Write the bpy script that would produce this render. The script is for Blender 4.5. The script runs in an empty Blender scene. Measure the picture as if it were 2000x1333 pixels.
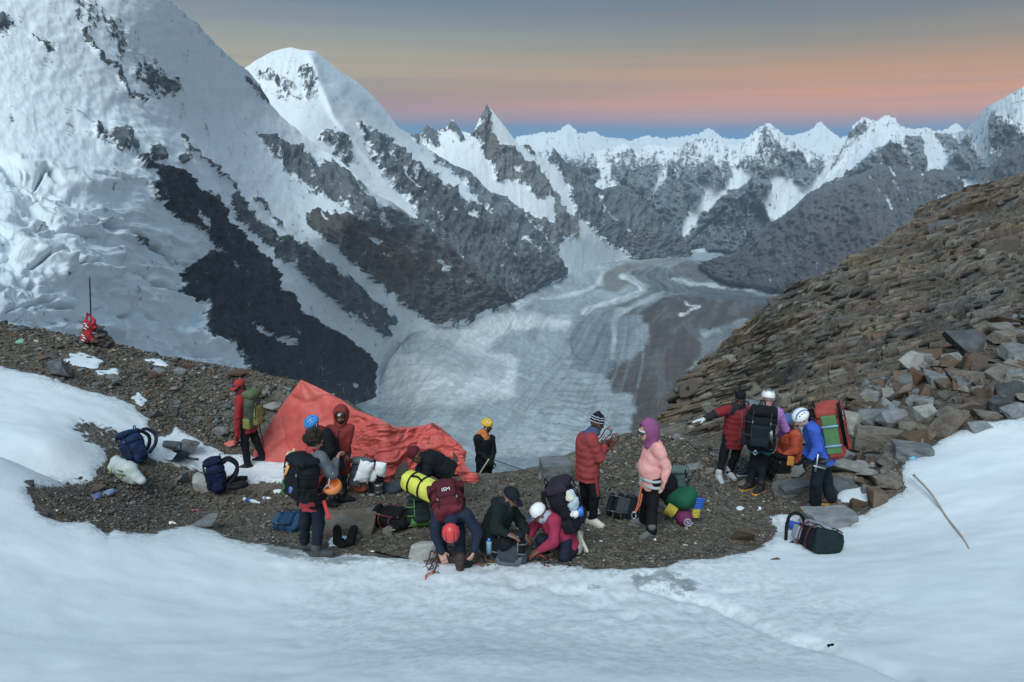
import bpy, bmesh, math, random
import numpy as np
from mathutils import Vector

# ------------------------------------------------------------------ camera, sky, sun, exposure
SC = bpy.context.scene
COL = SC.collection
PITCH = math.radians(15.0)
CAM = np.array([0.0, 0.0, 4.9])
FPX = 2000 * 24.0 / 36.0
cam_data = bpy.data.cameras.new('camera')
cam_data.lens = 24.0
cam_data.sensor_width = 36.0
cam_data.clip_start = 0.1
cam_data.clip_end = 120000.0
cam = bpy.data.objects.new('camera', cam_data)
cam.location = CAM
cam.rotation_euler = (math.pi / 2 - PITCH, 0, 0)
COL.objects.link(cam)
SC.camera = cam

def srgb(r, g=None, b=None):
    if g is None:
        r, g, b = r
    def f(c):
        c = c / 255.0
        return c / 12.92 if c <= 0.04045 else ((c + 0.055) / 1.055) ** 2.4
    return (f(r), f(g), f(b))

def N(tree, typ, **kw):
    nd = tree.nodes.new(typ)
    for k, v in kw.items():
        if k.startswith('_'):
            setattr(nd, k[1:], v)
            continue
        key = int(k[1:]) if (k[0] == 'i' and k[1:].isdigit()) else k.replace('__', ' ')
        s = nd.inputs[key]
        if isinstance(v, bpy.types.NodeSocket):
            tree.links.new(v, s)
        else:
            s.default_value = v
    return nd

def math_node(t, op, a, b=None, c=None, clamp=False):
    kw = {'i0': a}
    if b is not None: kw['i1'] = b
    if c is not None: kw['i2'] = c
    return N(t, 'ShaderNodeMath', _operation=op, _use_clamp=clamp, **kw).outputs[0]

def mixc(t, f, a, b, mode='MIX'):
    nd = t.nodes.new('ShaderNodeMix')
    nd.data_type = 'RGBA'
    nd.blend_type = mode
    for s, v in ((nd.inputs[0], f), (nd.inputs[6], a), (nd.inputs[7], b)):
        if isinstance(v, bpy.types.NodeSocket): t.links.new(v, s)
        elif isinstance(v, (tuple, list)): s.default_value = (v[0], v[1], v[2], 1)
        else: s.default_value = v
    return nd.outputs[2]

def ramp(t, fac, stops, interp='LINEAR'):
    nd = t.nodes.new('ShaderNodeValToRGB')
    nd.color_ramp.interpolation = interp
    els = nd.color_ramp.elements
    while len(els) < len(stops): els.new(0.5)
    for e, (p, c) in zip(els, stops):
        e.position = p
        e.color = (c[0], c[1], c[2], 1) if isinstance(c, (tuple, list)) else (c, c, c, 1)
    t.links.new(fac, nd.inputs[0])
    return nd.outputs[0]

def smooth(t, x, a, b):
    nd = N(t, 'ShaderNodeMapRange', i0=x, i1=a, i2=b, i3=0.0, i4=1.0, _interpolation_type='SMOOTHSTEP')
    return nd.outputs[0]

# dusk sky: earth-shadow band, pink belt, cream and grey-blue above; warm afterglow behind the camera
W = bpy.data.worlds.new('World')
SC.world = W
W.use_nodes = True
wt = W.node_tree
for n_ in list(wt.nodes): wt.nodes.remove(n_)
gen = N(wt, 'ShaderNodeTexCoord').outputs['Generated']
sep = N(wt, 'ShaderNodeSeparateXYZ', i0=gen)
zz = math_node(wt, 'MAXIMUM', sep.outputs[2], 0.0)
band = N(wt, 'ShaderNodeTexNoise', Vector=N(wt, 'ShaderNodeVectorMath', _operation='MULTIPLY', i0=gen, i1=(1.1, 1.1, 34)).outputs[0],
         Scale=1.0, Detail=3.0, Roughness=0.5).outputs[0]
zz = math_node(wt, 'ADD', zz, math_node(wt, 'MULTIPLY', math_node(wt, 'SUBTRACT', band, 0.5), 0.026))
zf = math_node(wt, 'POWER', math_node(wt, 'MAXIMUM', zz, 0.0), 0.5)
def sky_stops(rows):
    return [(math.sqrt(math.sin(math.radians(e))), srgb(c)) for e, c in rows]
left_rows = [(0, (84, 148, 186)), (1.8, (66, 138, 182)), (2.4, (84, 124, 160)), (3.0, (158, 120, 130)), (3.8, (176, 126, 116)), (5.0, (170, 140, 104)),
             (7.0, (178, 164, 128)), (9.0, (150, 152, 140)), (11.2, (112, 128, 144)), (16, (100, 122, 146)), (30, (112, 142, 166)), (90, (124, 156, 178))]
right_rows = [(0, (84, 146, 182)), (1.8, (58, 124, 172)), (2.2, (98, 120, 152)), (2.8, (188, 120, 98)), (3.7, (236, 146, 68)), (5.0, (226, 148, 66)),
              (6.6, (188, 142, 92)), (8.4, (146, 134, 114)), (10.6, (108, 116, 124)), (16, (100, 120, 142)), (30, (112, 142, 166)), (90, (124, 156, 178))]
glow_rows = [(0, (246, 220, 184)), (4, (246, 226, 198)), (10, (234, 232, 220)), (20, (208, 222, 228)), (45, (148, 176, 194)), (90, (124, 156, 178))]
cl = ramp(wt, zf, sky_stops(left_rows))
cr = ramp(wt, zf, sky_stops(right_rows))
cg = ramp(wt, zf, sky_stops(glow_rows))
front = mixc(wt, smooth(wt, sep.outputs[0], -0.35, 0.5), cl, cr)
streak = N(wt, 'ShaderNodeTexNoise', Vector=N(wt, 'ShaderNodeVectorMath', _operation='MULTIPLY', i0=gen, i1=(1.5, 1.5, 55)).outputs[0], Scale=1.0, Detail=5.0, Roughness=0.55, Distortion=0.3).outputs[0]
near_hz = math_node(wt, 'MULTIPLY', smooth(wt, sep.outputs[2], 0.045, 0.065), smooth(wt, sep.outputs[2], 0.26, 0.12))
front = mixc(wt, math_node(wt, 'MULTIPLY', math_node(wt, 'MULTIPLY', smooth(wt, streak, 0.46, 0.66), near_hz), 0.26), front, srgb(120, 112, 118))
skyc = mixc(wt, smooth(wt, sep.outputs[1], 0.1, -0.9), front, cg)
bg = N(wt, 'ShaderNodeBackground', Color=skyc, Strength=0.90)
wo = N(wt, 'ShaderNodeOutputWorld', Surface=bg.outputs[0])

sun_data = bpy.data.lights.new('sun', 'SUN')
sun_data.energy = 2.05
sun_data.angle = math.radians(36)
sun_data.color = (0.90, 0.985, 1.0)
sun = bpy.data.objects.new('sun', sun_data)
COL.objects.link(sun)
sun.rotation_euler = (math.radians(38), math.radians(-14), 0)     # soft afterglow from behind and above the camera

SC.view_settings.view_transform = 'Standard'
SC.view_settings.look = 'None'
SC.view_settings.exposure = 0.22
SC.view_settings.gamma = 1.0
SC.view_settings.use_curve_mapping = False
SC.cycles.max_bounces = 6
SC.cycles.diffuse_bounces = 3
SC.cycles.volume_bounces = 1
SC.cycles.use_denoising = True

# ------------------------------------------------------------------ photograph <-> place
CT, ST = math.cos(PITCH), math.sin(PITCH)
def ray(u, v):
    x = (np.asarray(u, float) - 1000.0) / FPX
    y = (666.5 - np.asarray(v, float)) / FPX
    return np.stack([x, y * ST + CT, y * CT - ST], -1)
def at_y(u, v, Y):                     # point of the sight line at distance Y ahead of the camera
    d = ray(u, v)
    return CAM + d * (np.asarray(Y, float) / d[..., 1])[..., None]
def project(p):
    q = np.asarray(p, float) - CAM
    f = q[..., 1] * CT - q[..., 2] * ST
    up = q[..., 1] * ST + q[..., 2] * CT
    f = np.where(np.abs(f) < 1e-6, 1e-6, f)
    return 1000 + FPX * q[..., 0] / f, 666.5 - FPX * up / f

# ------------------------------------------------------------------ noise and splines
rng = np.random.default_rng(11)
random.seed(5)
_pm = rng.permutation(256)
_pm = np.concatenate([_pm, _pm, _pm])
_gr = rng.normal(size=(256, 3))
_gr /= np.linalg.norm(_gr, axis=1)[:, None]
def pnoise(p):
    i = np.floor(p).astype(np.int64)
    f = p - i
    i = i & 255
    w = f * f * f * (f * (f * 6 - 15) + 10)
    out = np.zeros(len(p))
    for dx in (0, 1):
        for dy in (0, 1):
            for dz in (0, 1):
                g = _gr[_pm[_pm[_pm[i[:, 0] + dx] + i[:, 1] + dy] + i[:, 2] + dz]]
                d = (f[:, 0] - dx) * g[:, 0] + (f[:, 1] - dy) * g[:, 1] + (f[:, 2] - dz) * g[:, 2]
                wt_ = (w[:, 0] if dx else 1 - w[:, 0]) * (w[:, 1] if dy else 1 - w[:, 1]) * (w[:, 2] if dz else 1 - w[:, 2])
                out += d * wt_
    return out * 1.6
def fbm(p, o=5, g=0.5, ridge=False, lac=2.03):
    out = np.zeros(len(p)); a = 1.0; tot = 0
    for k in range(o):
        n = pnoise(p + 17.3 * k)
        out += a * ((1 - 2 * np.abs(n)) if ridge else n)
        tot += a
        p = p * lac; a *= g
    return out / tot
def tps(xy, val):
    xy = np.asarray(xy, float); val = np.asarray(val, float); n = len(xy)
    def U(r2): return np.where(r2 > 1e-12, r2 * np.log(np.maximum(r2, 1e-12)), 0)
    K = U(((xy[:, None] - xy[None]) ** 2).sum(-1)) + np.eye(n) * 1e-4
    P = np.hstack([np.ones((n, 1)), xy])
    A = np.zeros((n + 3, n + 3)); A[:n, :n] = K; A[:n, n:] = P; A[n:, :n] = P.T
    c = np.linalg.solve(A, np.concatenate([val, np.zeros(3)]))
    def ev(q):
        q = np.asarray(q, float)
        out = c[n] + q[:, 0] * c[n + 1] + q[:, 1] * c[n + 2]
        for i in range(n):
            out = out + c[i] * U(((q - xy[i]) ** 2).sum(-1))
        return out
    return ev
def resample(pts, n):
    pts = np.asarray(pts, float)
    L = np.concatenate([[0], np.cumsum(np.linalg.norm(np.diff(pts[:, :2], axis=0), axis=1))])
    s = np.linspace(0, L[-1], n)
    return np.stack([np.interp(s, L, pts[:, i]) for i in range(pts.shape[1])], -1)
def poly_sd(u, v, poly):               # signed distance, positive inside
    poly = np.asarray(poly, float)
    a = poly; b = np.roll(poly, -1, 0)
    d2 = np.full(u.shape, 1e18); ins = np.zeros(u.shape, bool)
    for (ax, ay), (bx, by) in zip(a, b):
        ex, ey = bx - ax, by - ay
        t = np.clip(((u - ax) * ex + (v - ay) * ey) / (ex * ex + ey * ey + 1e-9), 0, 1)
        d2 = np.minimum(d2, (u - ax - t * ex) ** 2 + (v - ay - t * ey) ** 2)
        c = (ay > v) != (by > v)
        if ey != 0:
            ins ^= c & (u < ex * (v - ay) / ey + ax)
    return np.where(ins, 1, -1) * np.sqrt(d2)
def line_d(u, v, pts):
    d2 = np.full(u.shape, 1e18)
    for (ax, ay), (bx, by) in zip(pts[:-1], pts[1:]):
        ex, ey = bx - ax, by - ay
        t = np.clip(((u - ax) * ex + (v - ay) * ey) / (ex * ex + ey * ey + 1e-9), 0, 1)
        d2 = np.minimum(d2, (u - ax - t * ex) ** 2 + (v - ay - t * ey) ** 2)
    return np.sqrt(d2)
def sstep(x, a, b):
    t = np.clip((x - a) / (b - a), 0, 1)
    return t * t * (3 - 2 * t)

# ------------------------------------------------------------------ objects
def tag(o, label=None, cat=None, group=None, kind=None):
    if label: o['label'] = label
    if cat: o['category'] = cat
    if group: o['group'] = group
    if kind: o['kind'] = kind
    return o
def world_loc(o):
    p = np.zeros(3)
    while o is not None:
        p = p + np.array(o.location); o = o.parent
    return p
def empty(name, loc):
    o = bpy.data.objects.new(name, None)
    o.location = loc
    o.empty_display_size = 0.2
    COL.objects.link(o)
    return o
def mk(name, verts, faces, mat, parent=None, loc=None, col=None, attrs=None, shade=True):
    """One mesh object; verts are world coordinates, the origin goes to loc (or the parent's)."""
    verts = np.asarray(verts, float)
    base = world_loc(parent) if parent is not None else np.array(loc if loc is not None else (0, 0, 0), float)
    me = bpy.data.meshes.new(name)
    v = (verts - base).astype(np.float32)
    if isinstance(faces, np.ndarray):
        k = faces.shape[1]
        me.vertices.add(len(v)); me.vertices.foreach_set('co', v.ravel())
        me.loops.add(faces.size); me.loops.foreach_set('vertex_index', faces.ravel().astype(np.int32))
        me.polygons.add(len(faces))
        me.polygons.foreach_set('loop_start', np.arange(0, faces.size, k, dtype=np.int32))
        me.polygons.foreach_set('loop_total', np.full(len(faces), k, np.int32))
        me.update(calc_edges=True)
    else:
        me.from_pydata([tuple(x) for x in v], [], [tuple(f) for f in faces])
        me.update()
    if shade and len(me.polygons):
        me.polygons.foreach_set('use_smooth', np.ones(len(me.polygons), bool))
    if col is not None:
        a = me.attributes.new('Col', 'FLOAT_COLOR', 'POINT')
        c = np.ones((len(v), 4), np.float32)
        c[:, :3] = np.asarray(col, np.float32)
        a.data.foreach_set('color', c.ravel())
    for k_, arr in (attrs or {}).items():
        arr = np.asarray(arr, np.float32)
        if arr.ndim == 1:
            a = me.attributes.new(k_, 'FLOAT', 'POINT'); a.data.foreach_set('value', arr)
        else:
            a = me.attributes.new(k_, 'FLOAT_VECTOR', 'POINT'); a.data.foreach_set('vector', arr.ravel())
    if mat is not None: me.materials.append(mat)
    o = bpy.data.objects.new(name, me)
    COL.objects.link(o)
    if parent is not None:
        o.parent = parent
    else:
        o.location = base
    return o
def grid_faces(nr, nc):
    i = np.arange(nr * nc).reshape(nr, nc)
    return np.stack([i[:-1, :-1].ravel(), i[1:, :-1].ravel(), i[1:, 1:].ravel(), i[:-1, 1:].ravel()], -1)
def grid_normals(P):
    du = np.gradient(P, axis=1); dv = np.gradient(P, axis=0)
    n = np.cross(dv, du)
    return n / (np.linalg.norm(n, axis=-1, keepdims=True) + 1e-9)
# ------------------------------------------------------------------ terrain materials
def mountain_mat(name, scale, bump=1.0, crisp=7.0, edge=2.2, gain=4.6):
    m = bpy.data.materials.new(name); m.use_nodes = True
    t = m.node_tree; bs = t.nodes['Principled BSDF']
    co = N(t, 'ShaderNodeTexCoord').outputs['Object']
    st = N(t, 'ShaderNodeAttribute', _attribute_name='st').outputs['Vector']
    sn = N(t, 'ShaderNodeAttribute', _attribute_name='snow').outputs['Fac']
    rk = N(t, 'ShaderNodeAttribute', _attribute_name='rock').outputs['Vector']
    sc = N(t, 'ShaderNodeAttribute', _attribute_name='snowc').outputs['Vector']
    n1 = N(t, 'ShaderNodeTexNoise', Vector=co, Scale=scale, Detail=9.0, Roughness=0.62).outputs[0]
    n2 = N(t, 'ShaderNodeTexNoise', Vector=co, Scale=scale * 5, Detail=8.0, Roughness=0.66).outputs[0]
    stretch = N(t, 'ShaderNodeVectorMath', _operation='MULTIPLY', i0=st, i1=(60, 9, 1)).outputs[0]
    n3 = N(t, 'ShaderNodeTexNoise', Vector=stretch, Scale=1.0, Detail=9.0, Roughness=0.65, Distortion=0.4).outputs[0]
    n5 = N(t, 'ShaderNodeTexNoise', Vector=co, Scale=scale * 24, Detail=6.0, Roughness=0.7).outputs[0]
    nz = math_node(t, 'ADD', math_node(t, 'ADD', math_node(t, 'MULTIPLY', n2, 0.36), math_node(t, 'MULTIPLY', n5, 0.34)), math_node(t, 'MULTIPLY', n3, 0.42))
    nz = math_node(t, 'SUBTRACT', nz, 0.06)
    mask = math_node(t, 'ADD', sn, math_node(t, 'MULTIPLY', math_node(t, 'SUBTRACT', nz, 0.5), edge * 2))
    mask = smooth(t, mask, 0.5 - 0.5 / crisp, 0.5 + 0.5 / crisp)
    shade = math_node(t, 'MULTIPLY_ADD', nz, gain, 0.95 - gain / 2, clamp=False)
    shade = math_node(t, 'MULTIPLY', math_node(t, 'MAXIMUM', shade, 0.25), math_node(t, 'MULTIPLY_ADD', n1, 1.0, 0.5))
    rc = N(t, 'ShaderNodeVectorMath', _operation='SCALE', i0=rk, Scale=shade).outputs[0]
    rc = mixc(t, math_node(t, 'MULTIPLY', smooth(t, n1, 0.54, 0.68), 0.3), rc, mixc(t, 1.0, rc, (1.3, 0.98, 0.8), 'MULTIPLY'), 'MIX')
    rc = mixc(t, 0.0, rc, rc)
    svar = math_node(t, 'MULTIPLY_ADD', nz, 0.5, 0.75)
    svar = math_node(t, 'MULTIPLY_ADD', nz, 0.3, 0.85)
    scv = N(t, 'ShaderNodeVectorMath', _operation='SCALE', i0=sc, Scale=svar).outputs[0]
    col = mixc(t, mask, rc, scv)
    t.links.new(col, bs.inputs['Base Color'])
    bs.inputs['Roughness'].default_value = 0.75
    bs.inputs['Specular IOR Level'].default_value = 0.25
    hgt = math_node(t, 'ADD', math_node(t, 'MULTIPLY', n2, math_node(t, 'MULTIPLY_ADD', mask, -0.92, 1.0)), math_node(t, 'MULTIPLY', n3, math_node(t, 'MULTIPLY_ADD', mask, -0.93, 1.0)))
    b = N(t, 'ShaderNodeBump', Height=hgt, Strength=0.9, Distance=bump)
    t.links.new(b.outputs[0], bs.inputs['Normal'])
    return m

SNOW = (0.80, 0.845, 0.88)
def sheet(name, crest, base, ctrl, ns, nt, rock, mat, polys=(), relief=0.006, snow0=1.0, gully=(14, 2.0), soft=5.0, lines=(), snowc=SNOW,
          altitude=None, tints=(), extra=None, kind='structure', damp=0.06, skirt=(0.03, 0.06), jag=0.0, gsnow=0.38, buttress=0.0, shade_ice_lines=(), rayrelief=False, rayextra=False):
    """A mountainside built at its distance: crest and foot traced as sight lines, distance from control points, then relief."""
    cu = resample(crest, ns); bu = resample(base, ns)
    t = np.linspace(0, 1, nt)[:, None]
    u = cu[None, :, 0] * (1 - t) + bu[None, :, 0] * t
    v = cu[None, :, 1] * (1 - t) + bu[None, :, 1] * t
    if jag:
        jn = fbm(np.stack([cu[:, 0] / 9.0, cu[:, 0] * 0 + 3.1, cu[:, 0] * 0], -1), 4, 0.6, ridge=True)
        v = v - jag * (jn[None, :] - 0.1) * (1 - t) ** 6
    s = np.broadcast_to(np.linspace(0, 1, ns)[None], u.shape)
    tt = np.broadcast_to(t, u.shape)
    ctrl = np.asarray(ctrl, float)
    dist = np.exp(tps(ctrl[:, :2] / 1000, np.log(ctrl[:, 2]))(np.stack([u.ravel(), v.ravel()], -1) / 1000)).reshape(u.shape)
    P = at_y(u, v, dist)
    D0 = float(np.median(dist))
    uf, vf = u.ravel(), v.ravel()
    q2 = np.stack([uf, vf, np.zeros_like(uf)], -1)
    wob = fbm(q2 / 26.0, 4) * 9 + fbm(q2 / 7.0, 3) * 5
    snow = np.full(uf.shape, float(snow0))
    if altitude is not None:
        z = P[..., 2].ravel()
        snow = np.clip(0.5 + (z - altitude[0]) / altitude[1], altitude[2], altitude[3])
    for poly, val, *w in polys:
        w = (w[0] if w else soft) * 1.7
        a = sstep(poly_sd(uf, vf, poly) + wob * (w / 5), -w, w)
        snow = snow * (1 - a) + val * a
    for pts, width, val in lines:
        a = sstep(width - line_d(uf, vf, pts) + wob * 0.25, -2.5, 2.5)
        snow = snow * (1 - a) + val * a
    g = fbm(np.stack([s.ravel() * gully[0] + 0.6 * fbm(q2 / 60.0, 3), tt.ravel() * gully[1] + 0.3 * fbm(q2 / 40.0 + 8, 3), 0 * uf + D0 % 97], -1), 5, 0.55, ridge=True)
    snow = np.where(snow < 0.45, snow + gsnow * np.clip(0.25 - g, -0.2, 0.6), snow)
    snow = np.where(snow < 0.5, 0.5 + (snow - 0.5) * 0.82, snow)
    rk = np.tile(np.array(rock, float), (len(uf), 1)); scol = np.tile(np.array(snowc, float), (len(uf), 1))
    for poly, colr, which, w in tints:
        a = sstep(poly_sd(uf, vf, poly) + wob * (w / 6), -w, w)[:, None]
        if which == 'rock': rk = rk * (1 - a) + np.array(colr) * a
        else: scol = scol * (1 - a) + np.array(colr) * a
    for ln in shade_ice_lines:  # narrow crevasse lines: gap shade and blue ice painted into the snow colour
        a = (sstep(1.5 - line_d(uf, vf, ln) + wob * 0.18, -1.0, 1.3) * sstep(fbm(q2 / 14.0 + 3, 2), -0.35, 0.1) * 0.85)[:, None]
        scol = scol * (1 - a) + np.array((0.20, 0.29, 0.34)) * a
    nrm = grid_normals(P).reshape(-1, 3)
    pf = P.reshape(-1, 3)
    dl = dist.ravel()[:, None]
    aspect = ns / nt
    lp = np.stack([np.log(dl[:, 0]) * 7, uf / 45.0, vf / 45.0], -1)
    f1 = fbm(lp, 6, 0.58)
    f2 = fbm(lp * 2.3 + 5, 5, 0.62, ridge=True)
    sf = sstep(snow, 0.45, 0.85)
    g2 = fbm(np.stack([s.ravel() * gully[0] * 0.33 + 0.5 * fbm(q2 / 90.0 + 2, 2), tt.ravel() * 1.1, 0 * uf + 3.3 + D0 % 31], -1), 3, 0.5, ridge=True)
    h = (g2 - 0.2) * buttress * sstep(tt.ravel(), 0.04, 0.5) + (g - 0.25) * (0.9 - 0.45 * sf) + f1 * 0.9 * (1 - 0.85 * sf) + fbm(lp * 0.45 + 3, 3) * 0.8 * sf + (f2 - 0.2) * 0.6 * (1 - 0.92 * sf)
    edge_damp = np.clip(tt.ravel() / damp, 0.12, 1) * np.clip((1 - tt.ravel()) / 0.05, 0.1, 1)
    rough = (1.7 - 1.3 * sf) * edge_damp
    disp = relief * dl[:, 0] * h * rough
    if extra is not None:
        ex = extra(uf, vf, dl[:, 0], snow)
        if rayextra:
            rd = CAM - pf; rd = rd / np.linalg.norm(rd, axis=1)[:, None]
            pf = pf + rd * ex[:, None]
        else: disp = disp + ex
    if rayrelief:
        rd = CAM - pf; rd = rd / np.linalg.norm(rd, axis=1)[:, None]
        nrm = rd * 0.93 + nrm * 0.07
    pf = pf + nrm * disp[:, None]
    G = pf.reshape(nt, ns, 3)
    # the far side of the crest and the buried foot, so the mountain has depth
    top = G[0]
    bk = []
    away = top - CAM; away[:, 2] = 0; away /= np.linalg.norm(away, axis=1)[:, None]
    for a_, b_ in ((0.30, 0.40), (0.12, 0.16), (0.03, 0.025)):
        r_ = top + away * (D0 * a_)
        r_[:, 2] -= D0 * b_
        bk.append(r_)
    low = G[-1] + away * (D0 * skirt[0]); low[:, 2] -= D0 * skirt[1]
    allp = np.concatenate([np.stack(bk), G, low[None]], 0)
    pad = lambda A: np.concatenate([np.repeat(A[:1], 3, 0), A, A[-1:]], 0)
    sn = pad(snow.reshape(nt, ns)).ravel()
    st_ = np.stack([pad(s * aspect).ravel(), np.concatenate([np.array([[-0.2], [-0.1], [-0.03]]) * np.ones((1, ns)), tt, np.full((1, ns), 1.05)]).ravel(), np.zeros(sn.shape)], -1)
    rkp = np.stack([pad(rk[:, i].reshape(nt, ns)).ravel() for i in range(3)], -1)
    scp = np.stack([pad(scol[:, i].reshape(nt, ns)).ravel() for i in range(3)], -1)
    c0 = allp.reshape(-1, 3).mean(0)
    o = mk(name, allp.reshape(-1, 3), grid_faces(nt + 4, ns), mat, loc=c0, attrs={'snow': sn, 'st': st_, 'rock': rkp, 'snowc': scp})
    return tag(o, kind=kind)

MID = mountain_mat('mountain_rock_and_snow', 0.006, bump=20, crisp=5)
FAR = mountain_mat('far_mountain_rock_and_snow', 0.0022, bump=65, crisp=3.5, edge=2.3, gain=2.6)
DARK = (0.040, 0.046, 0.052); GREY = (0.185, 0.218, 0.235); BROWN = (0.155, 0.142, 0.130)

# ------------------------------------------------------------------ left snow face with icefall, dark buttress and ribs
BUTT = [(259, 313), (277, 315), (296, 321), (308, 326), (334, 326), (349, 334), (375, 350), (379, 366), (412, 392), (435, 409), (439, 424), (469, 457),
        (480, 470), (517, 511), (540, 541), (547, 567), (568, 582), (579, 605), (622, 629), (660, 650), (697, 680), (724, 710), (731, 736), (738, 800), (490, 800), (482, 722),
        (470, 688), (455, 674), (430, 669), (410, 660), (404, 640), (402, 594), (376, 586), (357, 570), (355, 545), (361, 524), (375, 515), (390, 500), (412, 494),
        (443, 504), (412, 476), (390, 457), (371, 442), (349, 427), (326, 409), (300, 390), (291, 375), (287, 358), (303, 356), (306, 330), (290, 330)]
RIB = [(461, 358), (471, 384), (474, 414), (487, 421), (510, 436), (540, 462), (570, 472), (596, 479), (611, 492), (637, 511), (660, 530), (690, 545), (705, 567),
       (735, 590), (772, 620), (767, 635), (750, 630), (769, 659), (742, 650), (724, 637), (675, 609), (667, 594), (622, 567), (600, 549), (577, 526), (540, 500),
       (521, 477), (495, 459), (465, 431), (450, 414), (448, 391), (454, 372)]
RBR = [(596, 429), (600, 419), (619, 410), (640, 412), (667, 419), (690, 430), (712, 432), (760, 440), (840, 420), (920, 500), (1010, 590), (960, 603), (905, 628), (870, 629),
       (840, 627), (814, 612), (784, 594), (765, 575), (735, 552), (707, 526), (675, 504), (649, 481), (622, 459)]
RGR = [(503, 264), (524, 267), (550, 282), (580, 294), (602, 309), (640, 324), (655, 318), (690, 345), (715, 366), (712, 378), (740, 395), (775, 412), (830, 432), (840, 450), (760, 447), (720, 440),
       (700, 428), (692, 417), (677, 399), (640, 387), (617, 376), (580, 354), (557, 339), (539, 312), (512, 290)]
ICE = [(-200, 300), (60, 310), (150, 350), (260, 330), (330, 420), (420, 480), (360, 540), (400, 600), (480, 730), (200, 760), (-200, 760)]
UPI = [(150, 205), (260, 190), (330, 240), (350, 310), (250, 300), (170, 260)]
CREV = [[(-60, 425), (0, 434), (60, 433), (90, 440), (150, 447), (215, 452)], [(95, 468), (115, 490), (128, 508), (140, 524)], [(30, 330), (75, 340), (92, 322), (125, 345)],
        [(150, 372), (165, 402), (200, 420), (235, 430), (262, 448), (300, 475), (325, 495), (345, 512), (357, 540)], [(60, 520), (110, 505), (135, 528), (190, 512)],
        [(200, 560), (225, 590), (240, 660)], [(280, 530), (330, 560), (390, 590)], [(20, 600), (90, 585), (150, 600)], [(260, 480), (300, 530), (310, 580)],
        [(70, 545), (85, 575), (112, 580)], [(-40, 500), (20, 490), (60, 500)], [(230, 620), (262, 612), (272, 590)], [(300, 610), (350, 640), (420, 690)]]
def ice_extra(u, v, d, snow):
    a = sstep(poly_sd(u, v, ICE), -30, 30) * np.clip(snow, 0, 1)
    b = sstep(poly_sd(u, v, UPI), -25, 25) * np.clip(snow, 0, 1)
    x = u * 0.94 + v * 0.34; y = v * 0.94 - u * 0.34
    q = np.stack([x / 120.0, y / 40.0, 0 * u], -1)
    w = np.stack([fbm(q * 0.9, 3), fbm(q * 0.9 + 31, 3), 0 * u], -1)
    q = q + w * 0.9
    n = fbm(q, 3, 0.5) * 3.6
    k = np.floor(n); fr = n - k
    step = (k + sstep(fr, 0.72, 1.0)) / 3.6
    n2 = fbm(q * 2.1 + 9, 3, 0.5) * 3.0
    k2 = np.floor(n2); step2 = (k2 + sstep(n2 - k2, 0.6, 1.0)) / 3.0
    patch = sstep(fbm(np.stack([u / 110.0, v / 90.0, 0 * u + 2], -1), 3), -0.25, 0.25)
    h = (step * 0.034 * (0.35 + 0.65 * patch) + step2 * 0.008 * patch + fbm(q * 4.0, 3, 0.6) * 0.004 + fbm(q * 0.6, 2) * 0.03) * d * (a + 0.35 * b)
    for ln in CREV:
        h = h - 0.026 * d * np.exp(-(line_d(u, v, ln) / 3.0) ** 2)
    # banding where snow ribs flow down between the rocks
    h = h + 0.004 * d * fbm(np.stack([u / 30.0, v / 30.0, u * 0 + 3], -1), 4, 0.6) * np.clip(snow, 0, 1)
    return h
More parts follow.
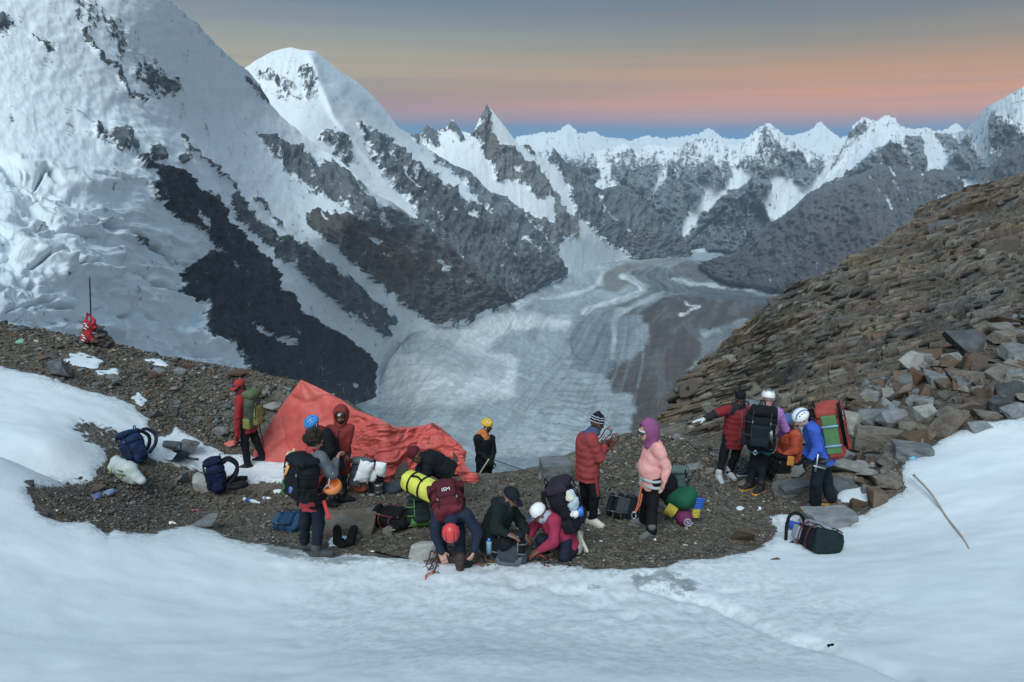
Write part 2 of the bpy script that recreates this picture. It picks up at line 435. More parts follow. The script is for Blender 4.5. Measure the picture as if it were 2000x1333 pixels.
sheet('snow_face', [(-260, -330), (-100, -240), (100, -130), (250, -45), (330, 0), (385, 45), (430, 95), (470, 128), (485, 140), (505, 165), (530, 207), (570, 245), (605, 275), (640, 300), (670, 320), (700, 350),
       (719, 369), (756, 390), (797, 416), (830, 440), (900, 500), (960, 555), (996, 589)],
      [(-260, 740), (-60, 720), (150, 700), (300, 730), (480, 780), (560, 775), (640, 772), (735, 775), (765, 708), (800, 662), (850, 641), (905, 630), (950, 608), (990, 594), (997, 592)],
      [(-260, -330, 1100), (0, 0, 1050), (330, 0, 1500), (480, 130, 2200), (-100, 300, 600), (0, 300, 600), (0, 600, 230), (-260, 650, 200), (150, 640, 300), (300, 690, 450), (480, 730, 800), (330, 330, 1000),
       (250, 450, 620), (450, 500, 1300), (600, 690, 1800), (740, 765, 2300), (690, 420, 2000), (570, 250, 2500), (640, 300, 2600), (810, 430, 2900), (850, 635, 2720), (992, 590, 3320),
       (900, 520, 3050), (400, 250, 1650), (640, 520, 1900), (160, 200, 950), (240, 700, 380)],
      430, 430, GREY, MID, relief=0.0085,
      polys=[([(120, -10), (165, -10), (200, 20), (235, 60), (275, 95), (300, 125), (330, 145), (347, 168), (340, 185), (310, 180), (280, 170), (262, 140), (240, 115), (225, 95), (205, 70), (180, 55), (150, 25)], 0.62, 12),
             ([(262, 135), (300, 132), (345, 165), (335, 182), (300, 178), (275, 165)], 0.4, 8),
             ([(174, 259), (195, 240), (210, 242), (225, 251), (240, 247), (259, 262), (268, 277), (269, 298), (259, 298), (232, 292), (206, 283), (187, 270)], 0.36, 5),
             ([(287, 287), (300, 290), (320, 305), (330, 322), (310, 312), (292, 304)], 0.15, 3), ([(-10, 30), (15, 35), (28, 50), (10, 58), (-10, 50)], 0.4, 6),
             ([(80, 75), (100, 82), (118, 112), (98, 98)], 0.45, 6), ([(345, 310), (360, 303), (372, 312), (355, 322)], 0.25, 4),
             (BUTT, 0.0, 2.6), (RIB, 0.12, 4), (RBR, 0.08, 4), (RGR, 0.2, 5),
             ([(479, 151), (494, 159), (524, 192), (526, 204), (509, 189), (490, 174)], 0.1, 3),
             ([(405, 375), (425, 382), (430, 398), (412, 392)], 0.35, 4), ([(490, 632), (525, 655), (560, 665), (577, 675), (555, 675), (530, 669), (505, 652)], 0.9, 2.5),
             ([(571, 635), (583, 645), (585, 653), (573, 649)], 0.9, 2), ([(705, 458), (722, 462), (745, 473), (728, 476), (712, 470)], 0.9, 2.5),
             ([(848, 512), (858, 515), (877, 531), (860, 528)], 0.9, 2), ([(510, 450), (530, 458), (545, 475), (528, 470)], 0.75, 3), ([(375, 540), (392, 540), (396, 560), (380, 562)], 0.55, 6),
             ([(560, 430), (590, 450), (600, 470), (570, 455)], 0.75, 4), ([(455, 515), (470, 520), (466, 527), (448, 524)], 0.7, 3), ([(372, 405), (390, 425), (410, 455), (398, 450), (380, 430)], 0.6, 3)],
      lines=[([(162, 62), (180, 95), (197, 118), (225, 142), (249, 180)], 3, 0.0), ([(250, 180), (275, 203)], 1.5, 0.2), ([(355, 265), (366, 292), (400, 318), (430, 345), (462, 362)], 1.6, 0.1),
             ([(60, 72), (90, 92), (104, 102)], 1.5, 0.15), ([(265, 462), (300, 478), (326, 497), (346, 514), (356, 545)], 2.5, 0.0),
             ([(492, 390), (520, 412), (545, 445)], 2, 0.3), ([(600, 400), (640, 430)], 2, 0.9), ([(725, 640), (700, 600)], 1, 0.6)],
      tints=[(BUTT, DARK, 'rock', 4), (RBR, BROWN, 'rock', 14), (RGR, (0.205, 0.232, 0.243), 'rock', 8), (RIB, (0.155, 0.175, 0.185), 'rock', 5),
             ([(700, 450), (770, 460), (830, 520), (800, 560), (730, 520)], (0.17, 0.128, 0.105), 'rock', 15),
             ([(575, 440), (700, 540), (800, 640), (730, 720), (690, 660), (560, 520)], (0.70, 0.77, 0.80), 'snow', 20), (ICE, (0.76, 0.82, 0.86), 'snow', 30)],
      extra=ice_extra, gully=(20, 3.0), shade_ice_lines=CREV + [[(70, 330), (72, 340)], [(100, 325), (130, 332), (160, 328)], [(40, 620), (60, 605), (110, 590)], [(170, 610), (200, 600)], [(350, 560), (380, 575)], [(0, 470), (40, 462), (90, 470)], [(230, 480), (250, 500)], [(20, 224), (25, 238)], [(205, 395), (220, 408), (226, 425)], [(180, 340), (240, 352), (300, 350)], [(120, 215), (150, 218), (190, 240)], [(400, 590), (440, 640), (470, 690)], [(0, 560), (40, 552), (70, 558)]])

# ------------------------------------------------------------------ round snow peak and its long rocky flank
C4 = [(700, 245), (719, 249), (745, 267), (775, 290), (801, 316), (824, 327), (850, 346), (880, 372), (905, 385), (935, 402), (965, 425), (1000, 470), (1110, 540), (1000, 600), (900, 530), (816, 440), (816, 406),
      (797, 387), (775, 369), (756, 346), (737, 327), (726, 297), (715, 275)]
C5 = [(843, 297), (858, 300), (885, 312), (918, 328), (935, 345), (960, 372), (990, 380), (1014, 400), (1045, 436), (1075, 465), (1110, 540), (1060, 530), (1000, 470), (960, 425), (935, 395), (912, 362), (900, 348), (879, 330), (849, 318)]
def peak_extra(u, v, d, snow):
    xl = np.interp(v, [85, 100, 150, 230, 300, 420], [604, 606, 622, 655, 712, 800])
    fade = sstep(v, 88, 118) * sstep(v, 420, 230)
    rightfall = np.clip((u - xl) / 110, 0, 1.6) * 0.07
    rib = 0.012 * np.exp(-((u - xl) / 10) ** 2)
    q = np.stack([u / 13.0, v / 60.0, 0 * u], -1)
    flutes = 0.005 * fbm(q, 3, 0.5, ridge=True) * sstep(u, 480, 500) * sstep(v, 210, 170) * sstep(xl - u, -5, 10)
    return (rib - rightfall + flutes) * d * fade
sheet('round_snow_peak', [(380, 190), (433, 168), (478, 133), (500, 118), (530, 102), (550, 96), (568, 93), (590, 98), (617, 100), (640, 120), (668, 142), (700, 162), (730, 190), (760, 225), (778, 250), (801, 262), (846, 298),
       (880, 320), (918, 335), (932, 348), (957, 378), (987, 384), (1011, 405), (1035, 437), (1068, 468), (1085, 505), (1103, 537)],
      [(380, 330), (470, 200), (530, 270), (640, 355), (719, 420), (797, 460), (900, 545), (960, 585), (992, 600), (1050, 566), (1103, 546)],
      [(380, 190, 3300), (478, 133, 3400), (570, 93, 3600), (620, 100, 3650), (780, 250, 4000), (860, 310, 4300), (960, 378, 4500), (1035, 437, 4600), (1103, 540, 4750), (570, 260, 2950), (640, 340, 2900),
       (719, 410, 3000), (810, 450, 3100), (900, 530, 3200), (992, 592, 3340), (1050, 560, 4000), (560, 200, 3200), (900, 430, 3700), (760, 330, 3450)],
      340, 270, GREY, MID, relief=0.0075,
      polys=[(C4, 0.12, 6), (C5, 0.18, 5), ([(500, 140), (530, 135), (545, 150), (575, 165), (580, 185), (560, 190), (535, 175), (510, 155)], 0.5, 8), ([(586, 136), (610, 140), (617, 165), (614, 190), (600, 192), (588, 180)], 0.45, 7),
             ([(616, 262), (662, 264), (677, 275), (689, 305), (681, 316), (659, 297), (632, 279)], 0.3, 5), ([(800, 262), (815, 264), (822, 276), (812, 282)], 0.1, 3),
             ([(820, 388), (835, 400), (850, 420), (872, 442), (855, 432), (838, 414)], 0.9, 3), ([(868, 392), (885, 402), (892, 415), (880, 408)], 0.85, 3), ([(905, 408), (925, 418), (957, 440), (935, 436), (915, 422)], 0.9, 3),
             ([(830, 440), (850, 445), (865, 462), (845, 456)], 0.7, 3), ([(960, 470), (985, 480), (1000, 500), (975, 490)], 0.6, 4), ([(1020, 460), (1040, 478), (1052, 497), (1035, 485)], 0.85, 3),
             ([(895, 500), (905, 505), (915, 520), (900, 515)], 0.8, 2), ([(800, 310), (812, 330), (815, 348), (805, 335)], 0.95, 3), ([(888, 358), (905, 372), (930, 394), (912, 390), (895, 375)], 0.9, 4)],
      lines=[([(700, 245), (720, 262), (742, 280)], 2, 0.2), ([(760, 300), (790, 340), (830, 375)], 2.5, 0.65), ([(650, 300), (680, 325)], 2, 0.2), ([(840, 455), (870, 490), (930, 540)], 2, 0.5)],
      tints=[(C4, (0.165, 0.192, 0.208), 'rock', 12), ([(800, 300), (900, 380), (1000, 470), (900, 470), (800, 380)], (0.115, 0.125, 0.132), 'rock', 20), ([(900, 470), (1110, 520), (1000, 600), (900, 540)], (0.145, 0.158, 0.162), 'rock', 20),
             ([(610, 95), (640, 118), (760, 225), (830, 300), (740, 250), (650, 190)], (0.62, 0.70, 0.76), 'snow', 20)],  # shade of the peak's right face painted in as a blue-grey snow tint
      gully=(18, 2.5), extra=peak_extra, rayextra=True)

# ------------------------------------------------------------------ sharp spire, its snow ramp and the rocky spur to its right
D2 = [(951, 200), (945, 222), (938, 240), (920, 262), (934, 272), (940, 285), (942, 300), (950, 312), (958, 322), (965, 335), (968, 352), (1000, 352), (1022, 358), (1035, 372), (1055, 400), (1065, 430), (1040, 428), (1010, 405), (1040, 440),
      (1055, 455), (1080, 500), (1100, 460), (1135, 470), (1131, 455), (1122, 429), (1104, 417), (1089, 387), (1074, 360), (1050, 333), (1029, 318), (1011, 300), (999, 292), (987, 287), (972, 282), (961, 264), (957, 240), (953, 219)]
D3 = [(1080, 280), (1107, 312), (1125, 318), (1155, 355), (1176, 366), (1218, 358), (1250, 378), (1292, 418), (1316, 450), (1355, 500), (1250, 508), (1235, 498), (1200, 480), (1175, 465), (1150, 440), (1125, 420), (1118, 395), (1115, 370),
      (1105, 345), (1090, 330), (1072, 312)]
sheet('rock_spire_mountain', [(790, 285), (801, 264), (812, 262), (822, 265), (830, 252), (837, 242), (852, 258), (860, 250), (870, 252), (877, 242), (884, 233), (893, 246), (902, 257), (922, 262), (930, 248), (937, 230), (945, 216), (951, 203),
       (957, 211), (978, 237), (996, 261), (1014, 285), (1024, 283), (1032, 282), (1040, 292), (1050, 304), (1062, 308), (1074, 306), (1080, 288), (1089, 300), (1107, 318), (1125, 324), (1143, 348), (1155, 360), (1176, 371), (1190, 366),
       (1218, 363), (1232, 370), (1252, 388), (1292, 424), (1316, 456), (1350, 500)],
      [(790, 330), (860, 360), (930, 410), (990, 440), (1040, 490), (1080, 530), (1110, 552), (1150, 533), (1200, 515), (1250, 511), (1350, 504)],
      [(790, 280, 5000), (884, 233, 5100), (951, 203, 5200), (1014, 285, 5300), (1080, 288, 5700), (1176, 371, 6100), (1350, 500, 6500), (860, 340, 4600), (930, 400, 4600), (1000, 440, 4700), (1110, 548, 4900), (1200, 513, 5800),
       (1250, 510, 6000), (960, 330, 4950), (1060, 400, 5050), (1130, 400, 5500), (1240, 450, 6000), (905, 300, 4900)],
      360, 240, GREY, MID, relief=0.006,
      polys=[(D2, 0.05, 4), (D3, 0.08, 4), ([(835, 238), (822, 268), (830, 282), (845, 290), (858, 287), (860, 270), (850, 255), (842, 245)], 0.2, 4), ([(884, 230), (873, 250), (885, 258), (900, 272), (908, 276), (899, 258), (888, 240)], 0.1, 2.5),
             ([(800, 262), (815, 260), (824, 272), (815, 284), (802, 278)], 0.15, 3), ([(1020, 283), (1032, 280), (1052, 303), (1040, 304)], 0.1, 2.5), ([(854, 252), (868, 249), (872, 256), (858, 257)], 0.2, 2),
             ([(995, 321), (1010, 322), (1022, 335), (1020, 340), (1000, 331)], 0.95, 2.5), ([(1050, 385), (1062, 388), (1075, 382), (1084, 395), (1083, 420), (1075, 436), (1065, 425), (1050, 405)], 1.0, 2.5),
             ([(985, 410), (1000, 415), (1012, 440), (1000, 432)], 0.9, 3), ([(955, 385), (985, 390), (1010, 420), (990, 425), (960, 405)], 0.2, 4), ([(1235, 498), (1260, 480), (1300, 500), (1290, 506)], 0.0, 4),
             ([(950, 216), (957, 232), (963, 250), (958, 240)], 0.4, 2)],
      lines=[([(1164, 366), (1172, 392), (1180, 412), (1205, 437)], 2, 0.95), ([(1225, 450), (1250, 470)], 2, 0.6), ([(1140, 380), (1160, 410)], 1.5, 0.4)],
      tints=[(D2, (0.21, 0.222, 0.225), 'rock', 8), (D3, (0.155, 0.175, 0.19), 'rock', 6), ([(935, 215), (952, 205), (965, 270), (985, 300), (960, 322), (940, 290)], (0.22, 0.215, 0.20), 'rock', 6),
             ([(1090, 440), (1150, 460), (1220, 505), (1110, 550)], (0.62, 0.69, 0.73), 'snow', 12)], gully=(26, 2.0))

# ------------------------------------------------------------------ ranges across the valley
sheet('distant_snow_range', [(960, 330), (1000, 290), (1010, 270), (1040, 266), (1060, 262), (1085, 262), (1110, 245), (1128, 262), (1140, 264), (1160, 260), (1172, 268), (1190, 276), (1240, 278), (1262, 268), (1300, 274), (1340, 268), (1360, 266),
       (1383, 252), (1398, 262), (1410, 272), (1440, 276), (1490, 270), (1545, 268), (1575, 262), (1603, 241), (1625, 262), (1640, 272), (1700, 265), (1800, 262), (1850, 256), (1867, 242), (1885, 258), (1960, 262)],
      [(960, 420), (1100, 400), (1300, 370), (1500, 360), (1700, 350), (1960, 330)],
      [(960, 300, 14000), (1110, 245, 15000), (1300, 274, 17000), (1603, 241, 14500), (1867, 242, 15000), (1960, 262, 15000), (960, 420, 11500), (1300, 370, 12500), (1700, 350, 12000), (1960, 330, 12000)],
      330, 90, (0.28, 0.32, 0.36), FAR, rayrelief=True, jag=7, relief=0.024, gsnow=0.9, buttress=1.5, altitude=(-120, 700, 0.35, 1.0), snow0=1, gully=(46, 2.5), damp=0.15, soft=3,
      polys=[([(1085, 264), (1110, 243), (1135, 266), (1150, 300), (1070, 300)], 0.95, 5), ([(1575, 265), (1603, 240), (1630, 268), (1640, 300), (1570, 300)], 0.97, 5)])
EM1 = [(1500, 340), (1530, 335), (1550, 350), (1570, 355), (1590, 350), (1600, 330), (1610, 318), (1640, 310), (1670, 296), (1710, 262), (1700, 290), (1665, 325), (1640, 345), (1610, 364), (1590, 380), (1570, 398), (1550, 412), (1540, 426), (1515, 440),
       (1500, 425), (1490, 400), (1478, 385), (1500, 370)]
EM2 = [(1425, 318), (1462, 335), (1466, 345), (1455, 362), (1430, 378), (1400, 398), (1372, 422), (1355, 455), (1337, 472), (1325, 458), (1340, 425), (1355, 400), (1370, 390), (1372, 374), (1355, 352), (1385, 352), (1402, 368), (1432, 350)]
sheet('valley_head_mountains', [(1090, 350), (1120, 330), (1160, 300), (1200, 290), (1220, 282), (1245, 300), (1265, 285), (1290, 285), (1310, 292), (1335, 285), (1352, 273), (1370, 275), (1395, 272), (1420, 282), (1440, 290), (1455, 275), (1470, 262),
       (1484, 252), (1497, 242), (1508, 248), (1520, 255), (1545, 277), (1565, 291), (1600, 304), (1640, 300), (1680, 265), (1710, 262)],
      [(1090, 430), (1200, 450), (1340, 504), (1440, 506), (1560, 460), (1710, 420)],
      [(1090, 340, 9000), (1220, 282, 9800), (1370, 275, 9800), (1497, 242, 9300), (1600, 304, 9600), (1710, 262, 9800), (1090, 430, 7600), (1340, 500, 7300), (1440, 500, 7300), (1560, 440, 7600), (1710, 400, 8000), (1420, 380, 8200), (1500, 330, 8600)],
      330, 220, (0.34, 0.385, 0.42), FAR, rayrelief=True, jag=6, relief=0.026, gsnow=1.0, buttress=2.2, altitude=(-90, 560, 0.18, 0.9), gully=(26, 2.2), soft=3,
      polys=[(EM1, 1.0, 4), (EM2, 0.92, 4), ([(1160, 290), (1176, 293), (1192, 330), (1190, 350), (1212, 350), (1206, 370), (1164, 374), (1158, 356), (1174, 350)], 0.95, 3), ([(1215, 300), (1235, 290), (1250, 310), (1240, 345), (1225, 330)], 0.6, 4), ([(1340, 275), (1370, 272), (1362, 300), (1340, 320), (1325, 305)], 0.6, 5), ([(1290, 310), (1305, 305), (1300, 325), (1312, 340), (1297, 352), (1280, 382), (1270, 402), (1258, 392), (1280, 350), (1285, 330)], 0.85, 5),
             ([(1520, 256), (1548, 280), (1570, 300), (1590, 330), (1575, 345), (1550, 320), (1530, 290)], 0.9, 4), ([(1455, 275), (1470, 265), (1462, 300), (1430, 320), (1425, 300)], 0.9, 4),
             ([(1180, 320), (1200, 310), (1190, 350), (1200, 380), (1180, 370)], 0.75, 5), ([(1480, 255), (1497, 244), (1512, 260), (1525, 300), (1500, 320), (1478, 300)], 0.55, 6),
             ([(1520, 290), (1560, 300), (1592, 340), (1585, 358), (1550, 350), (1528, 335)], 0.12, 4), ([(1380, 440), (1430, 400), (1480, 400), (1500, 440), (1480, 490), (1380, 495)], 0.03, 6), ([(1390, 272), (1400, 300), (1412, 330), (1398, 320)], 0.75, 3)],
      lines=[([(1310, 300), (1330, 340)], 2, 0.8), ([(1360, 300), (1385, 330)], 2, 0.8), ([(1350, 470), (1385, 440), (1420, 410)], 3, 0.85)],
      tints=[([(1330, 480), (1380, 400), (1480, 390), (1500, 440), (1480, 500)], (0.27, 0.305, 0.335), 'rock', 15)])
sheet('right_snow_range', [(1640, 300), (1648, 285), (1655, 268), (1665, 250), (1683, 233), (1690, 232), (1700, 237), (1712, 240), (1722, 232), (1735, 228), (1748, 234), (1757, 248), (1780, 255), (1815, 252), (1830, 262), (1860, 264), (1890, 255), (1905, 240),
       (1915, 222), (1930, 210), (1960, 195), (2000, 172), (2140, 110)],
      [(1596, 378), (1640, 372), (1700, 362), (1800, 360), (1900, 355), (2000, 300), (2140, 270)],
      [(1640, 300, 9300), (1735, 228, 9600), (1850, 262, 9800), (1930, 210, 8600), (2000, 172, 8200), (2140, 110, 8000), (1590, 400, 8300), (1700, 350, 8000), (1800, 350, 8000), (1900, 350, 7800), (2000, 300, 7200), (2140, 270, 7000)],
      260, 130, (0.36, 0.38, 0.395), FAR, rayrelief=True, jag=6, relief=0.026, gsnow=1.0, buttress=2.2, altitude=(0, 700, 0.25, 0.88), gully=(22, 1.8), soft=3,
      polys=[([(1795, 262), (1800, 280), (1815, 282), (1840, 285), (1857, 290), (1850, 310), (1845, 342), (1810, 336), (1805, 320), (1790, 300)], 0.97, 4), ([(1895, 245), (1910, 240), (1918, 262), (1928, 290), (1948, 322), (1930, 332), (1905, 295)], 0.85, 4),
             ([(1740, 275), (1758, 285), (1775, 310), (1765, 335), (1730, 330), (1718, 300)], 0.05, 4), ([(1830, 265), (1848, 258), (1866, 275), (1872, 290), (1845, 292)], 0.08, 4), ([(1770, 268), (1795, 270), (1810, 320), (1800, 334), (1780, 310)], 0.08, 4),
             ([(1872, 290), (1890, 262), (1902, 300), (1915, 325), (1880, 330)], 0.1, 4), ([(1640, 310), (1665, 285), (1690, 268), (1720, 252), (1748, 262), (1722, 284), (1692, 306), (1662, 332), (1640, 348), (1600, 372), (1600, 350)], 1.0, 4), ([(1660, 262), (1672, 246), (1690, 236), (1690, 250), (1676, 268)], 0.05, 3), ([(1650, 372), (1668, 345), (1700, 318), (1718, 330), (1700, 362)], 0.05, 4), ([(1940, 225), (1990, 250), (2010, 290), (1960, 300), (1940, 260)], 0.2, 6)],
      tints=[([(1740, 275), (1758, 285), (1775, 310), (1765, 335), (1730, 330), (1718, 300)], (0.18, 0.15, 0.135), 'rock', 6)])
sheet('brown_ridge', [(1366, 517), (1385, 510), (1410, 503), (1440, 496), (1480, 456), (1505, 438), (1532, 422), (1552, 406), (1584, 376), (1600, 372), (1616, 364), (1650, 352), (1696, 336), (1716, 322), (1735, 328), (1752, 326), (1780, 336), (1808, 340), (1824, 332),
       (1850, 336), (1880, 340), (1920, 334), (1944, 320), (1960, 300), (2000, 276), (2140, 210)],
      [(1364, 528), (1392, 548), (1424, 559), (1480, 566), (1532, 580), (1620, 620), (1800, 660), (2140, 600)],
      [(1368, 520, 6300), (1440, 496, 6700), (1480, 564, 4900), (1532, 576, 4650), (1620, 610, 4300), (1552, 406, 6500), (1716, 322, 7300), (1850, 336, 7000), (2000, 276, 6300), (2000, 450, 4700), (2140, 210, 6000), (2140, 600, 3400), (1800, 640, 3900), (1650, 480, 5400), (1424, 556, 5300)],
      300, 190, (0.185, 0.188, 0.194), FAR, rayrelief=True, jag=6, relief=0.024, gsnow=0.15, buttress=1.8, snow0=0.0, gully=(24, 2.0),
      polys=[([(1870, 345), (1915, 352), (1960, 360), (1920, 372), (1890, 372)], 0.9, 3)],
      lines=[([(1735, 324), (1748, 344)], 2.2, 0.95), ([(1742, 352), (1750, 362), (1757, 374)], 2.2, 0.95), ([(1730, 380), (1736, 395), (1741, 408)], 3.2, 0.95), ([(1801, 341), (1806, 352)], 2, 0.95), ([(1716, 370), (1720, 380)], 1.8, 0.9), ([(1697, 342), (1700, 350)], 1.5, 0.9),
             ([(1770, 378), (1774, 396)], 1.4, 0.8), ([(1703, 348), (1708, 354)], 1.2, 0.9), ([(1836, 388), (1846, 384)], 4, 0.9), ([(1856, 378), (1866, 374)], 3, 0.9)],
      tints=[([(1600, 450), (1700, 420), (1780, 420), (1700, 500), (1640, 560), (1600, 560)], (0.17, 0.16, 0.15), 'rock', 15), ([(1400, 550), (1440, 520), (1500, 510), (1480, 560)], (0.15, 0.155, 0.158), 'rock', 12), ([(1440, 560), (1500, 530), (1600, 510), (1530, 575)], (0.15, 0.155, 0.155), 'rock', 12),
             ([(1560, 500), (1640, 440), (1700, 430), (1600, 540), (1540, 580)], (0.14, 0.132, 0.134), 'rock', 12)])

# ------------------------------------------------------------------ valley glacier
def glacier_mat():
    m = bpy.data.materials.new('glacier_ice_and_moraine'); m.use_nodes = True
    t = m.node_tree; bs = t.nodes['Principled BSDF']
    co = N(t, 'ShaderNodeTexCoord').outputs['Object']
    c = N(t, 'ShaderNodeAttribute', _attribute_name='rock').outputs['Vector']
    st = N(t, 'ShaderNodeAttribute', _attribute_name='st').outputs['Vector']
    sq = N(t, 'ShaderNodeVectorMath', _operation='MULTIPLY', i0=st, i1=(11.0, 1.6, 1)).outputs[0]
    n1 = N(t, 'ShaderNodeTexNoise', Vector=sq, Scale=1.0, Detail=10.0, Roughness=0.66, Distortion=0.5).outputs[0]
    n2 = N(t, 'ShaderNodeTexNoise', Vector=co, Scale=0.03, Detail=8.0, Roughness=0.7).outputs[0]
    cr_ = N(t, 'ShaderNodeVectorMath', _operation='MULTIPLY', i0=st, i1=(5.0, 42.0, 1)).outputs[0]
    wv = N(t, 'ShaderNodeTexNoise', Vector=cr_, Scale=1.0, Detail=7.0, Roughness=0.65, Distortion=0.6).outputs[0]
    f = math_node(t, 'MULTIPLY_ADD', math_node(t, 'ADD', n1, math_node(t, 'MULTIPLY_ADD', wv, 0.35, 0.33)), 1.9, -0.9)
    c2 = N(t, 'ShaderNodeVectorMath', _operation='SCALE', i0=c, Scale=f).outputs[0]
    dirt = smooth(t, n1, 0.52, 0.60)
    c3 = mixc(t, math_node(t, 'MULTIPLY', dirt, 0.42), c2, (0.17, 0.19, 0.20))
    c3 = mixc(t, math_node(t, 'MULTIPLY', smooth(t, n2, 0.60, 0.72), 0.25), c3, (0.72, 0.76, 0.79))
    t.links.new(c3, bs.inputs['Base Color'])
    bs.inputs['Roughness'].default_value = 0.7
    bs.inputs['Specular IOR Level'].default_value = 0.2
    b = N(t, 'ShaderNodeBump', Height=math_node(t, 'ADD', n1, math_node(t, 'MULTIPLY', n2, 0.6)), Strength=0.8, Distance=22.0)
    t.links.new(b.outputs[0], bs.inputs['Normal'])
    return m
VB = (0.39, 0.445, 0.475)
TANM = (0.235, 0.225, 0.205); DKM = (0.115, 0.128, 0.14); BRH = (0.108, 0.088, 0.076); WHI = (0.80, 0.84, 0.86)
def spl(c_):
    c_ = np.array(c_, float); t_ = np.arange(len(c_)); tt_ = np.linspace(0, len(c_) - 1, len(c_) * 4)
    o_ = np.stack([np.interp(tt_, t_, c_[:, i]) for i in (0, 1)], -1)
    for _ in range(2): o_[1:-1] = (o_[:-2] + 2 * o_[1:-1] + o_[2:]) / 4
    return o_
def valley():
    crest = [(540, 775), (600, 768), (634, 741), (690, 751), (738, 764), (760, 705), (800, 658), (850, 638), (905, 628), (950, 606), (990, 592), (1000, 566), (1030, 550), (1060, 548), (1103, 541), (1140, 529), (1200, 512), (1250, 507), (1345, 497), (1360, 488), (1440, 488), (1500, 500), (1580, 560), (1680, 600), (1800, 650)]
    base = [(540, 930), (700, 980), (850, 1010), (1000, 1030), (1200, 1020), (1400, 1000), (1600, 960), (1750, 860), (1830, 760)]
    ctrl = [(637, 736, 1950), (690, 752, 2130), (740, 766, 2300), (850, 640, 2730), (905, 628, 2950), (992, 592, 3340), (1103, 541, 4760), (1200, 512, 5800), (1345, 497, 6600), (1440, 490, 7200), (1580, 560, 4700), (1300, 600, 4150), (1200, 700, 3050), (1100, 800, 2380),
            (1000, 900, 1900), (1250, 850, 2150), (1400, 700, 3000), (700, 900, 1750), (850, 780, 2150), (850, 700, 2480), (1450, 620, 3900), (1700, 800, 2350), (1800, 650, 3450), (1600, 960, 1800), (1000, 650, 3150), (1000, 1030, 1500), (560, 900, 1650)]
    ns, nt = 420, 330
    cu, bu = resample(crest, ns), resample(base, ns)
    t = (np.linspace(0, 1, nt) ** 1.05)[:, None]
    u = cu[None, :, 0] * (1 - t) + bu[None, :, 0] * t
    v = cu[None, :, 1] * (1 - t) + bu[None, :, 1] * t
    ctrl = np.array(ctrl, float)
    dist = np.exp(tps(ctrl[:, :2] / 1000, np.log(ctrl[:, 2]))(np.stack([u.ravel(), v.ravel()], -1) / 1000)).reshape(u.shape)
    P = at_y(u, v, dist)
    uf, vf = u.ravel(), v.ravel()
    q = np.stack([uf, vf * 2.2, 0 * uf], -1)
    wob = (fbm(q / 34.0, 4) * 12 + fbm(q / 9.0, 3) * 5) * np.clip((vf - 480) / 200, 0.12, 1)
    col = np.tile(np.array(VB), (len(uf), 1))
    def paint(poly, c, w, amt=1.0):
        a = (sstep(poly_sd(uf, vf, poly) + wob, -w, w) * amt)[:, None]
        col[:] = col * (1 - a) + np.array(c) * a
    def stroke(pts, wd, c, amt=1.0):
        a = (sstep(wd - line_d(uf, vf, pts) + wob * 0.25, -3, 3) * amt)[:, None]
        col[:] = col * (1 - a) + np.array(c) * a
    paint([(600, 720), (740, 770), (760, 690), (830, 635), (905, 622), (960, 600), (1000, 536), (1060, 548), (1095, 562), (1040, 585), (1010, 612), (1115, 626), (1120, 640), (1060, 640), (990, 652), (950, 682), (1010, 705), (1005, 760), (1010, 772), (930, 795), (850, 800), (740, 800)], WHI, 10)
    paint([(1000, 530), (1150, 520), (1250, 506), (1200, 520), (1150, 532), (1105, 552)], (0.5, 0.55, 0.59), 5)
    paint([(620, 800), (900, 790), (1150, 800), (1240, 860), (1230, 960), (900, 960), (620, 900)], (0.44, 0.5, 0.53), 25)
    paint([(940, 860), (1240, 850), (1200, 890), (960, 890)], (0.5, 0.55, 0.58), 14)
    paint([(900, 905), (1150, 880), (1200, 1040), (820, 1040)], (0.27, 0.32, 0.35), 10)
    paint([(760, 620), (1000, 720), (900, 740), (780, 690)], (0.36, 0.42, 0.45), 16, 0.6)
    paint([(1130, 610), (1200, 610), (1250, 620), (1262, 680), (1180, 740), (1120, 720), (1110, 660)], (0.22, 0.26, 0.29), 10)
    paint([(1150, 565), (1180, 558), (1177, 538), (1204, 523), (1271, 511), (1320, 505), (1350, 508), (1265, 523), (1231, 531), (1214, 541), (1231, 558), (1204, 572)], TANM, 5)
    paint([(1231, 534), (1271, 520), (1310, 530), (1349, 558), (1520, 580), (1560, 600), (1500, 608), (1339, 588), (1305, 586), (1291, 572), (1271, 584), (1221, 600), (1150, 611), (1200, 596), (1262, 574), (1265, 560), (1238, 545)], DKM, 4)
    paint([(1305, 530), (1330, 510), (1380, 515), (1420, 550), (1500, 568), (1400, 556), (1345, 552)], (0.17, 0.165, 0.16), 7)
    paint([(1288, 586), (1339, 582), (1440, 592), (1500, 600), (1460, 629), (1366, 652), (1380, 686), (1352, 720), (1345, 754), (1330, 788), (1320, 880), (1228, 842), (1240, 801), (1231, 774), (1194, 760), (1183, 737), (1200, 712), (1237, 706), (1268, 669), (1264, 639),
           (1248, 619), (1214, 619), (1221, 607)], BRH, 5)
    paint([(1366, 668), (1400, 650), (1456, 628), (1455, 650), (1405, 690), (1370, 700)], (0.21, 0.23, 0.235), 6)
    paint([(1244, 625), (1262, 640), (1264, 665), (1230, 700), (1205, 720), (1215, 690), (1240, 660)], (0.30, 0.34, 0.36), 6)
    paint([(1372, 700), (1460, 640), (1600, 590), (1900, 640), (1900, 1000), (1300, 1000), (1330, 800)], (0.17, 0.175, 0.172), 12)
    stroke([(1177, 536), (1165, 560), (1130, 575), (1060, 585)], 4, WHI, 0.7)
    stroke([(1214, 541), (1238, 550), (1256, 562), (1251, 573), (1224, 584), (1187, 594), (1157, 603), (1140, 612)], 5.5, WHI, 0.9)
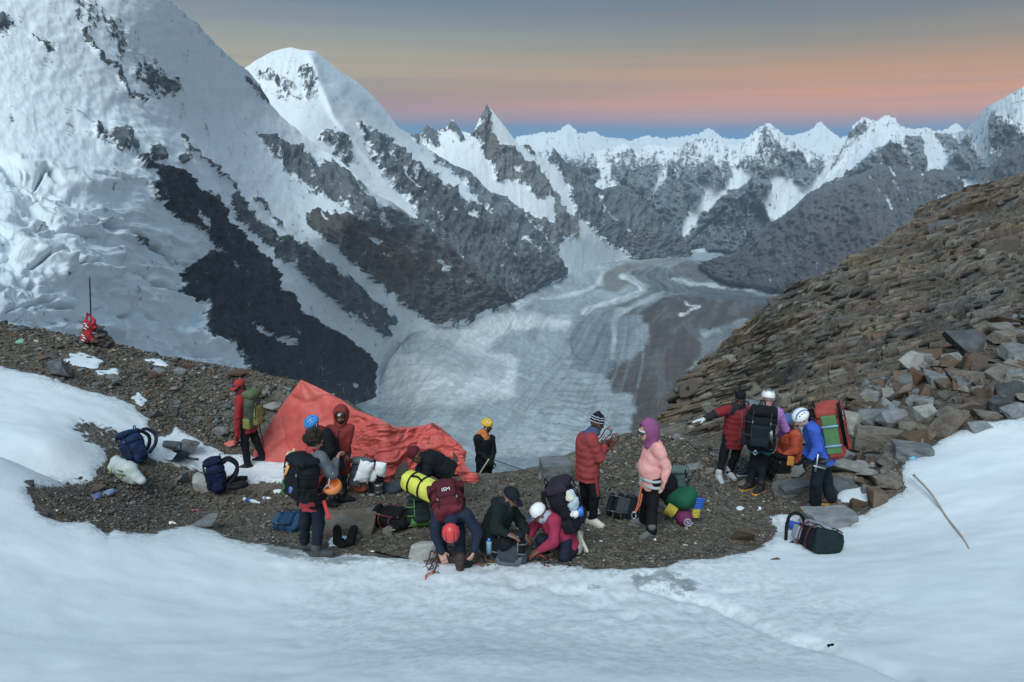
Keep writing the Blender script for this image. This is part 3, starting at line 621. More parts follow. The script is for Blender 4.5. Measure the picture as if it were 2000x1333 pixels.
    stroke([(1295, 573), (1275, 583), (1251, 594), (1224, 605), (1205, 617), (1197, 640), (1200, 668), (1196, 700)], 4.5, (0.55, 0.6, 0.63), 0.85)
    stroke([(1315, 546), (1349, 556), (1406, 561), (1454, 566), (1520, 576)], 3.5, WHI, 0.85)
    stroke([(1360, 490), (1400, 491), (1445, 489)], 4.5, (0.72, 0.78, 0.8), 0.9)
    stroke([(1157, 604), (1142, 614), (1135, 640), (1115, 668), (1118, 690), (1150, 718)], 1.3, (0.09, 0.1, 0.11), 0.9)
    stroke([(1338, 597), (1342, 604), (1354, 606), (1366, 609), (1352, 613), (1346, 617), (1341, 623), (1328, 624)], 1.1, (0.92, 0.94, 0.95), 1.0)
    stroke([(1240, 640), (1250, 660), (1230, 700)], 1.5, (0.5, 0.55, 0.58), 0.7)
    eL = [(960, 800), (1060, 700), (1110, 640), (1150, 606), (1224, 580), (1250, 565), (1225, 549), (1208, 538), (1240, 522), (1300, 509)]
    eR = [(1245, 830), (1272, 700), (1264, 640), (1250, 612), (1300, 585), (1350, 576), (1340, 560), (1305, 545), (1312, 525), (1345, 508)]
    fan = [[(1240, 545), (1290, 560), (1340, 575), (1420, 585), (1500, 595)], [(1320, 520), (1340, 540), (1390, 553), (1450, 560), (1520, 568)]]
    for i, f_ in enumerate(np.linspace(0.06, 0.94, 17)):
        c_ = [(a_[0] * (1 - f_) + b_[0] * f_ + 3 * math.sin(i * 2.1 + j), a_[1] * (1 - f_) + b_[1] * f_) for j, (a_, b_) in enumerate(zip(eL, eR))]
        stroke([tuple(x_) for x_ in spl(c_)], [1.0, 0.6, 1.6, 0.8][i % 4], [(0.46, 0.5, 0.53), (0.11, 0.125, 0.135), (0.30, 0.33, 0.345), (0.14, 0.15, 0.155)][i % 4], [0.5, 0.6, 0.45, 0.5][i % 4])
    for i, f_ in enumerate(np.linspace(0.1, 0.9, 6)):
        c_ = [(a_[0] * (1 - f_) + b_[0] * f_, a_[1] * (1 - f_) + b_[1] * f_) for a_, b_ in zip(*fan)]
        stroke([tuple(x_) for x_ in spl(c_)], 0.7, [(0.2, 0.21, 0.215), (0.08, 0.09, 0.1)][i % 2], 0.55)
    for k in range(14):
        y0 = 770 + 9 * k + rng.uniform(-3, 3); x0 = rng.uniform(1040, 1120); x1 = rng.uniform(1160, 1235)
        stroke([(x0, y0 - 4), ((x0 + x1) / 2, y0), (x1, y0 - 2)], 0.7, (0.16, 0.19, 0.21), 0.7)
    for k in range(9):
        y0 = 690 + 12 * k; x0 = rng.uniform(1080, 1130)
        stroke([(x0, y0), (x0 + 50, y0 + 4), (x0 + 90, y0 + 2)], 0.6, (0.14, 0.17, 0.19), 0.55)
    dl = dist.ravel()
    h = fbm(np.stack([uf / 40, vf / 14, 0 * uf], -1), 5, 0.6) * 0.0065 + fbm(np.stack([uf / 12, vf / 4, 0 * uf + 7], -1), 3, 0.6, ridge=True) * 0.0028
    h = h + 0.006 * sstep(poly_sd(uf, vf, [(1288, 586), (1339, 582), (1440, 592), (1460, 629), (1366, 652), (1380, 686), (1352, 720), (1320, 880), (1231, 774), (1264, 639)]), -15, 25)
    P = P.reshape(-1, 3); P[:, 2] += h * dl
    G = P.reshape(nt, ns, 3)
    cl_ = at_y(*np.array([(1000, 950), (1080, 850), (1130, 760), (1160, 690), (1190, 630), (1250, 585), (1262, 562), (1235, 540), (1270, 520), (1330, 505), (1400, 495)]).T, np.array([1750, 2120, 2560, 3050, 3650, 4300, 4700, 5200, 5700, 6300, 7000.]))
    xa = (P[:, 0] - np.interp(P[:, 1], cl_[:, 1], cl_[:, 0])) / 1000; ya = P[:, 1] / 1000
    stv = np.stack([xa, ya, 0 * xa], -1).reshape(nt, ns, 3); stv = np.concatenate([stv[:1], stv, stv[-1:]], 0).reshape(-1, 3)
    low = G[-1] + np.array([0, -200.0, -300.0])
    top = G[0] + np.array([0, 150.0, -260.0])
    A = np.concatenate([top[None], G, low[None]], 0)
    cc = col.reshape(nt, ns, 3); cc = np.concatenate([cc[:1], cc, cc[-1:]], 0)
    o = mk('valley_glacier', A.reshape(-1, 3), grid_faces(nt + 2, ns), glacier_mat(), loc=A.reshape(-1, 3).mean(0), attrs={'rock': cc.reshape(-1, 3), 'st': stv})
    tag(o, kind='structure')
valley()

# the land between and below the ranges, out to the horizon
def deep_ground():
    rr = np.concatenate([[0], np.geomspace(300, 24000, 34)])
    th = np.linspace(0, 2 * np.pi, 49)
    R, T = np.meshgrid(rr, th, indexing='ij')
    P = np.stack([R * np.cos(T), R * np.sin(T), -1350 + 60 * np.sin(R / 900) * np.cos(T * 5)], -1)
    me = bpy.data.materials.new('deep_valley_rock'); me.use_nodes = True
    t = me.node_tree; bs = t.nodes['Principled BSDF']
    n = N(t, 'ShaderNodeTexNoise', Vector=N(t, 'ShaderNodeTexCoord').outputs['Object'], Scale=0.002, Detail=8.0).outputs[0]
    t.links.new(ramp(t, n, [(0.3, (0.08, 0.085, 0.09)), (0.6, (0.2, 0.21, 0.22)), (0.75, (0.6, 0.64, 0.67))]), bs.inputs['Base Color'])
    bs.inputs['Roughness'].default_value = 0.9
    f = grid_faces(len(rr), len(th))
    tag(mk('deep_valley_ground', P.reshape(-1, 3), f, me), kind='structure')
deep_ground()
def haze():
    lo, hi = np.array([-26000.0, -26000, -1420]), np.array([26000.0, 26000, 1500])
    v = [(x, y, z) for x in (lo[0], hi[0]) for y in (lo[1], hi[1]) for z in (lo[2], hi[2])]
    f = [(0, 1, 3, 2), (4, 6, 7, 5), (0, 4, 5, 1), (2, 3, 7, 6), (0, 2, 6, 4), (1, 5, 7, 3)]
    m = bpy.data.materials.new('thin_air'); m.use_nodes = True
    t = m.node_tree
    for n_ in list(t.nodes): t.nodes.remove(n_)
    pv = N(t, 'ShaderNodeVolumePrincipled', Color=(0.62, 0.80, 1.0, 1), Density=HAZE, Anisotropy=0.0)
    o_ = N(t, 'ShaderNodeOutputMaterial'); t.links.new(pv.outputs[0], o_.inputs['Volume'])
    tag(mk('haze', v, f, m, shade=False), kind='stuff')
HAZE = 0.000030
haze()

# ------------------------------------------------------------------ near ground: snow bank, gravel saddle, rubble rim
PZ = lambda y: -0.2 * (y - 8)
def plane_pt(u, v):
    d = ray(u, v)
    tt_ = (1.6 - CAM[2]) / (d[2] + 0.2 * d[1])
    p = CAM + d * tt_
    return p
gc = []
for u, v in [(500, 1040), (700, 1040), (900, 1000), (1100, 1000), (1300, 1050), (1450, 1000), (700, 980), (1000, 950), (300, 980), (900, 1115), (600, 1085), (1200, 1110), (1450, 1085), (1050, 1090), (1300, 960), (450, 930)]:
    gc.append(plane_pt(u, v))
for u, v, D in [(0, 718, 12.5), (-400, 690, 14), (0, 630, 17), (-400, 600, 19), (170, 660, 16.5), (300, 690, 16), (480, 722, 15.5), (600, 748, 15), (700, 795, 14.2), (150, 790, 11.6), (0, 800, 10.6), (100, 880, 9.5), (0, 900, 8), (0, 1100, 6), (60, 960, 8.6), (250, 850, 11.2), (400, 800, 13.2),
                (0, 1333, 4.05), (500, 1200, 6.0), (900, 1200, 6.0), (500, 1333, 4.0), (1000, 1333, 3.8), (1400, 1200, 6.0), (1600, 1267, 5.0), (1900, 1100, 6.5), (2000, 1333, 4.1), (1900, 832, 10.6), (1760, 930, 9.5), (1640, 1050, 8.2), (1900, 1000, 8.0),
                (1850, 760, 13.0), (2000, 700, 14.0), (2000, 620, 16.5), (1700, 800, 12.8), (1600, 870, 11.6), (1450, 900, 11.7), (1180, 870, 12.2), (1300, 840, 13.2), (1240, 900, 11.7), (500, 870, 12.4), (700, 900, 11.9), (850, 930, 11.3), (2300, 900, 8.5), (-400, 950, 7.5)]:
    gc.append(at_y(u, v, D))
for x, y, z in [(0, 0, 3.2), (0, -3, 4.4), (9, 0, 3.4), (-9, 0, 3.4), (12, 4, 2.0), (-12, 4, 2.2), (16, 9, 1.6), (-16, 10, 1.9), (4, 0, 3.2), (-4, 0, 3.2), (18, 16, 1.8), (-20, 18, 1.6), (0, 1.8, 2.42), (0, 20, -2.2), (8, 20, -1.0)]:
    gc.append((x, y, z))
gc = np.array(gc, float)
_gz = tps(gc[:, :2], gc[:, 2])
RIM = np.array([at_y(u, v, D)[:2] for u, v, D in [(-500, 590, 20), (0, 630, 17), (170, 660, 16.5), (300, 690, 16), (480, 722, 15.5), (600, 748, 15), (700, 795, 14.2), (800, 850, 13), (880, 915, 11.9), (940, 938, 11.3), (1060, 930, 11.5), (1180, 865, 12.5), (1240, 850, 13), (1300, 838, 13.3), (1330, 878, 13.0), (1400, 876, 12.75), (1500, 870, 12.55), (1560, 850, 12.8), (1620, 825, 13.15), (1680, 795, 13.8), (1740, 755, 14.6), (1850, 705, 15.8), (2000, 635, 18.1), (2300, 540, 20)]])
RIM = RIM[np.argsort(RIM[:, 0])]
def rim_y(x): return np.interp(x, RIM[:, 0], RIM[:, 1])
def bumps(x, y):
    q = np.stack([x, y, 0 * x], -1)
    return fbm(q * 0.9, 3) * 0.05 + fbm(q * 3.0, 3) * 0.012
def ground_z(x, y):
    x = np.atleast_1d(np.asarray(x, float)); y = np.atleast_1d(np.asarray(y, float))
    z = _gz(np.stack([x, y], -1)) + bumps(x, y)
    ov = np.maximum(0, y - rim_y(x))
    return z - 1.05 * ov - 0.03 * ov ** 2
def gz(x, y): return float(ground_z(x, y)[0])
def hit(u, v, far=60.0):
    """Where the sight line through a photo pixel meets the near ground."""
    d = ray(u, v); d = d / d[1]
    ys = np.concatenate([np.linspace(1.0, 20, 400), np.linspace(20.1, far, 100)])
    p = CAM + d * ys[:, None]
    below = p[:, 2] < ground_z(p[:, 0], p[:, 1])
    k = int(np.argmax(below)) if below.any() else len(ys) - 1
    a, b = ys[max(k - 1, 0)], ys[k]
    for _ in range(18):
        m_ = (a + b) / 2; q = CAM + d * m_
        if q[2] < gz(q[0], q[1]): b = m_
        else: a = m_
    return CAM + d * b
SN1 = [(-900, 700), (-400, 690), (0, 718), (60, 727), (100, 745), (160, 757), (220, 775), (262, 795), (290, 822), (305, 855), (330, 853), (345, 838), (365, 852), (400, 870), (440, 888), (500, 893), (565, 905), (562, 948), (500, 950), (455, 940), (420, 930), (380, 922), (345, 912),
       (310, 907), (285, 893), (250, 882), (205, 882), (212, 905), (195, 918), (180, 943), (140, 948), (100, 950), (62, 955), (52, 965), (72, 990), (85, 1010), (122, 1027), (176, 1023), (190, 1037), (209, 1050), (227, 1038), (259, 1047), (288, 1048), (338, 1040), (370, 1030), (410, 1040),
       (470, 1062), (540, 1072), (600, 1084), (640, 1092), (700, 1082), (760, 1094), (800, 1098), (850, 1104), (900, 1106), (960, 1105), (1040, 1102), (1110, 1110), (1200, 1116), (1300, 1108), (1400, 1092), (1460, 1082), (1500, 1062), (1522, 1040), (1500, 1012), (1530, 1015), (1560, 1024),
       (1600, 1035), (1660, 1028), (1672, 1000), (1690, 1005), (1740, 975), (1770, 960), (1760, 930), (1765, 905), (1800, 888), (1850, 850), (1900, 832), (2000, 820), (2400, 790), (3200, 900), (3200, 6000), (-1500, 6000), (-1500, 800)]
def near_mats():
    m = bpy.data.materials.new('snow_and_gravel'); m.use_nodes = True
    t = m.node_tree; bs = t.nodes['Principled BSDF']
    co = N(t, 'ShaderNodeTexCoord').outputs['Object']
    sn = N(t, 'ShaderNodeAttribute', _attribute_name='snow').outputs['Fac']
    wet = N(t, 'ShaderNodeAttribute', _attribute_name='wet').outputs['Fac']
    dirt = N(t, 'ShaderNodeAttribute', _attribute_name='dirt').outputs['Fac']
    n1 = N(t, 'ShaderNodeTexNoise', Vector=co, Scale=2.2, Detail=8.0, Roughness=0.62).outputs[0]
    n2 = N(t, 'ShaderNodeTexNoise', Vector=co, Scale=11.0, Detail=6.0, Roughness=0.65).outputs[0]
    n4 = N(t, 'ShaderNodeTexNoise', Vector=co, Scale=0.7, Detail=5.0, Roughness=0.55).outputs[0]
    vo = N(t, 'ShaderNodeTexVoronoi', Vector=co, Scale=17.0, Randomness=1.0)
    vo2 = N(t, 'ShaderNodeTexVoronoi', Vector=co, Scale=52.0, Randomness=1.0)
    peb = N(t, 'ShaderNodeSeparateXYZ', i0=vo.outputs['Color']).outputs[0]
    peb2 = N(t, 'ShaderNodeSeparateXYZ', i0=vo2.outputs['Color']).outputs[1]
    g = ramp(t, math_node(t, 'ADD', math_node(t, 'MULTIPLY', peb, 0.45), math_node(t, 'MULTIPLY', peb2, 0.55)),
             [(0.0, (0.055, 0.049, 0.042)), (0.35, (0.106, 0.094, 0.078)), (0.62, (0.160, 0.138, 0.110)), (0.85, (0.215, 0.188, 0.152)), (1.0, (0.30, 0.29, 0.27))])
    g = mixc(t, smooth(t, n1, 0.35, 0.7), g, mixc(t, 1.0, g, (0.72, 0.66, 0.6), 'MULTIPLY'))
    g = mixc(t, math_node(t, 'MULTIPLY', wet, 0.65), g, mixc(t, 1.0, g, (0.5, 0.52, 0.55), 'MULTIPLY'))
    mask = math_node(t, 'ADD', sn, math_node(t, 'ADD', math_node(t, 'MULTIPLY_ADD', n2, 1.5, -0.75), math_node(t, 'MULTIPLY_ADD', n1, 0.5, -0.25)))
    mask = smooth(t, mask, 0.42, 0.58)
    s = ramp(t, n4, [(0.3, (0.74, 0.80, 0.845)), (0.7, (0.83, 0.87, 0.90))])
    ice = ramp(t, n2, [(0.35, (0.16, 0.19, 0.20)), (0.6, (0.36, 0.41, 0.43)), (0.75, (0.66, 0.7, 0.72))])
    s = mixc(t, smooth(t, math_node(t, 'ADD', wet, math_node(t, 'ADD', math_node(t, 'MULTIPLY_ADD', n1, 1.6, -0.8), math_node(t, 'MULTIPLY_ADD', n2, 1.2, -0.6))), 0.38, 0.7), s, ice)
    s = mixc(t, math_node(t, 'MULTIPLY', dirt, smooth(t, n2, 0.42, 0.62)), s, (0.42, 0.43, 0.42))
    t.links.new(mixc(t, mask, g, s), bs.inputs['Base Color'])
    t.links.new(math_node(t, 'MULTIPLY_ADD', wet, -0.35, 0.78), bs.inputs['Roughness'])
    bs.inputs['Specular IOR Level'].default_value = 0.3
    hg = math_node(t, 'ADD', math_node(t, 'MULTIPLY', vo.outputs['Distance'], -0.9), math_node(t, 'MULTIPLY', vo2.outputs['Distance'], -0.35))
    hs = math_node(t, 'ADD', math_node(t, 'MULTIPLY', n2, 0.14), math_node(t, 'MULTIPLY', n1, 0.42))
    hh = N(t, 'ShaderNodeMix', i0=mask, i2=hg, i3=hs).outputs[0]
    b = N(t, 'ShaderNodeBump', Height=hh, Strength=0.8, Distance=0.03)
    t.links.new(b.outputs[0], bs.inputs['Normal'])
    return m
GLINES = [[(1250, 1150), (1400, 1190), (1480, 1230), (1540, 1255), (1600, 1270), (1700, 1300), (1780, 1340)]]
def near_ground():
    yy = np.concatenate([np.linspace(-4, 3, 20), np.linspace(3.05, 18.5, 420), np.linspace(18.7, 30, 24)])
    xx = np.concatenate([np.linspace(-26, -11, 40), np.linspace(-10.9, 10.9, 460), np.linspace(11, 30, 50)])
    X, Y = np.meshgrid(xx, yy[::-1])
    xf, yf = X.ravel(), Y.ravel()
    Z = ground_z(xf, yf)
    P = np.stack([xf, yf, Z], -1)
    u, v = project(P)
    behind = yf < 2.6
    v = np.where(behind, 1500, v); u = np.where(behind, 1000 + xf * 100, u)
    q = np.stack([xf, yf, 0 * xf], -1)
    wob = fbm(q * 1.1, 4) * 12 + fbm(q * 4.0, 3) * 7
    sn = sstep(poly_sd(u, v, SN1) + wob * 0.8, -13, 13)
    for poly in [[(118, 702), (160, 692), (200, 705), (190, 722), (140, 718)], [(285, 706), (310, 704), (342, 718), (320, 722)], [(188, 728), (232, 722), (230, 732), (195, 732)], [(1640, 960), (1690, 955), (1705, 975), (1670, 992), (1640, 985)],
                 [(1520, 1010), (1560, 1015), (1560, 1050), (1520, 1045)], [(640, 1050), (680, 1048), (690, 1070), (640, 1075)], [(240, 905), (270, 915), (260, 925), (225, 912)], [(270, 770), (290, 785), (275, 800), (260, 780)]]:
        sn = np.maximum(sn, sstep(poly_sd(u, v, poly) + wob * 0.9, -6, 6))
    for poly in [[(150, 820), (250, 850), (262, 880), (215, 885), (170, 868), (150, 840)]]:   # stones showing through
        sn = np.minimum(sn, 1 - 0.62 * sstep(poly_sd(u, v, poly) + wob, -14, 10))
    wet = np.zeros(len(xf))
    for poly, a in [([(500, 1060), (560, 1075), (640, 1092), (700, 1088), (760, 1100), (700, 1108), (600, 1105), (530, 1090)], 0.75), ([(1215, 1128), (1290, 1118), (1350, 1130), (1385, 1160), (1330, 1172), (1240, 1150)], 0.72), ([(1140, 1150), (1175, 1150), (1170, 1163), (1145, 1163)], 0.45),
                    ([(940, 1140), (1000, 1144), (990, 1156), (945, 1150)], 0.4), ([(700, 1098), (860, 1110), (1050, 1110), (1200, 1118), (1300, 1112), (1300, 1130), (1000, 1125), (780, 1115)], 0.45)]:
        wet = np.maximum(wet, a * sstep(poly_sd(u, v, poly) + wob, -12, 12))
    rim = np.exp(-(poly_sd(u, v, SN1) / 16) ** 2)
    dirt = 0.75 * rim + 0.35 * sstep(poly_sd(u, v, [(620, 1110), (1500, 1100), (1750, 1200), (1600, 1333), (700, 1333), (560, 1200)]), -60, 60)
    # shape: snow sits proud of the gravel; melt lines, footprints and wind ripples
    Z = Z + 0.05 * sn + 0.020 * fbm(np.stack([xf * 0.7 + yf * 0.3, yf * 1.5, 0 * xf], -1), 3, 0.45) * sn
    for ln in GLINES:
        dd = poly_sd(u, v, ln + [(2600, 1400), (2600, 900), (1400, 900)])
        Z = Z - 0.06 * np.exp(-(line_d(u, v, ln) / 9.0) ** 2) + 0.0 * dd
    rs = np.random.default_rng(3)
    feet = [(rs.uniform(560, 1500), rs.uniform(1120, 1330)) for _ in range(70)] + [(rs.normal(1050, 260), 1110 + abs(rs.normal(0, 38))) for _ in range(50)] + [(1000 + 5.5 * i + rs.normal(0, 12), 1120 + 2.3 * i + rs.normal(0, 7)) for i in range(45)] + [(1405, 1290), (1310, 1178), (1340, 1200), (590, 1320), (1150, 1260), (700, 1260), (1240, 1320)]
    for fu, fv in feet:
        r2 = ((u - fu) / 15.0) ** 2 + ((v - fv) / 8.0) ** 2
        Z = Z - rs.uniform(0.005, 0.019) * np.exp(-r2) + 0.002 * np.exp(-(np.sqrt(r2) - 1.6) ** 2 * 3)
    Z = Z + (1 - sn) * (0.022 * fbm(q * 5.0, 3, 0.6) + 0.012 * np.abs(fbm(q * 14.0, 2)))
    P[:, 2] = Z
    o = mk('ground', P, grid_faces(len(yy), len(xx)), near_mats(), attrs={'snow': sn, 'wet': wet, 'dirt': dirt})
    return tag(o, kind='structure')
GROUND = near_ground()

def clouds():
    r = np.random.default_rng(6)
    V, F, off = [], [], 0
    for cx, cy, w, h_ in ((1200, 276, 26, 14), (1283, 276, 42, 13), (1412, 284, 16, 8)):
        for _ in range(16):
            u, v = cx + r.normal() * w * 0.5, cy + abs(r.normal()) * h_ * 0.5 - h_ * 0.1
            c = at_y(u, v, 30000.0); rad = r.uniform(0.3, 0.62) * h_ / FPX * 31000
            bm = bmesh.new(); bmesh.ops.create_icosphere(bm, subdivisions=3, radius=1.0)
            p = np.array([x.co[:] for x in bm.verts]); f = np.array([[x.index for x in y.verts] for y in bm.faces]); bm.free()
            p = p * (1 + 0.35 * fbm(p * 1.6 + r.uniform(0, 50), 4)[:, None]) * np.array([1.5, 1.2, 0.85]) * rad + c
            V.append(p); F.append(f + off); off += len(p)
    m = bpy.data.materials.new('cloud_white'); m.use_nodes = True
    m.node_tree.nodes['Principled BSDF'].inputs['Base Color'].default_value = (0.8, 0.8, 0.82, 1)
    m.node_tree.nodes['Principled BSDF'].inputs['Roughness'].default_value = 1.0
    tag(mk('clouds', np.concatenate(V), np.concatenate(F), m, loc=at_y(1260, 280, 30000.0)), kind='stuff')
clouds()
# ------------------------------------------------------------------ rocks
def rock_mat(name, cols, scale=3.0, stain=None, rough=0.85):
    m = bpy.data.materials.new(name); m.use_nodes = True
    t = m.node_tree; bs = t.nodes['Principled BSDF']
    tc = N(t, 'ShaderNodeTexCoord')
    rnd = N(t, 'ShaderNodeObjectInfo').outputs['Random']
    off = N(t, 'ShaderNodeCombineXYZ', i0=math_node(t, 'MULTIPLY', rnd, 37.0), i1=math_node(t, 'MULTIPLY', rnd, 91.0), i2=0.0).outputs[0]
    co = N(t, 'ShaderNodeVectorMath', _operation='ADD', i0=tc.outputs['Object'], i1=off).outputs[0]
    n1 = N(t, 'ShaderNodeTexNoise', Vector=co, Scale=scale, Detail=7.0, Roughness=0.65).outputs[0]
    n2 = N(t, 'ShaderNodeTexNoise', Vector=co, Scale=scale * 7, Detail=5.0, Roughness=0.7).outputs[0]
    c = ramp(t, math_node(t, 'ADD', math_node(t, 'MULTIPLY', n1, 0.75), math_node(t, 'MULTIPLY', n2, 0.25)), [(0.32 + 0.1 * i * 3 / max(1, len(cols) - 1), c_) for i, c_ in enumerate(cols)])
    if stain:
        c = mixc(t, math_node(t, 'MULTIPLY', smooth(t, math_node(t, 'ADD', n1, math_node(t, 'MULTIPLY_ADD', rnd, 0.24, -0.12)), 0.5, 0.62), 0.75), c, stain)
    br = math_node(t, 'MULTIPLY_ADD', math_node(t, 'FRACT', math_node(t, 'MULTIPLY', rnd, 7.13)), 0.5, 0.75)
    c = N(t, 'ShaderNodeVectorMath', _operation='SCALE', i0=c, Scale=br).outputs[0]
    t.links.new(c, bs.inputs['Base Color'])
    bs.inputs['Roughness'].default_value = rough
    bs.inputs['Specular IOR Level'].default_value = 0.25
    b = N(t, 'ShaderNodeBump', Height=math_node(t, 'ADD', n1, math_node(t, 'MULTIPLY', n2, 0.5)), Strength=0.7, Distance=0.05)
    t.links.new(b.outputs[0], bs.inputs['Normal'])
    return m
RM = {
    'grey': rock_mat('grey_rock', [(0.11, 0.12, 0.127), (0.19, 0.20, 0.206), (0.27, 0.275, 0.275)]),
    'dark': rock_mat('dark_rock', [(0.05, 0.053, 0.058), (0.09, 0.095, 0.10), (0.14, 0.147, 0.153)]),
    'tan': rock_mat('tan_rock', [(0.13, 0.116, 0.096), (0.23, 0.206, 0.175), (0.32, 0.295, 0.26)], stain=(0.13, 0.085, 0.055)),
    'rust': rock_mat('rusty_rock', [(0.08, 0.058, 0.046), (0.14, 0.104, 0.078), (0.2, 0.155, 0.12)], stain=(0.15, 0.08, 0.045)),
    'pale': rock_mat('pale_rock', [(0.24, 0.24, 0.225), (0.36, 0.355, 0.33), (0.48, 0.47, 0.44)], stain=(0.22, 0.2, 0.17)),
    'mix': rock_mat('rubble_rock', [(0.07, 0.067, 0.062), (0.135, 0.127, 0.116), (0.21, 0.195, 0.172)], stain=(0.12, 0.085, 0.06)),
}
def rock_bm(seed, n=15, flat=1.0, boxy=0.55, bev=0.03):
    r = np.random.default_rng(seed)
    p = r.normal(size=(n, 3)); p /= np.linalg.norm(p, axis=1)[:, None]
    p = np.sign(p) * np.abs(p) ** boxy
    p *= r.uniform(0.78, 1.0, (n, 1))
    p[:, 2] *= flat
    p /= np.abs(p).max(0) * 2
    bm = bmesh.new()
    for q in p: bm.verts.new(q)
    res = bmesh.ops.convex_hull(bm, input=bm.verts)
    bmesh.ops.delete(bm, geom=list({g for g in res['geom_interior'] + res['geom_unused'] if isinstance(g, bmesh.types.BMVert)}), context='VERTS')
    bmesh.ops.dissolve_limit(bm, angle_limit=math.radians(14), verts=bm.verts, edges=bm.edges)
    if bev:
        bmesh.ops.bevel(bm, geom=list(bm.edges), offset=bev, segments=1, affect='EDGES', profile=0.6)
    bmesh.ops.recalc_face_normals(bm, faces=bm.faces)
    return bm
def rock_mesh(seed, mat, **k):
    bm = rock_bm(seed, **k)
    me = bpy.data.meshes.new('rock')
    bm.to_mesh(me); bm.free()
    me.materials.append(mat)
    return me
_rm_cache = {}
def rock_data(kind, var, n=15, boxy=0.55, bev=0.03):
    key = (kind, var, n, boxy, bev)
    if key not in _rm_cache:
        _rm_cache[key] = rock_mesh(100 + var * 13, RM[kind], n=n, boxy=boxy, bev=bev)
    return _rm_cache[key]
def slab_data(kind, seed):
    key = ('slab', kind, seed)
    if key not in _rm_cache:
        r = np.random.default_rng(seed); bm = bmesh.new()
        bmesh.ops.create_cube(bm, size=1.0)
        bmesh.ops.subdivide_edges(bm, edges=bm.edges, cuts=2, use_grid_fill=True)
        for v in bm.verts: v.co += Vector(r.normal(size=3) * 0.025)
        bmesh.ops.bevel(bm, geom=[e for e in bm.edges if e.calc_face_angle(0) > 0.8], offset=0.03, segments=1, affect='EDGES')
        me = bpy.data.meshes.new('slab'); bm.to_mesh(me); bm.free(); me.materials.append(RM[kind]); _rm_cache[key] = me
    return _rm_cache[key]
def put_rock(name, data, loc, size, rot, parent=None):
    o = bpy.data.objects.new(name, data)
    COL.objects.link(o)
    o.location = np.array(loc) - (world_loc(parent) if parent is not None else 0)
    o.scale = size
    o.rotation_euler = rot
    if parent is not None: o.parent = parent
    return o
def ppm(p):                             # photo pixels per metre at a place
    q = np.asarray(p) - CAM
    return FPX / (q[1] * CT - q[2] * ST)
def box_rock(name, box, kind, var, parent=None, rot=0.0, tilt=0.0, thick=0.8, sink=0.12, bev=0.03, n=15, boxy=0.5, slab=False, hmin=0.34):
    u0, v0, u1, v1 = box
    p = hit((u0 + u1) / 2, v1 - 0.12 * (v1 - v0))
    k = ppm(p)
    w = (u1 - u0) / k
    d = w * thick
    h = max(((v1 - v0) / k - 0.24 * d) / 0.92, hmin * w)
    p = p + np.array([0, 0.42 * d, 0]); 
    z = gz(p[0], p[1])
    return put_rock(name, slab_data(kind, var) if slab else rock_data(kind, var, n, boxy, bev), (p[0], p[1], max(z, p[2] - 0.1) + h * (0.5 - sink)), (w * 1.15, d * 1.12, h * 1.2), (math.radians(tilt), 0, rot), parent)

# rock slope of tilted beds on the right
def strata_mat():
    m = bpy.data.materials.new('bedded_brown_rock'); m.use_nodes = True
    t = m.node_tree; bs = t.nodes['Principled BSDF']
    co = N(t, 'ShaderNodeTexCoord').outputs['Object']
    c = N(t, 'ShaderNodeAttribute', _attribute_name='rock').outputs['Vector']
    rot = N(t, 'ShaderNodeVectorMath', _operation='MULTIPLY', i0=N(t, 'ShaderNodeAttribute', _attribute_name='bed').outputs['Vector'], i1=(0.9, 12.0, 1)).outputs[0]
    n1 = N(t, 'ShaderNodeTexNoise', Vector=rot, Scale=1.6, Detail=9.0, Roughness=0.7).outputs[0]
    n2 = N(t, 'ShaderNodeTexNoise', Vector=co, Scale=0.55, Detail=6.0, Roughness=0.6).outputs[0]
    n3 = N(t, 'ShaderNodeTexNoise', Vector=co, Scale=9.0, Detail=5.0, Roughness=0.7).outputs[0]
    f = math_node(t, 'MULTIPLY_ADD', math_node(t, 'ADD', math_node(t, 'MULTIPLY', n1, 1.3), n3), 2.7, -1.95)
    c2 = N(t, 'ShaderNodeVectorMath', _operation='SCALE', i0=c, Scale=math_node(t, 'MAXIMUM', f, 0.15)).outputs[0]
    c3 = mixc(t, math_node(t, 'MULTIPLY', smooth(t, n2, 0.5, 0.66), 0.45), c2, mixc(t, 1.0, c2, (1.15, 0.92, 0.75), 'MULTIPLY'))
    t.links.new(c3, bs.inputs['Base Color'])
    bs.inputs['Roughness'].default_value = 0.9
    bs.inputs['Specular IOR Level'].default_value = 0.2
    b = N(t, 'ShaderNodeBump', Height=math_node(t, 'ADD', n1, math_node(t, 'MULTIPLY', n3, 0.4)), Strength=0.9, Distance=0.16)
    t.links.new(b.outputs[0], bs.inputs['Normal'])
    return m
def _hash(a, b):
    x = np.sin(a * 127.1 + b * 311.7) * 43758.5453
    return x - np.floor(x)
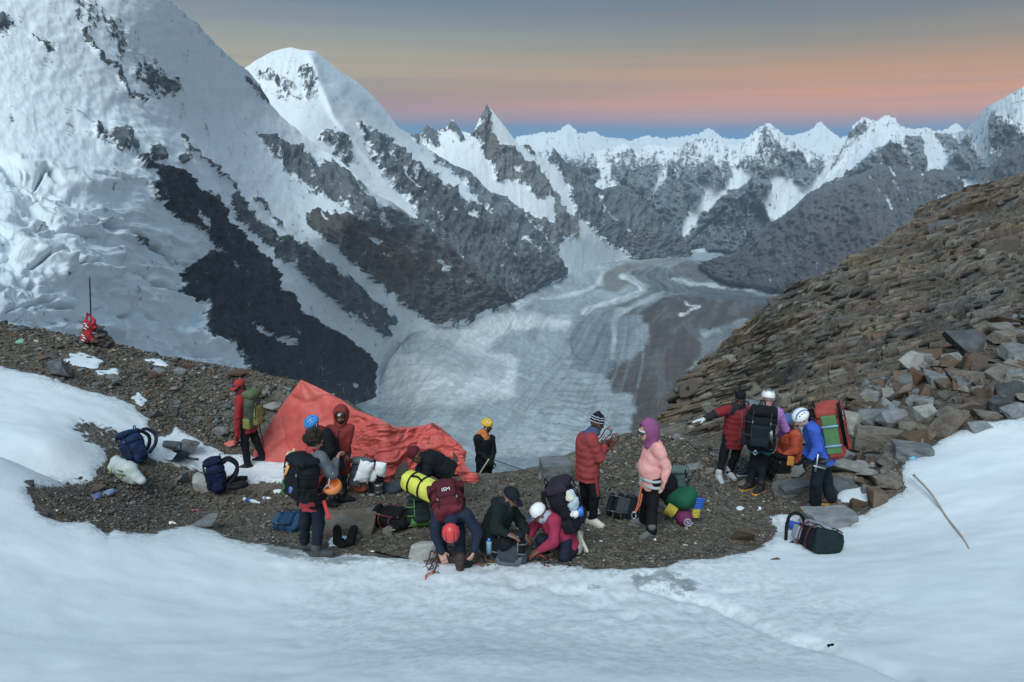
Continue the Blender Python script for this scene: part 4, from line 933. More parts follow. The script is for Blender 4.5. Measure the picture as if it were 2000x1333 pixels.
def rock_slope():
    crest = [(1296, 850), (1300, 835), (1306, 812), (1330, 775), (1351, 737), (1377, 692), (1400, 685), (1415, 659), (1452, 644), (1456, 630), (1472, 612), (1512, 587), (1536, 570), (1580, 550), (1630, 530), (1652, 518), (1684, 492), (1720, 470), (1752, 448), (1775, 435), (1792, 418), (1812, 400),
             (1860, 384), (1885, 374), (1912, 364), (1955, 352), (2000, 338), (2200, 280)]
    base = [(1300, 870), (1330, 885), (1400, 880), (1500, 875), (1560, 850), (1620, 830), (1680, 800), (1740, 760), (1800, 735), (1850, 710), (1920, 680), (2000, 640), (2200, 560)]
    ctrl = np.array([(1300, 840, 13.4), (1377, 692, 15.5), (1456, 630, 18), (1536, 570, 21), (1652, 518, 24), (1752, 448, 28), (1860, 384, 32), (2000, 338, 37), (2200, 280, 40), (1300, 870, 12.9), (1400, 880, 12.6), (1500, 875, 12.4), (1620, 830, 13.0), (1740, 760, 14.4), (1850, 710, 15.6),
                     (2000, 640, 18), (2200, 560, 19), (1450, 780, 14.3), (1600, 700, 17), (1800, 560, 21.5), (1400, 760, 14.2)], float)
    ns, nt = 620, 400
    cu, bu = resample(crest, ns), resample(base, ns)
    t = np.linspace(0, 1, nt)[:, None]
    u = cu[None, :, 0] * (1 - t) + bu[None, :, 0] * t
    v = cu[None, :, 1] * (1 - t) + bu[None, :, 1] * t
    dist = np.exp(tps(ctrl[:, :2] / 1000, np.log(ctrl[:, 2]))(np.stack([u.ravel(), v.ravel()], -1) / 1000)).reshape(u.shape)
    P = at_y(u, v, dist)
    nrm = grid_normals(P)
    uf, vf = u.ravel(), v.ravel()
    q = np.stack([uf, vf, 0 * uf], -1)
    warp = fbm(q / 200.0, 2) * 12 + fbm(q / 40.0, 3) * 2.0
    dip = 0.30 - 0.10 * sstep(uf, 1350, 1700)
    w = vf + dip * (uf - 1300) + warp
    a = uf - dip * vf
    h = np.zeros(len(uf)); colr = np.zeros((len(uf), 3)); 
    pal = np.array([(0.082, 0.076, 0.068), (0.060, 0.058, 0.056), (0.112, 0.098, 0.080), (0.135, 0.112, 0.082), (0.098, 0.100, 0.098), (0.105, 0.078, 0.058), (0.15, 0.145, 0.135), (0.072, 0.066, 0.058)])
    for th, amp, bw in ((38.0, 0.42, 230.0), (15.0, 0.40, 130.0), (6.5, 0.30, 80.0)):
        ww = w + fbm(q / 80.0 + th, 2) * th * 0.35
        k = np.floor(ww / th); fr = ww / th - k
        b = np.floor((a + _hash(k, 3.3) * 500) / (bw * (0.6 + 0.9 * _hash(k, 9.1))))
        off = _hash(k * 1.7 + 0.3, b * 2.3 + th)
        prof = np.where(fr > 0.86, (1 - fr) / 0.14, 0.35 + 0.65 * fr / 0.86)      # ledge: leans out downward, undercut below
        h += amp * (off * 0.75 + 0.25) * prof
        if th < 40:
            ci = (_hash(k * 3.1, b * 7.7 + th) * 8).astype(int)
            colr += pal[ci] * (0.62 if th < 10 else 0.38) * 1.05
    fade = sstep(w * 0 + vf, 0, 1)
    tn = np.broadcast_to(t, u.shape).ravel()
    big = fbm(q / 150.0 + 4, 3) * 0.6
    disp = ((h - 0.45) * 1.1 + big) * dist.ravel() / 17.0 * np.clip(tn / 0.05, 0.3, 1)
    disp += fbm(q / 9.0, 3, 0.6) * 0.06 * dist.ravel() / 17.0
    smooth_zone = sstep(poly_sd(uf, vf, [(1500, 830), (1560, 720), (1600, 690), (1560, 780), (1540, 860)]), -15, 15)
    colr = colr * (1 - smooth_zone[:, None] * 0.6) + np.array((0.19, 0.175, 0.15)) * smooth_zone[:, None] * 0.6
    och = sstep(fbm(q / 60.0 + 50, 3), 0.12, 0.35)[:, None] * sstep(tn, 0.7, 0.0)[:, None]
    colr = colr * (1 - 0.5 * och) + np.array((0.22, 0.17, 0.11)) * 0.5 * och
    vein = sstep(1.6 - line_d(uf, vf, [(1706, 600), (1712, 630), (1722, 660), (1735, 690), (1745, 705)]) + fbm(q / 5.0, 2) * 2, 0, 1)[:, None]
    colr = colr * (1 - vein) + np.array((0.36, 0.33, 0.28)) * vein
    G = (P.reshape(-1, 3) + nrm.reshape(-1, 3) * disp[:, None]).reshape(nt, ns, 3)
    away = G[0] - CAM; away[:, 2] = 0; away /= np.linalg.norm(away, axis=1)[:, None]
    bk = [G[0] + away * 14 + np.array([0, 0, -16.0]), G[0] + away * 5 + np.array([0, 0, -3.5]), G[0] + away * 1.4 + np.array([0, 0, -0.5])]
    low = G[-1] + np.array([0, 0.3, -1.2])
    A = np.concatenate([np.stack(bk), G, low[None]], 0)
    cc = colr.reshape(nt, ns, 3); cc = np.concatenate([np.repeat(cc[:1], 3, 0), cc, cc[-1:]], 0)
    bed = np.stack([a / 100, w / 100, 0 * a], -1).reshape(nt, ns, 3); bed = np.concatenate([np.repeat(bed[:1], 3, 0), bed, bed[-1:]], 0).reshape(-1, 3)
    o = mk('rock_slope', A.reshape(-1, 3), grid_faces(nt + 4, ns), strata_mat(), loc=(9, 16, 0), attrs={'rock': cc.reshape(-1, 3), 'bed': bed}, shade=False)
    tag(o, kind='structure')
    # slabs that stand proud of the beds: the largest singly, the thin ledges as one mass
    r = np.random.default_rng(21)
    ev = tps(ctrl[:, :2] / 1000, np.log(ctrl[:, 2]))
    def axes(uu, vv):
        dp = 0.30 - 0.10 * sstep(uu, 1350, 1700)
        at = lambda x, y: at_y(x, y, np.exp(ev(np.stack([x, y], -1) / 1000)))
        p0 = at(uu, vv); T = at(uu + 8, vv - 8 * dp) - p0; Bv = at(uu, vv - 8) - p0
        T /= np.linalg.norm(T, axis=1)[:, None]
        n_ = np.cross(T, Bv); n_ /= np.linalg.norm(n_, axis=1)[:, None]
        n_ *= np.sign(((CAM - p0) * n_).sum(1))[:, None]
        n_ = n_ + np.array([0, 0, -0.25]); n_ -= T * (n_ * T).sum(1)[:, None]; n_ /= np.linalg.norm(n_, axis=1)[:, None]
        return T, n_, np.cross(n_, T)
    from mathutils import Matrix
    I = r.integers(8, nt - 6, 7200); Jx = r.integers(4, ns - 40, 7200)
    keep = (u[I, Jx] < 2015)
    I, Jx = I[keep], Jx[keep]
    T, n_, Bx = axes(u[I, Jx], v[I, Jx])
    kinds = ['mix', 'mix', 'rust', 'dark', 'tan', 'mix']
    for c in range(296):
        i, j = I[c], Jx[c]; p = G[i, j]; k = ppm(p)
        wpx = r.uniform(16, 44) if r.random() < 0.75 else r.uniform(44, 80)
        ww = wpx / k; hh = r.uniform(5, 11) / k; dd = min(ww, 40 / k) * r.uniform(0.6, 1.0)
        M = Matrix([[T[c][q_], n_[c][q_], Bx[c][q_]] for q_ in range(3)])
        sl = put_rock('slab', rock_data(kinds[int(r.integers(0, 6))], int(r.integers(0, 7)), 16, 0.32, 0.03), p - n_[c] * dd * 0.2, (ww, dd, hh * 1.4), (0, 0, 0), o)
        sl.rotation_euler = M.to_euler()
    base = []
    for s_ in range(8):
        bm = rock_bm(700 + s_, n=16, boxy=0.18, bev=0); bmesh.ops.triangulate(bm, faces=bm.faces); bm.verts.index_update()
        base.append((np.array([x.co[:] for x in bm.verts]), np.array([[x.index for x in f.verts] for f in bm.faces]))); bm.free()
    Vv, Ff, Cc, off = [], [], [], 0
    colg = colr.reshape(nt, ns, 3)
    for c in range(296, len(I)):
        i, j = I[c], Jx[c]; p = G[i, j]; k = ppm(p)
        b_, f_ = base[c % 8]
        ww = r.uniform(14, 70) / k; hh = r.uniform(1.8, 5.2) / k; dd = r.uniform(9, 20) / k
        tw = r.normal(0, 0.06)
        Tc = T[c] + Bx[c] * tw
        vv_ = p - n_[c] * dd * r.uniform(0.26, 0.46) + b_[:, :1] * ww * Tc + b_[:, 1:2] * dd * n_[c] + b_[:, 2:3] * hh * Bx[c]
        Vv.append(vv_); Ff.append(f_ + off); off += len(vv_)
        Cc.append(np.tile(colg[i, j] * r.uniform(0.5, 1.25) * np.array([1 + r.normal(0, .05), 1, 1 - r.normal(0, .05)]), (len(vv_), 1)))
    m = bpy.data.materials.new('ledge_rock'); m.use_nodes = True
    t2 = m.node_tree; bs = t2.nodes['Principled BSDF']
    ca = N(t2, 'ShaderNodeAttribute', _attribute_name='Col').outputs['Color']
    nn = N(t2, 'ShaderNodeTexNoise', Vector=N(t2, 'ShaderNodeTexCoord').outputs['Object'], Scale=6.0, Detail=6.0, Roughness=0.7).outputs[0]
    t2.links.new(N(t2, 'ShaderNodeVectorMath', _operation='SCALE', i0=ca, Scale=math_node(t2, 'MULTIPLY_ADD', nn, 1.5, 0.2)).outputs[0], bs.inputs['Base Color'])
    bs.inputs['Roughness'].default_value = 0.9
    tag(mk('ledges', np.concatenate(Vv), np.concatenate(Ff), m, o, col=np.concatenate(Cc), shade=False), kind='stuff')
    return G
SLOPE = rock_slope()

# the large boulders, each a thing of its own
BOULDERS = [
    ((1849, 643, 1944, 712), 'dark', 3, 'big dark pyramid shaped boulder perched high on the boulder pile', dict(boxy=0.9, rot=0.5, n=8)),
    ((1947, 629, 2004, 664), 'tan', 1, 'tan and grey block at the top right end of the boulder pile', {}),
    ((1966, 670, 2012, 708), 'grey', 2, 'purplish grey boulder right of the dark pyramid boulder', {}),
    ((1824, 796, 1907, 856), 'tan', 4, 'largest tan brown block, lying just above the snow bank on the right', dict(rot=0.4)),
    ((1725, 798, 1793, 838), 'grey', 5, 'wide grey flat topped boulder left of the upright pale tan one', {}),
    ((1788, 787, 1830, 830), 'pale', 6, 'upright pale tan boulder leaning against the largest tan block', dict(tilt=20)),
    ((1685, 798, 1733, 838), 'grey', 8, 'grey angular boulder just right of the pale striped one', {}),
    ((1636, 796, 1696, 848), 'pale', 9, 'pale striped boulder right behind the red backpack', dict(thick=1.0)),
    ((1768, 838, 1826, 882), 'rust', 10, 'rust brown boulder below the wide grey flat topped one', {}),
    ((1761, 868, 1818, 902), 'grey', 11, 'grey brown wedge shaped boulder touching the snow next to the blue bottle', dict(slab=True, thick=0.7, rot=-0.35)),
    ((1683, 841, 1760, 881), 'tan', 12, 'long brown plank shaped rock sloping down to the right', dict(slab=True, thick=0.4, rot=-0.3)),
    ((1937, 775, 1975, 811), 'dark', 13, 'dark grey upright boulder near the right edge above the snow', {}),
    ((1966, 787, 2006, 824), 'grey', 14, 'smooth grey boulder touching the snow at the right edge', {}),
    ((1903, 825, 1942, 852), 'grey', 15, 'grey wedge half buried in the top of the right snow bank', {}),
    ((1957, 742, 2006, 788), 'dark', 16, 'bluish dark grey boulder at the right edge above the smooth grey one', {}),
    ((1784, 770, 1835, 802), 'grey', 17, 'grey slanting boulder behind the upright pale tan one', dict(tilt=15)),
    ((1737, 753, 1786, 784), 'tan', 18, 'yellowish tilted slab propped at the back of the boulder pile', dict(thick=0.3, tilt=25)),
    ((1865, 726, 1928, 748), 'tan', 20, 'flat tan slab below the dark pyramid boulder', {}),
    ((1921, 798, 1970, 822), 'tan', 22, 'orange tan flat stone on top of the snow edge at the right', {}),
    ((1892, 773, 1939, 798), 'rust', 23, 'rusty orange block behind the largest tan block', {}),
    ((1622, 886, 1698, 944), 'pale', 25, 'big pale white boulder split by a dark crack behind the man in blue', dict(thick=0.9)),
    ((1706, 924, 1769, 960), 'tan', 26, 'brown grey boulder with its foot in the snow above the wooden wand', {}),
    ((1678, 956, 1735, 1000), 'rust', 27, 'rounded brown boulder half sunk in the snow below the pile', dict(boxy=0.8)),
    ((1664, 974, 1688, 997), 'rust', 29, 'small pointed rust stone at the snow edge by the blue jacketed man', {}),
    ((1633, 936, 1691, 962), 'grey', 30, 'flat grey rock right of the feet of the man in blue', {}),
    ((1588, 1000, 1668, 1042), 'grey', 31, 'flat grey stone slab behind the black pack on the snow', dict(slab=True, thick=0.6, rot=0.15, hmin=0.24)),
    ((1522, 944, 1585, 968), 'grey', 32, 'thin blue grey slab on the gravel in front of the sitting man', dict(slab=True, thick=0.5, hmin=0.14)),
    ((1534, 906, 1580, 938), 'pale', 33, 'pale tan block the man in orange rests beside', {}),
    ((1516, 924, 1545, 951), 'tan', 34, 'small tan stone below the orange patch of the black bag', {}),
    ((1433, 1031, 1474, 1066), 'rust', 40, 'single rusty brown cube shaped stone on the open gravel', dict(boxy=0.4)),
    ((622, 1003, 718, 1052), 'tan', 41, 'flat beige rectangular slab on the gravel beside the black overmitts', dict(slab=True, thick=0.75, rot=0.05, sink=0.3, hmin=0.2)),
    ((797, 1063, 866, 1102), 'pale', 42, 'white flat rock under the boot of the bending man in the red helmet', dict(boxy=0.7)),
    ((1060, 901, 1110, 944), 'grey', 43, 'grey squared block on the brink of the saddle', dict(slab=True, rot=0.2)),
    ((1104, 891, 1134, 926), 'tan', 44, 'tan block leaning on the grey squared block at the brink', {}),
    ((363, 998, 416, 1038), 'grey', 45, 'pale grey pointed stone at the lower edge of the gravel', dict(boxy=0.8)),
    ((338, 858, 384, 897), 'grey', 46, 'grey pointed rock in the snow behind the dark pan', dict(boxy=0.9)),
    ((312, 862, 346, 888), 'dark', 47, 'dark curved stone in the snow left of the grey pointed rock', {}),
    ((416, 834, 447, 857), 'grey', 48, 'light grey slab left of the man in the red cap', dict(thick=0.5)),
    ((334, 922, 361, 948), 'grey', 49, 'grey angular stone on the gravel between the two blue packs', {}),
    ((86, 704, 138, 742), 'dark', 50, 'long dark boulder below the cairn at the edge of the left snow bank', dict(thick=0.5, rot=-0.6)),
    ((40, 937, 61, 953), 'dark', 51, 'lone dark stone on the snow at the far left', {}),
    ((79, 996, 97, 1011), 'dark', 52, 'dark brown stone by the left tip of the gravel patch', {}),
    ((513, 788, 546, 810), 'pale', 53, 'cream and rust stone behind the camouflage backpack', dict(boxy=0.8)),
    ((438, 725, 476, 742), 'rust', 54, 'reddish flat slab on the rim above the man in the red cap', dict(thick=0.5)),
    ((1508, 1092, 1527, 1104), 'tan', 55, 'small tan stone on the snow left of the black pack', {}),
    ((370, 925, 416, 969), 'pale', 56, 'rounded pale grey stone beside the navy backpack', dict(boxy=1.0, n=40)),
    ((748, 1030, 768, 1048), 'tan', 57, 'small cream stone in front of the fallen black pack', {}),
    ((1298, 700, 1298, 700), None, 0, '', {}),
]
for box, kind, var, lab, kw in BOULDERS:
    if kind is None: continue
    o = box_rock('boulder', box, kind, var, **{'bev': 0.025, 'rot': (var * 0.7) % 0.9 - 0.45, **kw})
    tag(o, lab, 'boulder' if (box[2] - box[0]) > 40 else 'stone')

# the rest of the pile
def boulder_pile():
    root = empty('boulder_pile', hit(1780, 880))
    tag(root, 'pile of broken grey, tan and rusty rocks above the right snow bank', 'boulder pile')
    r = np.random.default_rng(8)
    poly = np.array([(1545, 900), (1560, 850), (1620, 815), (1690, 765), (1760, 725), (1840, 690), (1900, 655), (1990, 610), (2080, 600), (2080, 800), (1990, 815), (1895, 828), (1840, 850), (1790, 885), (1755, 905), (1745, 945), (1690, 975), (1640, 965), (1600, 940)])
    kinds = ['grey', 'grey', 'tan', 'tan', 'rust', 'rust', 'mix', 'pale', 'tan']
    n = 0
    while n < 285:
        uu, vv = r.uniform(1540, 2080), r.uniform(600, 980)
        if poly_sd(np.array([uu]), np.array([vv]), poly)[0] < -2: continue
        w = r.uniform(13, 28) if r.random() < 0.68 else r.uniform(28, 54)
        box_rock('rock', (uu - w / 2, vv - w * r.uniform(0.45, 0.95), uu + w / 2, vv), kinds[int(r.integers(0, len(kinds)))], int(r.integers(0, 12)), root, rot=r.uniform(-1.5, 1.5), tilt=r.uniform(-35, 35), thick=r.uniform(0.6, 1.0), sink=r.uniform(-0.15, 0.2), n=int(r.choice([8, 10, 13])), boxy=float(r.choice([0.45, 0.7, 0.95])), bev=0.02)
        n += 1
boulder_pile()

# stones of the rubble rim and the platform: the largest ones singly, the rest as one mass
RIMP = [(-60, 640), (0, 628), (100, 648), (170, 660), (300, 690), (400, 714), (480, 722), (520, 735), (540, 770), (500, 850), (460, 880), (400, 866), (345, 836), (310, 850), (292, 822), (262, 795), (220, 775), (160, 757), (100, 745), (60, 727), (0, 718), (-60, 712)]
PLAT = [(300, 900), (420, 960), (560, 960), (700, 920), (900, 930), (1060, 935), (1180, 880), (1300, 850), (1420, 880), (1530, 960), (1640, 975), (1640, 1000), (1500, 1010), (1510, 1050), (1400, 1085), (1200, 1108), (900, 1100), (700, 1075), (500, 1060), (360, 1030), (260, 1042), (130, 1020), (70, 970), (180, 950), (230, 890)]
BACK = [(1060, 945), (1110, 900), (1180, 868), (1240, 850), (1310, 850), (1420, 885), (1540, 930), (1500, 960), (1380, 940), (1300, 960), (1200, 940), (1120, 950)]
def scatter_px(r, poly, n):
    poly = np.array(poly, float); lo, hi = poly.min(0), poly.max(0)
    out = []
    while len(out) < n:
        q = np.stack([r.uniform(lo[0], hi[0], n * 2), r.uniform(lo[1], hi[1], n * 2)], -1)
        out += list(q[poly_sd(q[:, 0], q[:, 1], poly) > 0])
    return np.array(out[:n])
def ground_px(q):
    """Many photo pixels to the near ground at once."""
    d = ray(q[:, 0], q[:, 1]); d = d / d[:, 1:2]
    ys = np.linspace(3, 20.5, 90)
    done = np.full(len(q), np.nan); prev = None
    for y in ys:
        p = CAM + d * y
        gap = p[:, 2] - ground_z(p[:, 0], p[:, 1])
        if prev is not None:
            m_ = np.isnan(done) & (gap < 0)
            done[m_] = y - (ys[1] - ys[0]) * (-gap[m_]) / (prev[m_] - gap[m_] + 1e-9)
        prev = gap
    ok = ~np.isnan(done)
    p = CAM + d[ok] * done[ok][:, None]
    p[:, 2] = ground_z(p[:, 0], p[:, 1])
    return p
def stones():
    r = np.random.default_rng(31)
    kinds = ['mix', 'mix', 'dark', 'rust', 'tan', 'grey']
    q = np.concatenate([scatter_px(r, RIMP, 170), scatter_px(r, BACK, 75), scatter_px(r, PLAT, 40)])
    for i, p in enumerate(ground_px(q)):
        k = ppm(p)
        w = (r.uniform(8, 15) if r.random() < 0.65 else r.uniform(15, 30)) / k * (0.8 if i > 245 else 1)
        put_rock('stone', rock_data((['tan', 'grey', 'pale', 'tan', 'mix', 'grey'] if 170 <= i < 245 else kinds)[int(r.integers(0, 6))], int(r.integers(0, 9)), 12, 0.6, 0.03), p + np.array([0, 0, w * 0.14]), (w, w * r.uniform(0.6, 1), w * r.uniform(0.3, 0.6)), (r.uniform(-0.35, 0.35), r.uniform(-0.35, 0.35), r.uniform(0, 6.3)), GROUND)
    # fine rubble, beyond counting
    base = []
    for s in range(10):
        bm = rock_bm(900 + s, n=9, boxy=0.7, bev=0)
        bmesh.ops.triangulate(bm, faces=bm.faces)
        bm.verts.index_update()
        base.append((np.array([v.co[:] for v in bm.verts]), np.array([[v.index for v in f.verts] for f in bm.faces])))
        bm.free()
    q = np.concatenate([scatter_px(r, RIMP, 3600), scatter_px(r, BACK, 2200), scatter_px(r, PLAT, 5200), scatter_px(r, [(60, 960), (130, 930), (230, 890), (330, 950), (360, 1030), (260, 1042), (130, 1020)], 900), scatter_px(r, [(-60, 640), (0, 628), (170, 660), (480, 722), (600, 750), (690, 790), (640, 800), (470, 735), (300, 705), (100, 670)], 900),
                        scatter_px(r, [(150, 820), (262, 850), (262, 880), (215, 885), (170, 868)], 60), scatter_px(r, [(1580, 970), (1790, 1000), (1740, 1070), (1600, 1070)], 90), scatter_px(r, [(560, 1080), (1500, 1080), (1450, 1125), (620, 1120)], 520), scatter_px(r, [(1560, 900), (1620, 830), (1760, 740), (1990, 630), (2060, 780), (1890, 825), (1760, 905), (1740, 950), (1640, 970)], 1500)])
    P = ground_px(q)
    cols = np.array([(0.065, 0.06, 0.054), (0.045, 0.044, 0.043), (0.10, 0.09, 0.075), (0.14, 0.125, 0.10), (0.105, 0.075, 0.055), (0.12, 0.125, 0.128), (0.24, 0.235, 0.22), (0.075, 0.07, 0.066)])
    pr = np.array([0.24, 0.2, 0.16, 0.08, 0.1, 0.12, 0.03, 0.07])
    V, F, Cc, off = [], [], [], 0
    for p in P:
        b, f = base[int(r.integers(0, 10))]
        w = r.uniform(2.6, 7.5) * (1.8 if r.random() < 0.12 else 1) / ppm(p)
        a = r.uniform(0, 6.28); ca, sa = math.cos(a), math.sin(a)
        vv = b * np.array([w, w * r.uniform(0.55, 1), w * r.uniform(0.35, 0.7)])
        vv = np.stack([vv[:, 0] * ca - vv[:, 1] * sa, vv[:, 0] * sa + vv[:, 1] * ca, vv[:, 2]], -1) + p + np.array([0, 0, w * 0.1 + 0.012])
        V.append(vv); F.append(f + off); off += len(vv)
        Cc.append(np.tile(cols[r.choice(8, p=pr)] * np.array([1.06, 1.0, 0.9]) * r.uniform(1.0, 2.1), (len(vv), 1)))
    m = bpy.data.materials.new('fine_rubble'); m.use_nodes = True
    t = m.node_tree; bs = t.nodes['Principled BSDF']
    c = N(t, 'ShaderNodeAttribute', _attribute_name='Col').outputs['Color']
    n = N(t, 'ShaderNodeTexNoise', Vector=N(t, 'ShaderNodeTexCoord').outputs['Object'], Scale=24.0, Detail=4.0).outputs[0]
    t.links.new(N(t, 'ShaderNodeVectorMath', _operation='SCALE', i0=c, Scale=math_node(t, 'MULTIPLY_ADD', n, 1.2, 0.4)).outputs[0], bs.inputs['Base Color'])
    bs.inputs['Roughness'].default_value = 0.9
    o = mk('gravel', np.concatenate(V), np.concatenate(F), m, parent=None, loc=(0, 10, 0), col=np.concatenate(Cc), shade=False)
    tag(o, kind='stuff')
stones()
# ------------------------------------------------------------------ soft bodies: blended volumes turned into one surface
def nrm_(a):
    a = np.asarray(a, float)
    return a / (np.linalg.norm(a) + 1e-12)
def V3(*a): return np.array(a, float)
def cap(a, b, ra, rb=None, col=None, flat=None, quilt=None, k=None, sub=False):
    a = np.asarray(a, float); b = np.asarray(b, float); rb = ra if rb is None else rb
    ab = b - a; L2 = float(ab @ ab) + 1e-9; L = math.sqrt(L2)
    if flat is not None:
        n = nrm_(flat[0]); f = flat[1]
    def fn(p):
        q = p - a; ab2, l2 = ab, L2
        if flat is not None:
            q = q + (q @ n)[..., None] * n * (1 / f - 1)
            ab2 = ab + (ab @ n) * n * (1 / f - 1); l2 = float(ab2 @ ab2) + 1e-9
        t = np.clip((q @ ab2) / l2, 0, 1)
        d = np.linalg.norm(q - t[..., None] * ab2, axis=-1) - (ra + (rb - ra) * t)
        if quilt is not None:
            s_ = (q @ ab2) / math.sqrt(l2)
            s_ = s_ + 0.014 * np.sin(p @ np.array([17.0, 13.0, 5.0])) + 0.008 * np.sin(p @ np.array([-29.0, 31.0, 11.0]))
            d = d - quilt[1] * (np.abs(np.sin(np.pi * s_ / quilt[0])) ** 0.6 - 0.7)
        if flat is not None: d = d * (0.5 + 0.5 * f)
        return d
    m = max(ra, rb) * max(1.0, flat[1] if flat is not None else 1.0) + 0.01
    return dict(fn=fn, lo=np.minimum(a, b) - m, hi=np.maximum(a, b) + m, col=col, k=k, sub=sub)
def ell(c, r, R=None, col=None, k=None, sub=False):
    c = np.asarray(c, float); r = np.asarray(r, float); R_ = np.eye(3) if R is None else R
    def fn(p):
        q = (p - c) @ R_
        k0 = np.linalg.norm(q / r, axis=-1); k1 = np.linalg.norm(q / (r * r), axis=-1) + 1e-9
        return k0 * (k0 - 1) / k1
    m = r.max() + 0.005
    return dict(fn=fn, lo=c - m, hi=c + m, col=col, k=k, sub=sub)
def rbox(c, hf, r, R=None, col=None, k=None, sub=False, taper=0.0):
    c = np.asarray(c, float); hf = np.asarray(hf, float); R_ = np.eye(3) if R is None else R
    def fn(p):
        q = (p - c) @ R_
        if taper:
            sc_ = 1 + taper * q[..., 2:3] / hf[2]
            q = np.concatenate([q[..., :2] / np.maximum(sc_, 0.3), q[..., 2:3]], -1)
        d = np.abs(q) - (hf - r)
        return np.linalg.norm(np.maximum(d, 0), axis=-1) + np.minimum(d.max(-1), 0) - r
    m = np.linalg.norm(hf) * (1 + abs(taper))
    return dict(fn=fn, lo=c - m, hi=c + m, col=col, k=k, sub=sub)
_wd = np.random.default_rng(2).normal(size=(7, 3)); _wd /= np.linalg.norm(_wd, axis=1)[:, None]
def wrinkle(p, lam):
    o = 0
    for i, d in enumerate(_wd):
        o = o + np.sin((p @ d) * 2 * np.pi / (lam * (0.6 + 0.22 * i)) + 1.7 * i + 1.3 * np.sin((p @ _wd[(i + 3) % 7]) * 4.0 / lam * 0.8))
    return o / 7
def nets(V, o, h):
    S = V < 0
    nx, ny, nz = V.shape
    C8 = [(i, j, k) for i in (0, 1) for j in (0, 1) for k in (0, 1)]
    cnt = sum(S[i:nx - 1 + i, j:ny - 1 + j, k:nz - 1 + k].astype(np.int8) for i, j, k in C8)
    act = (cnt > 0) & (cnt < 8)
    I, J, K = np.nonzero(act)
    idx = -np.ones(act.shape, np.int64); idx[I, J, K] = np.arange(len(I))
    val = {q: V[I + q[0], J + q[1], K + q[2]] for q in C8}
    Pn = np.zeros((len(I), 3)); Wn = np.zeros(len(I))
    for q in C8:
        for ax in range(3):
            if q[ax]: continue
            q2 = list(q); q2[ax] = 1; q2 = tuple(q2)
            va, vb = val[q], val[q2]
            m = (va < 0) != (vb < 0)
            t = np.where(m, va / np.where(m, va - vb, 1), 0)
            for a in range(3):
                Pn[:, a] += np.where(m, q[a] + (t if a == ax else 0), 0)
            Wn += m
    Pn /= Wn[:, None]
    verts = o + h * (np.stack([I, J, K], -1) + Pn)
    F = []
    def quad(s0, s1, off, mk_):
        m = s0 != s1
        i, j, k = np.nonzero(m)
        fl = s0[i, j, k]
        c = mk_(i, j, k)
        f = np.stack([idx[x] for x in c], -1)
        f[~fl] = f[~fl][:, ::-1]
        F.append(f)
    quad(S[:-1, 1:-1, 1:-1], S[1:, 1:-1, 1:-1], 0, lambda i, j, k: [(i, j, k), (i, j + 1, k), (i, j + 1, k + 1), (i, j, k + 1)])
    quad(S[1:-1, :-1, 1:-1], S[1:-1, 1:, 1:-1], 1, lambda i, j, k: [(i, j, k), (i, j, k + 1), (i + 1, j, k + 1), (i + 1, j, k)])
    quad(S[1:-1, 1:-1, :-1], S[1:-1, 1:-1, 1:], 2, lambda i, j, k: [(i, j, k), (i + 1, j, k), (i + 1, j + 1, k), (i, j + 1, k)])
    return verts, np.concatenate(F)
def blend(prims, h, k=0.02, wr=None, dcol=(0.1, 0.1, 0.1)):
    un = [p for p in prims if not p['sub']]
    lo = np.min([p['lo'] for p in un], 0) - 2.5 * h - 0.012
    hi = np.max([p['hi'] for p in un], 0) + 2.5 * h + 0.012
    n = np.ceil((hi - lo) / h).astype(int) + 1
    Vv = np.full(n, 1.0, np.float32)
    ax = [lo[i] + h * np.arange(n[i]) for i in range(3)]
    for p in prims:
        kk = p['k'] if p['k'] is not None else k
        m = kk + 2 * h + 0.01
        a = np.clip(np.floor((p['lo'] - m - lo) / h).astype(int), 0, n); b = np.clip(np.ceil((p['hi'] + m - lo) / h).astype(int) + 1, 0, n)
        if np.any(b <= a): continue
        X, Y, Z = np.meshgrid(ax[0][a[0]:b[0]], ax[1][a[1]:b[1]], ax[2][a[2]:b[2]], indexing='ij')
        d = p['fn'](np.stack([X, Y, Z], -1))
        sl = Vv[a[0]:b[0], a[1]:b[1], a[2]:b[2]]
        if p['sub']:
            hh = np.clip(0.5 + 0.5 * (-d - sl) / kk, 0, 1)
            sl[...] = sl * (1 - hh) + (-d) * hh + kk * hh * (1 - hh)
        else:
            hh = np.clip(0.5 + 0.5 * (d - sl) / kk, 0, 1)
            sl[...] = d * (1 - hh) + sl * hh - kk * hh * (1 - hh)
    if wr is not None:
        near = np.abs(Vv) < wr[0] * 2 + 2 * h
        I = np.argwhere(near)
        Vv[near] += wr[0] * wrinkle(lo + h * I, wr[1])
    v, f = nets(Vv, lo, h)
    best = np.full(len(v), 1e9); col = np.tile(np.array(dcol, float), (len(v), 1))
    for p in un:
        if p['col'] is None: continue
        d = p['fn'](v); m = d < best - 1e-6
        best[m] = d[m]; col[m] = p['col']
    return v, f, col
def soft(name, prims, h, mat, parent=None, loc=None, k=0.02, wr=None):
    v, f, c = blend(prims, h, k, wr)
    return mk(name, v, f, mat, parent, loc, col=c)
def spline(pts, n=6):
    P = np.asarray(pts, float)
    if len(P) < 3: return P
    E = np.vstack([2 * P[0] - P[1], P, 2 * P[-1] - P[-2]])
    out = []
    for i in range(1, len(E) - 2):
        for t in np.linspace(0, 1, n, endpoint=False):
            a, b, c, d = E[i - 1], E[i], E[i + 1], E[i + 2]
            out.append(0.5 * ((2 * b) + (c - a) * t + (2 * a - 5 * b + 4 * c - d) * t * t + (3 * b - a - 3 * c + d) * t ** 3))
    out.append(P[-1])
    return np.array(out)
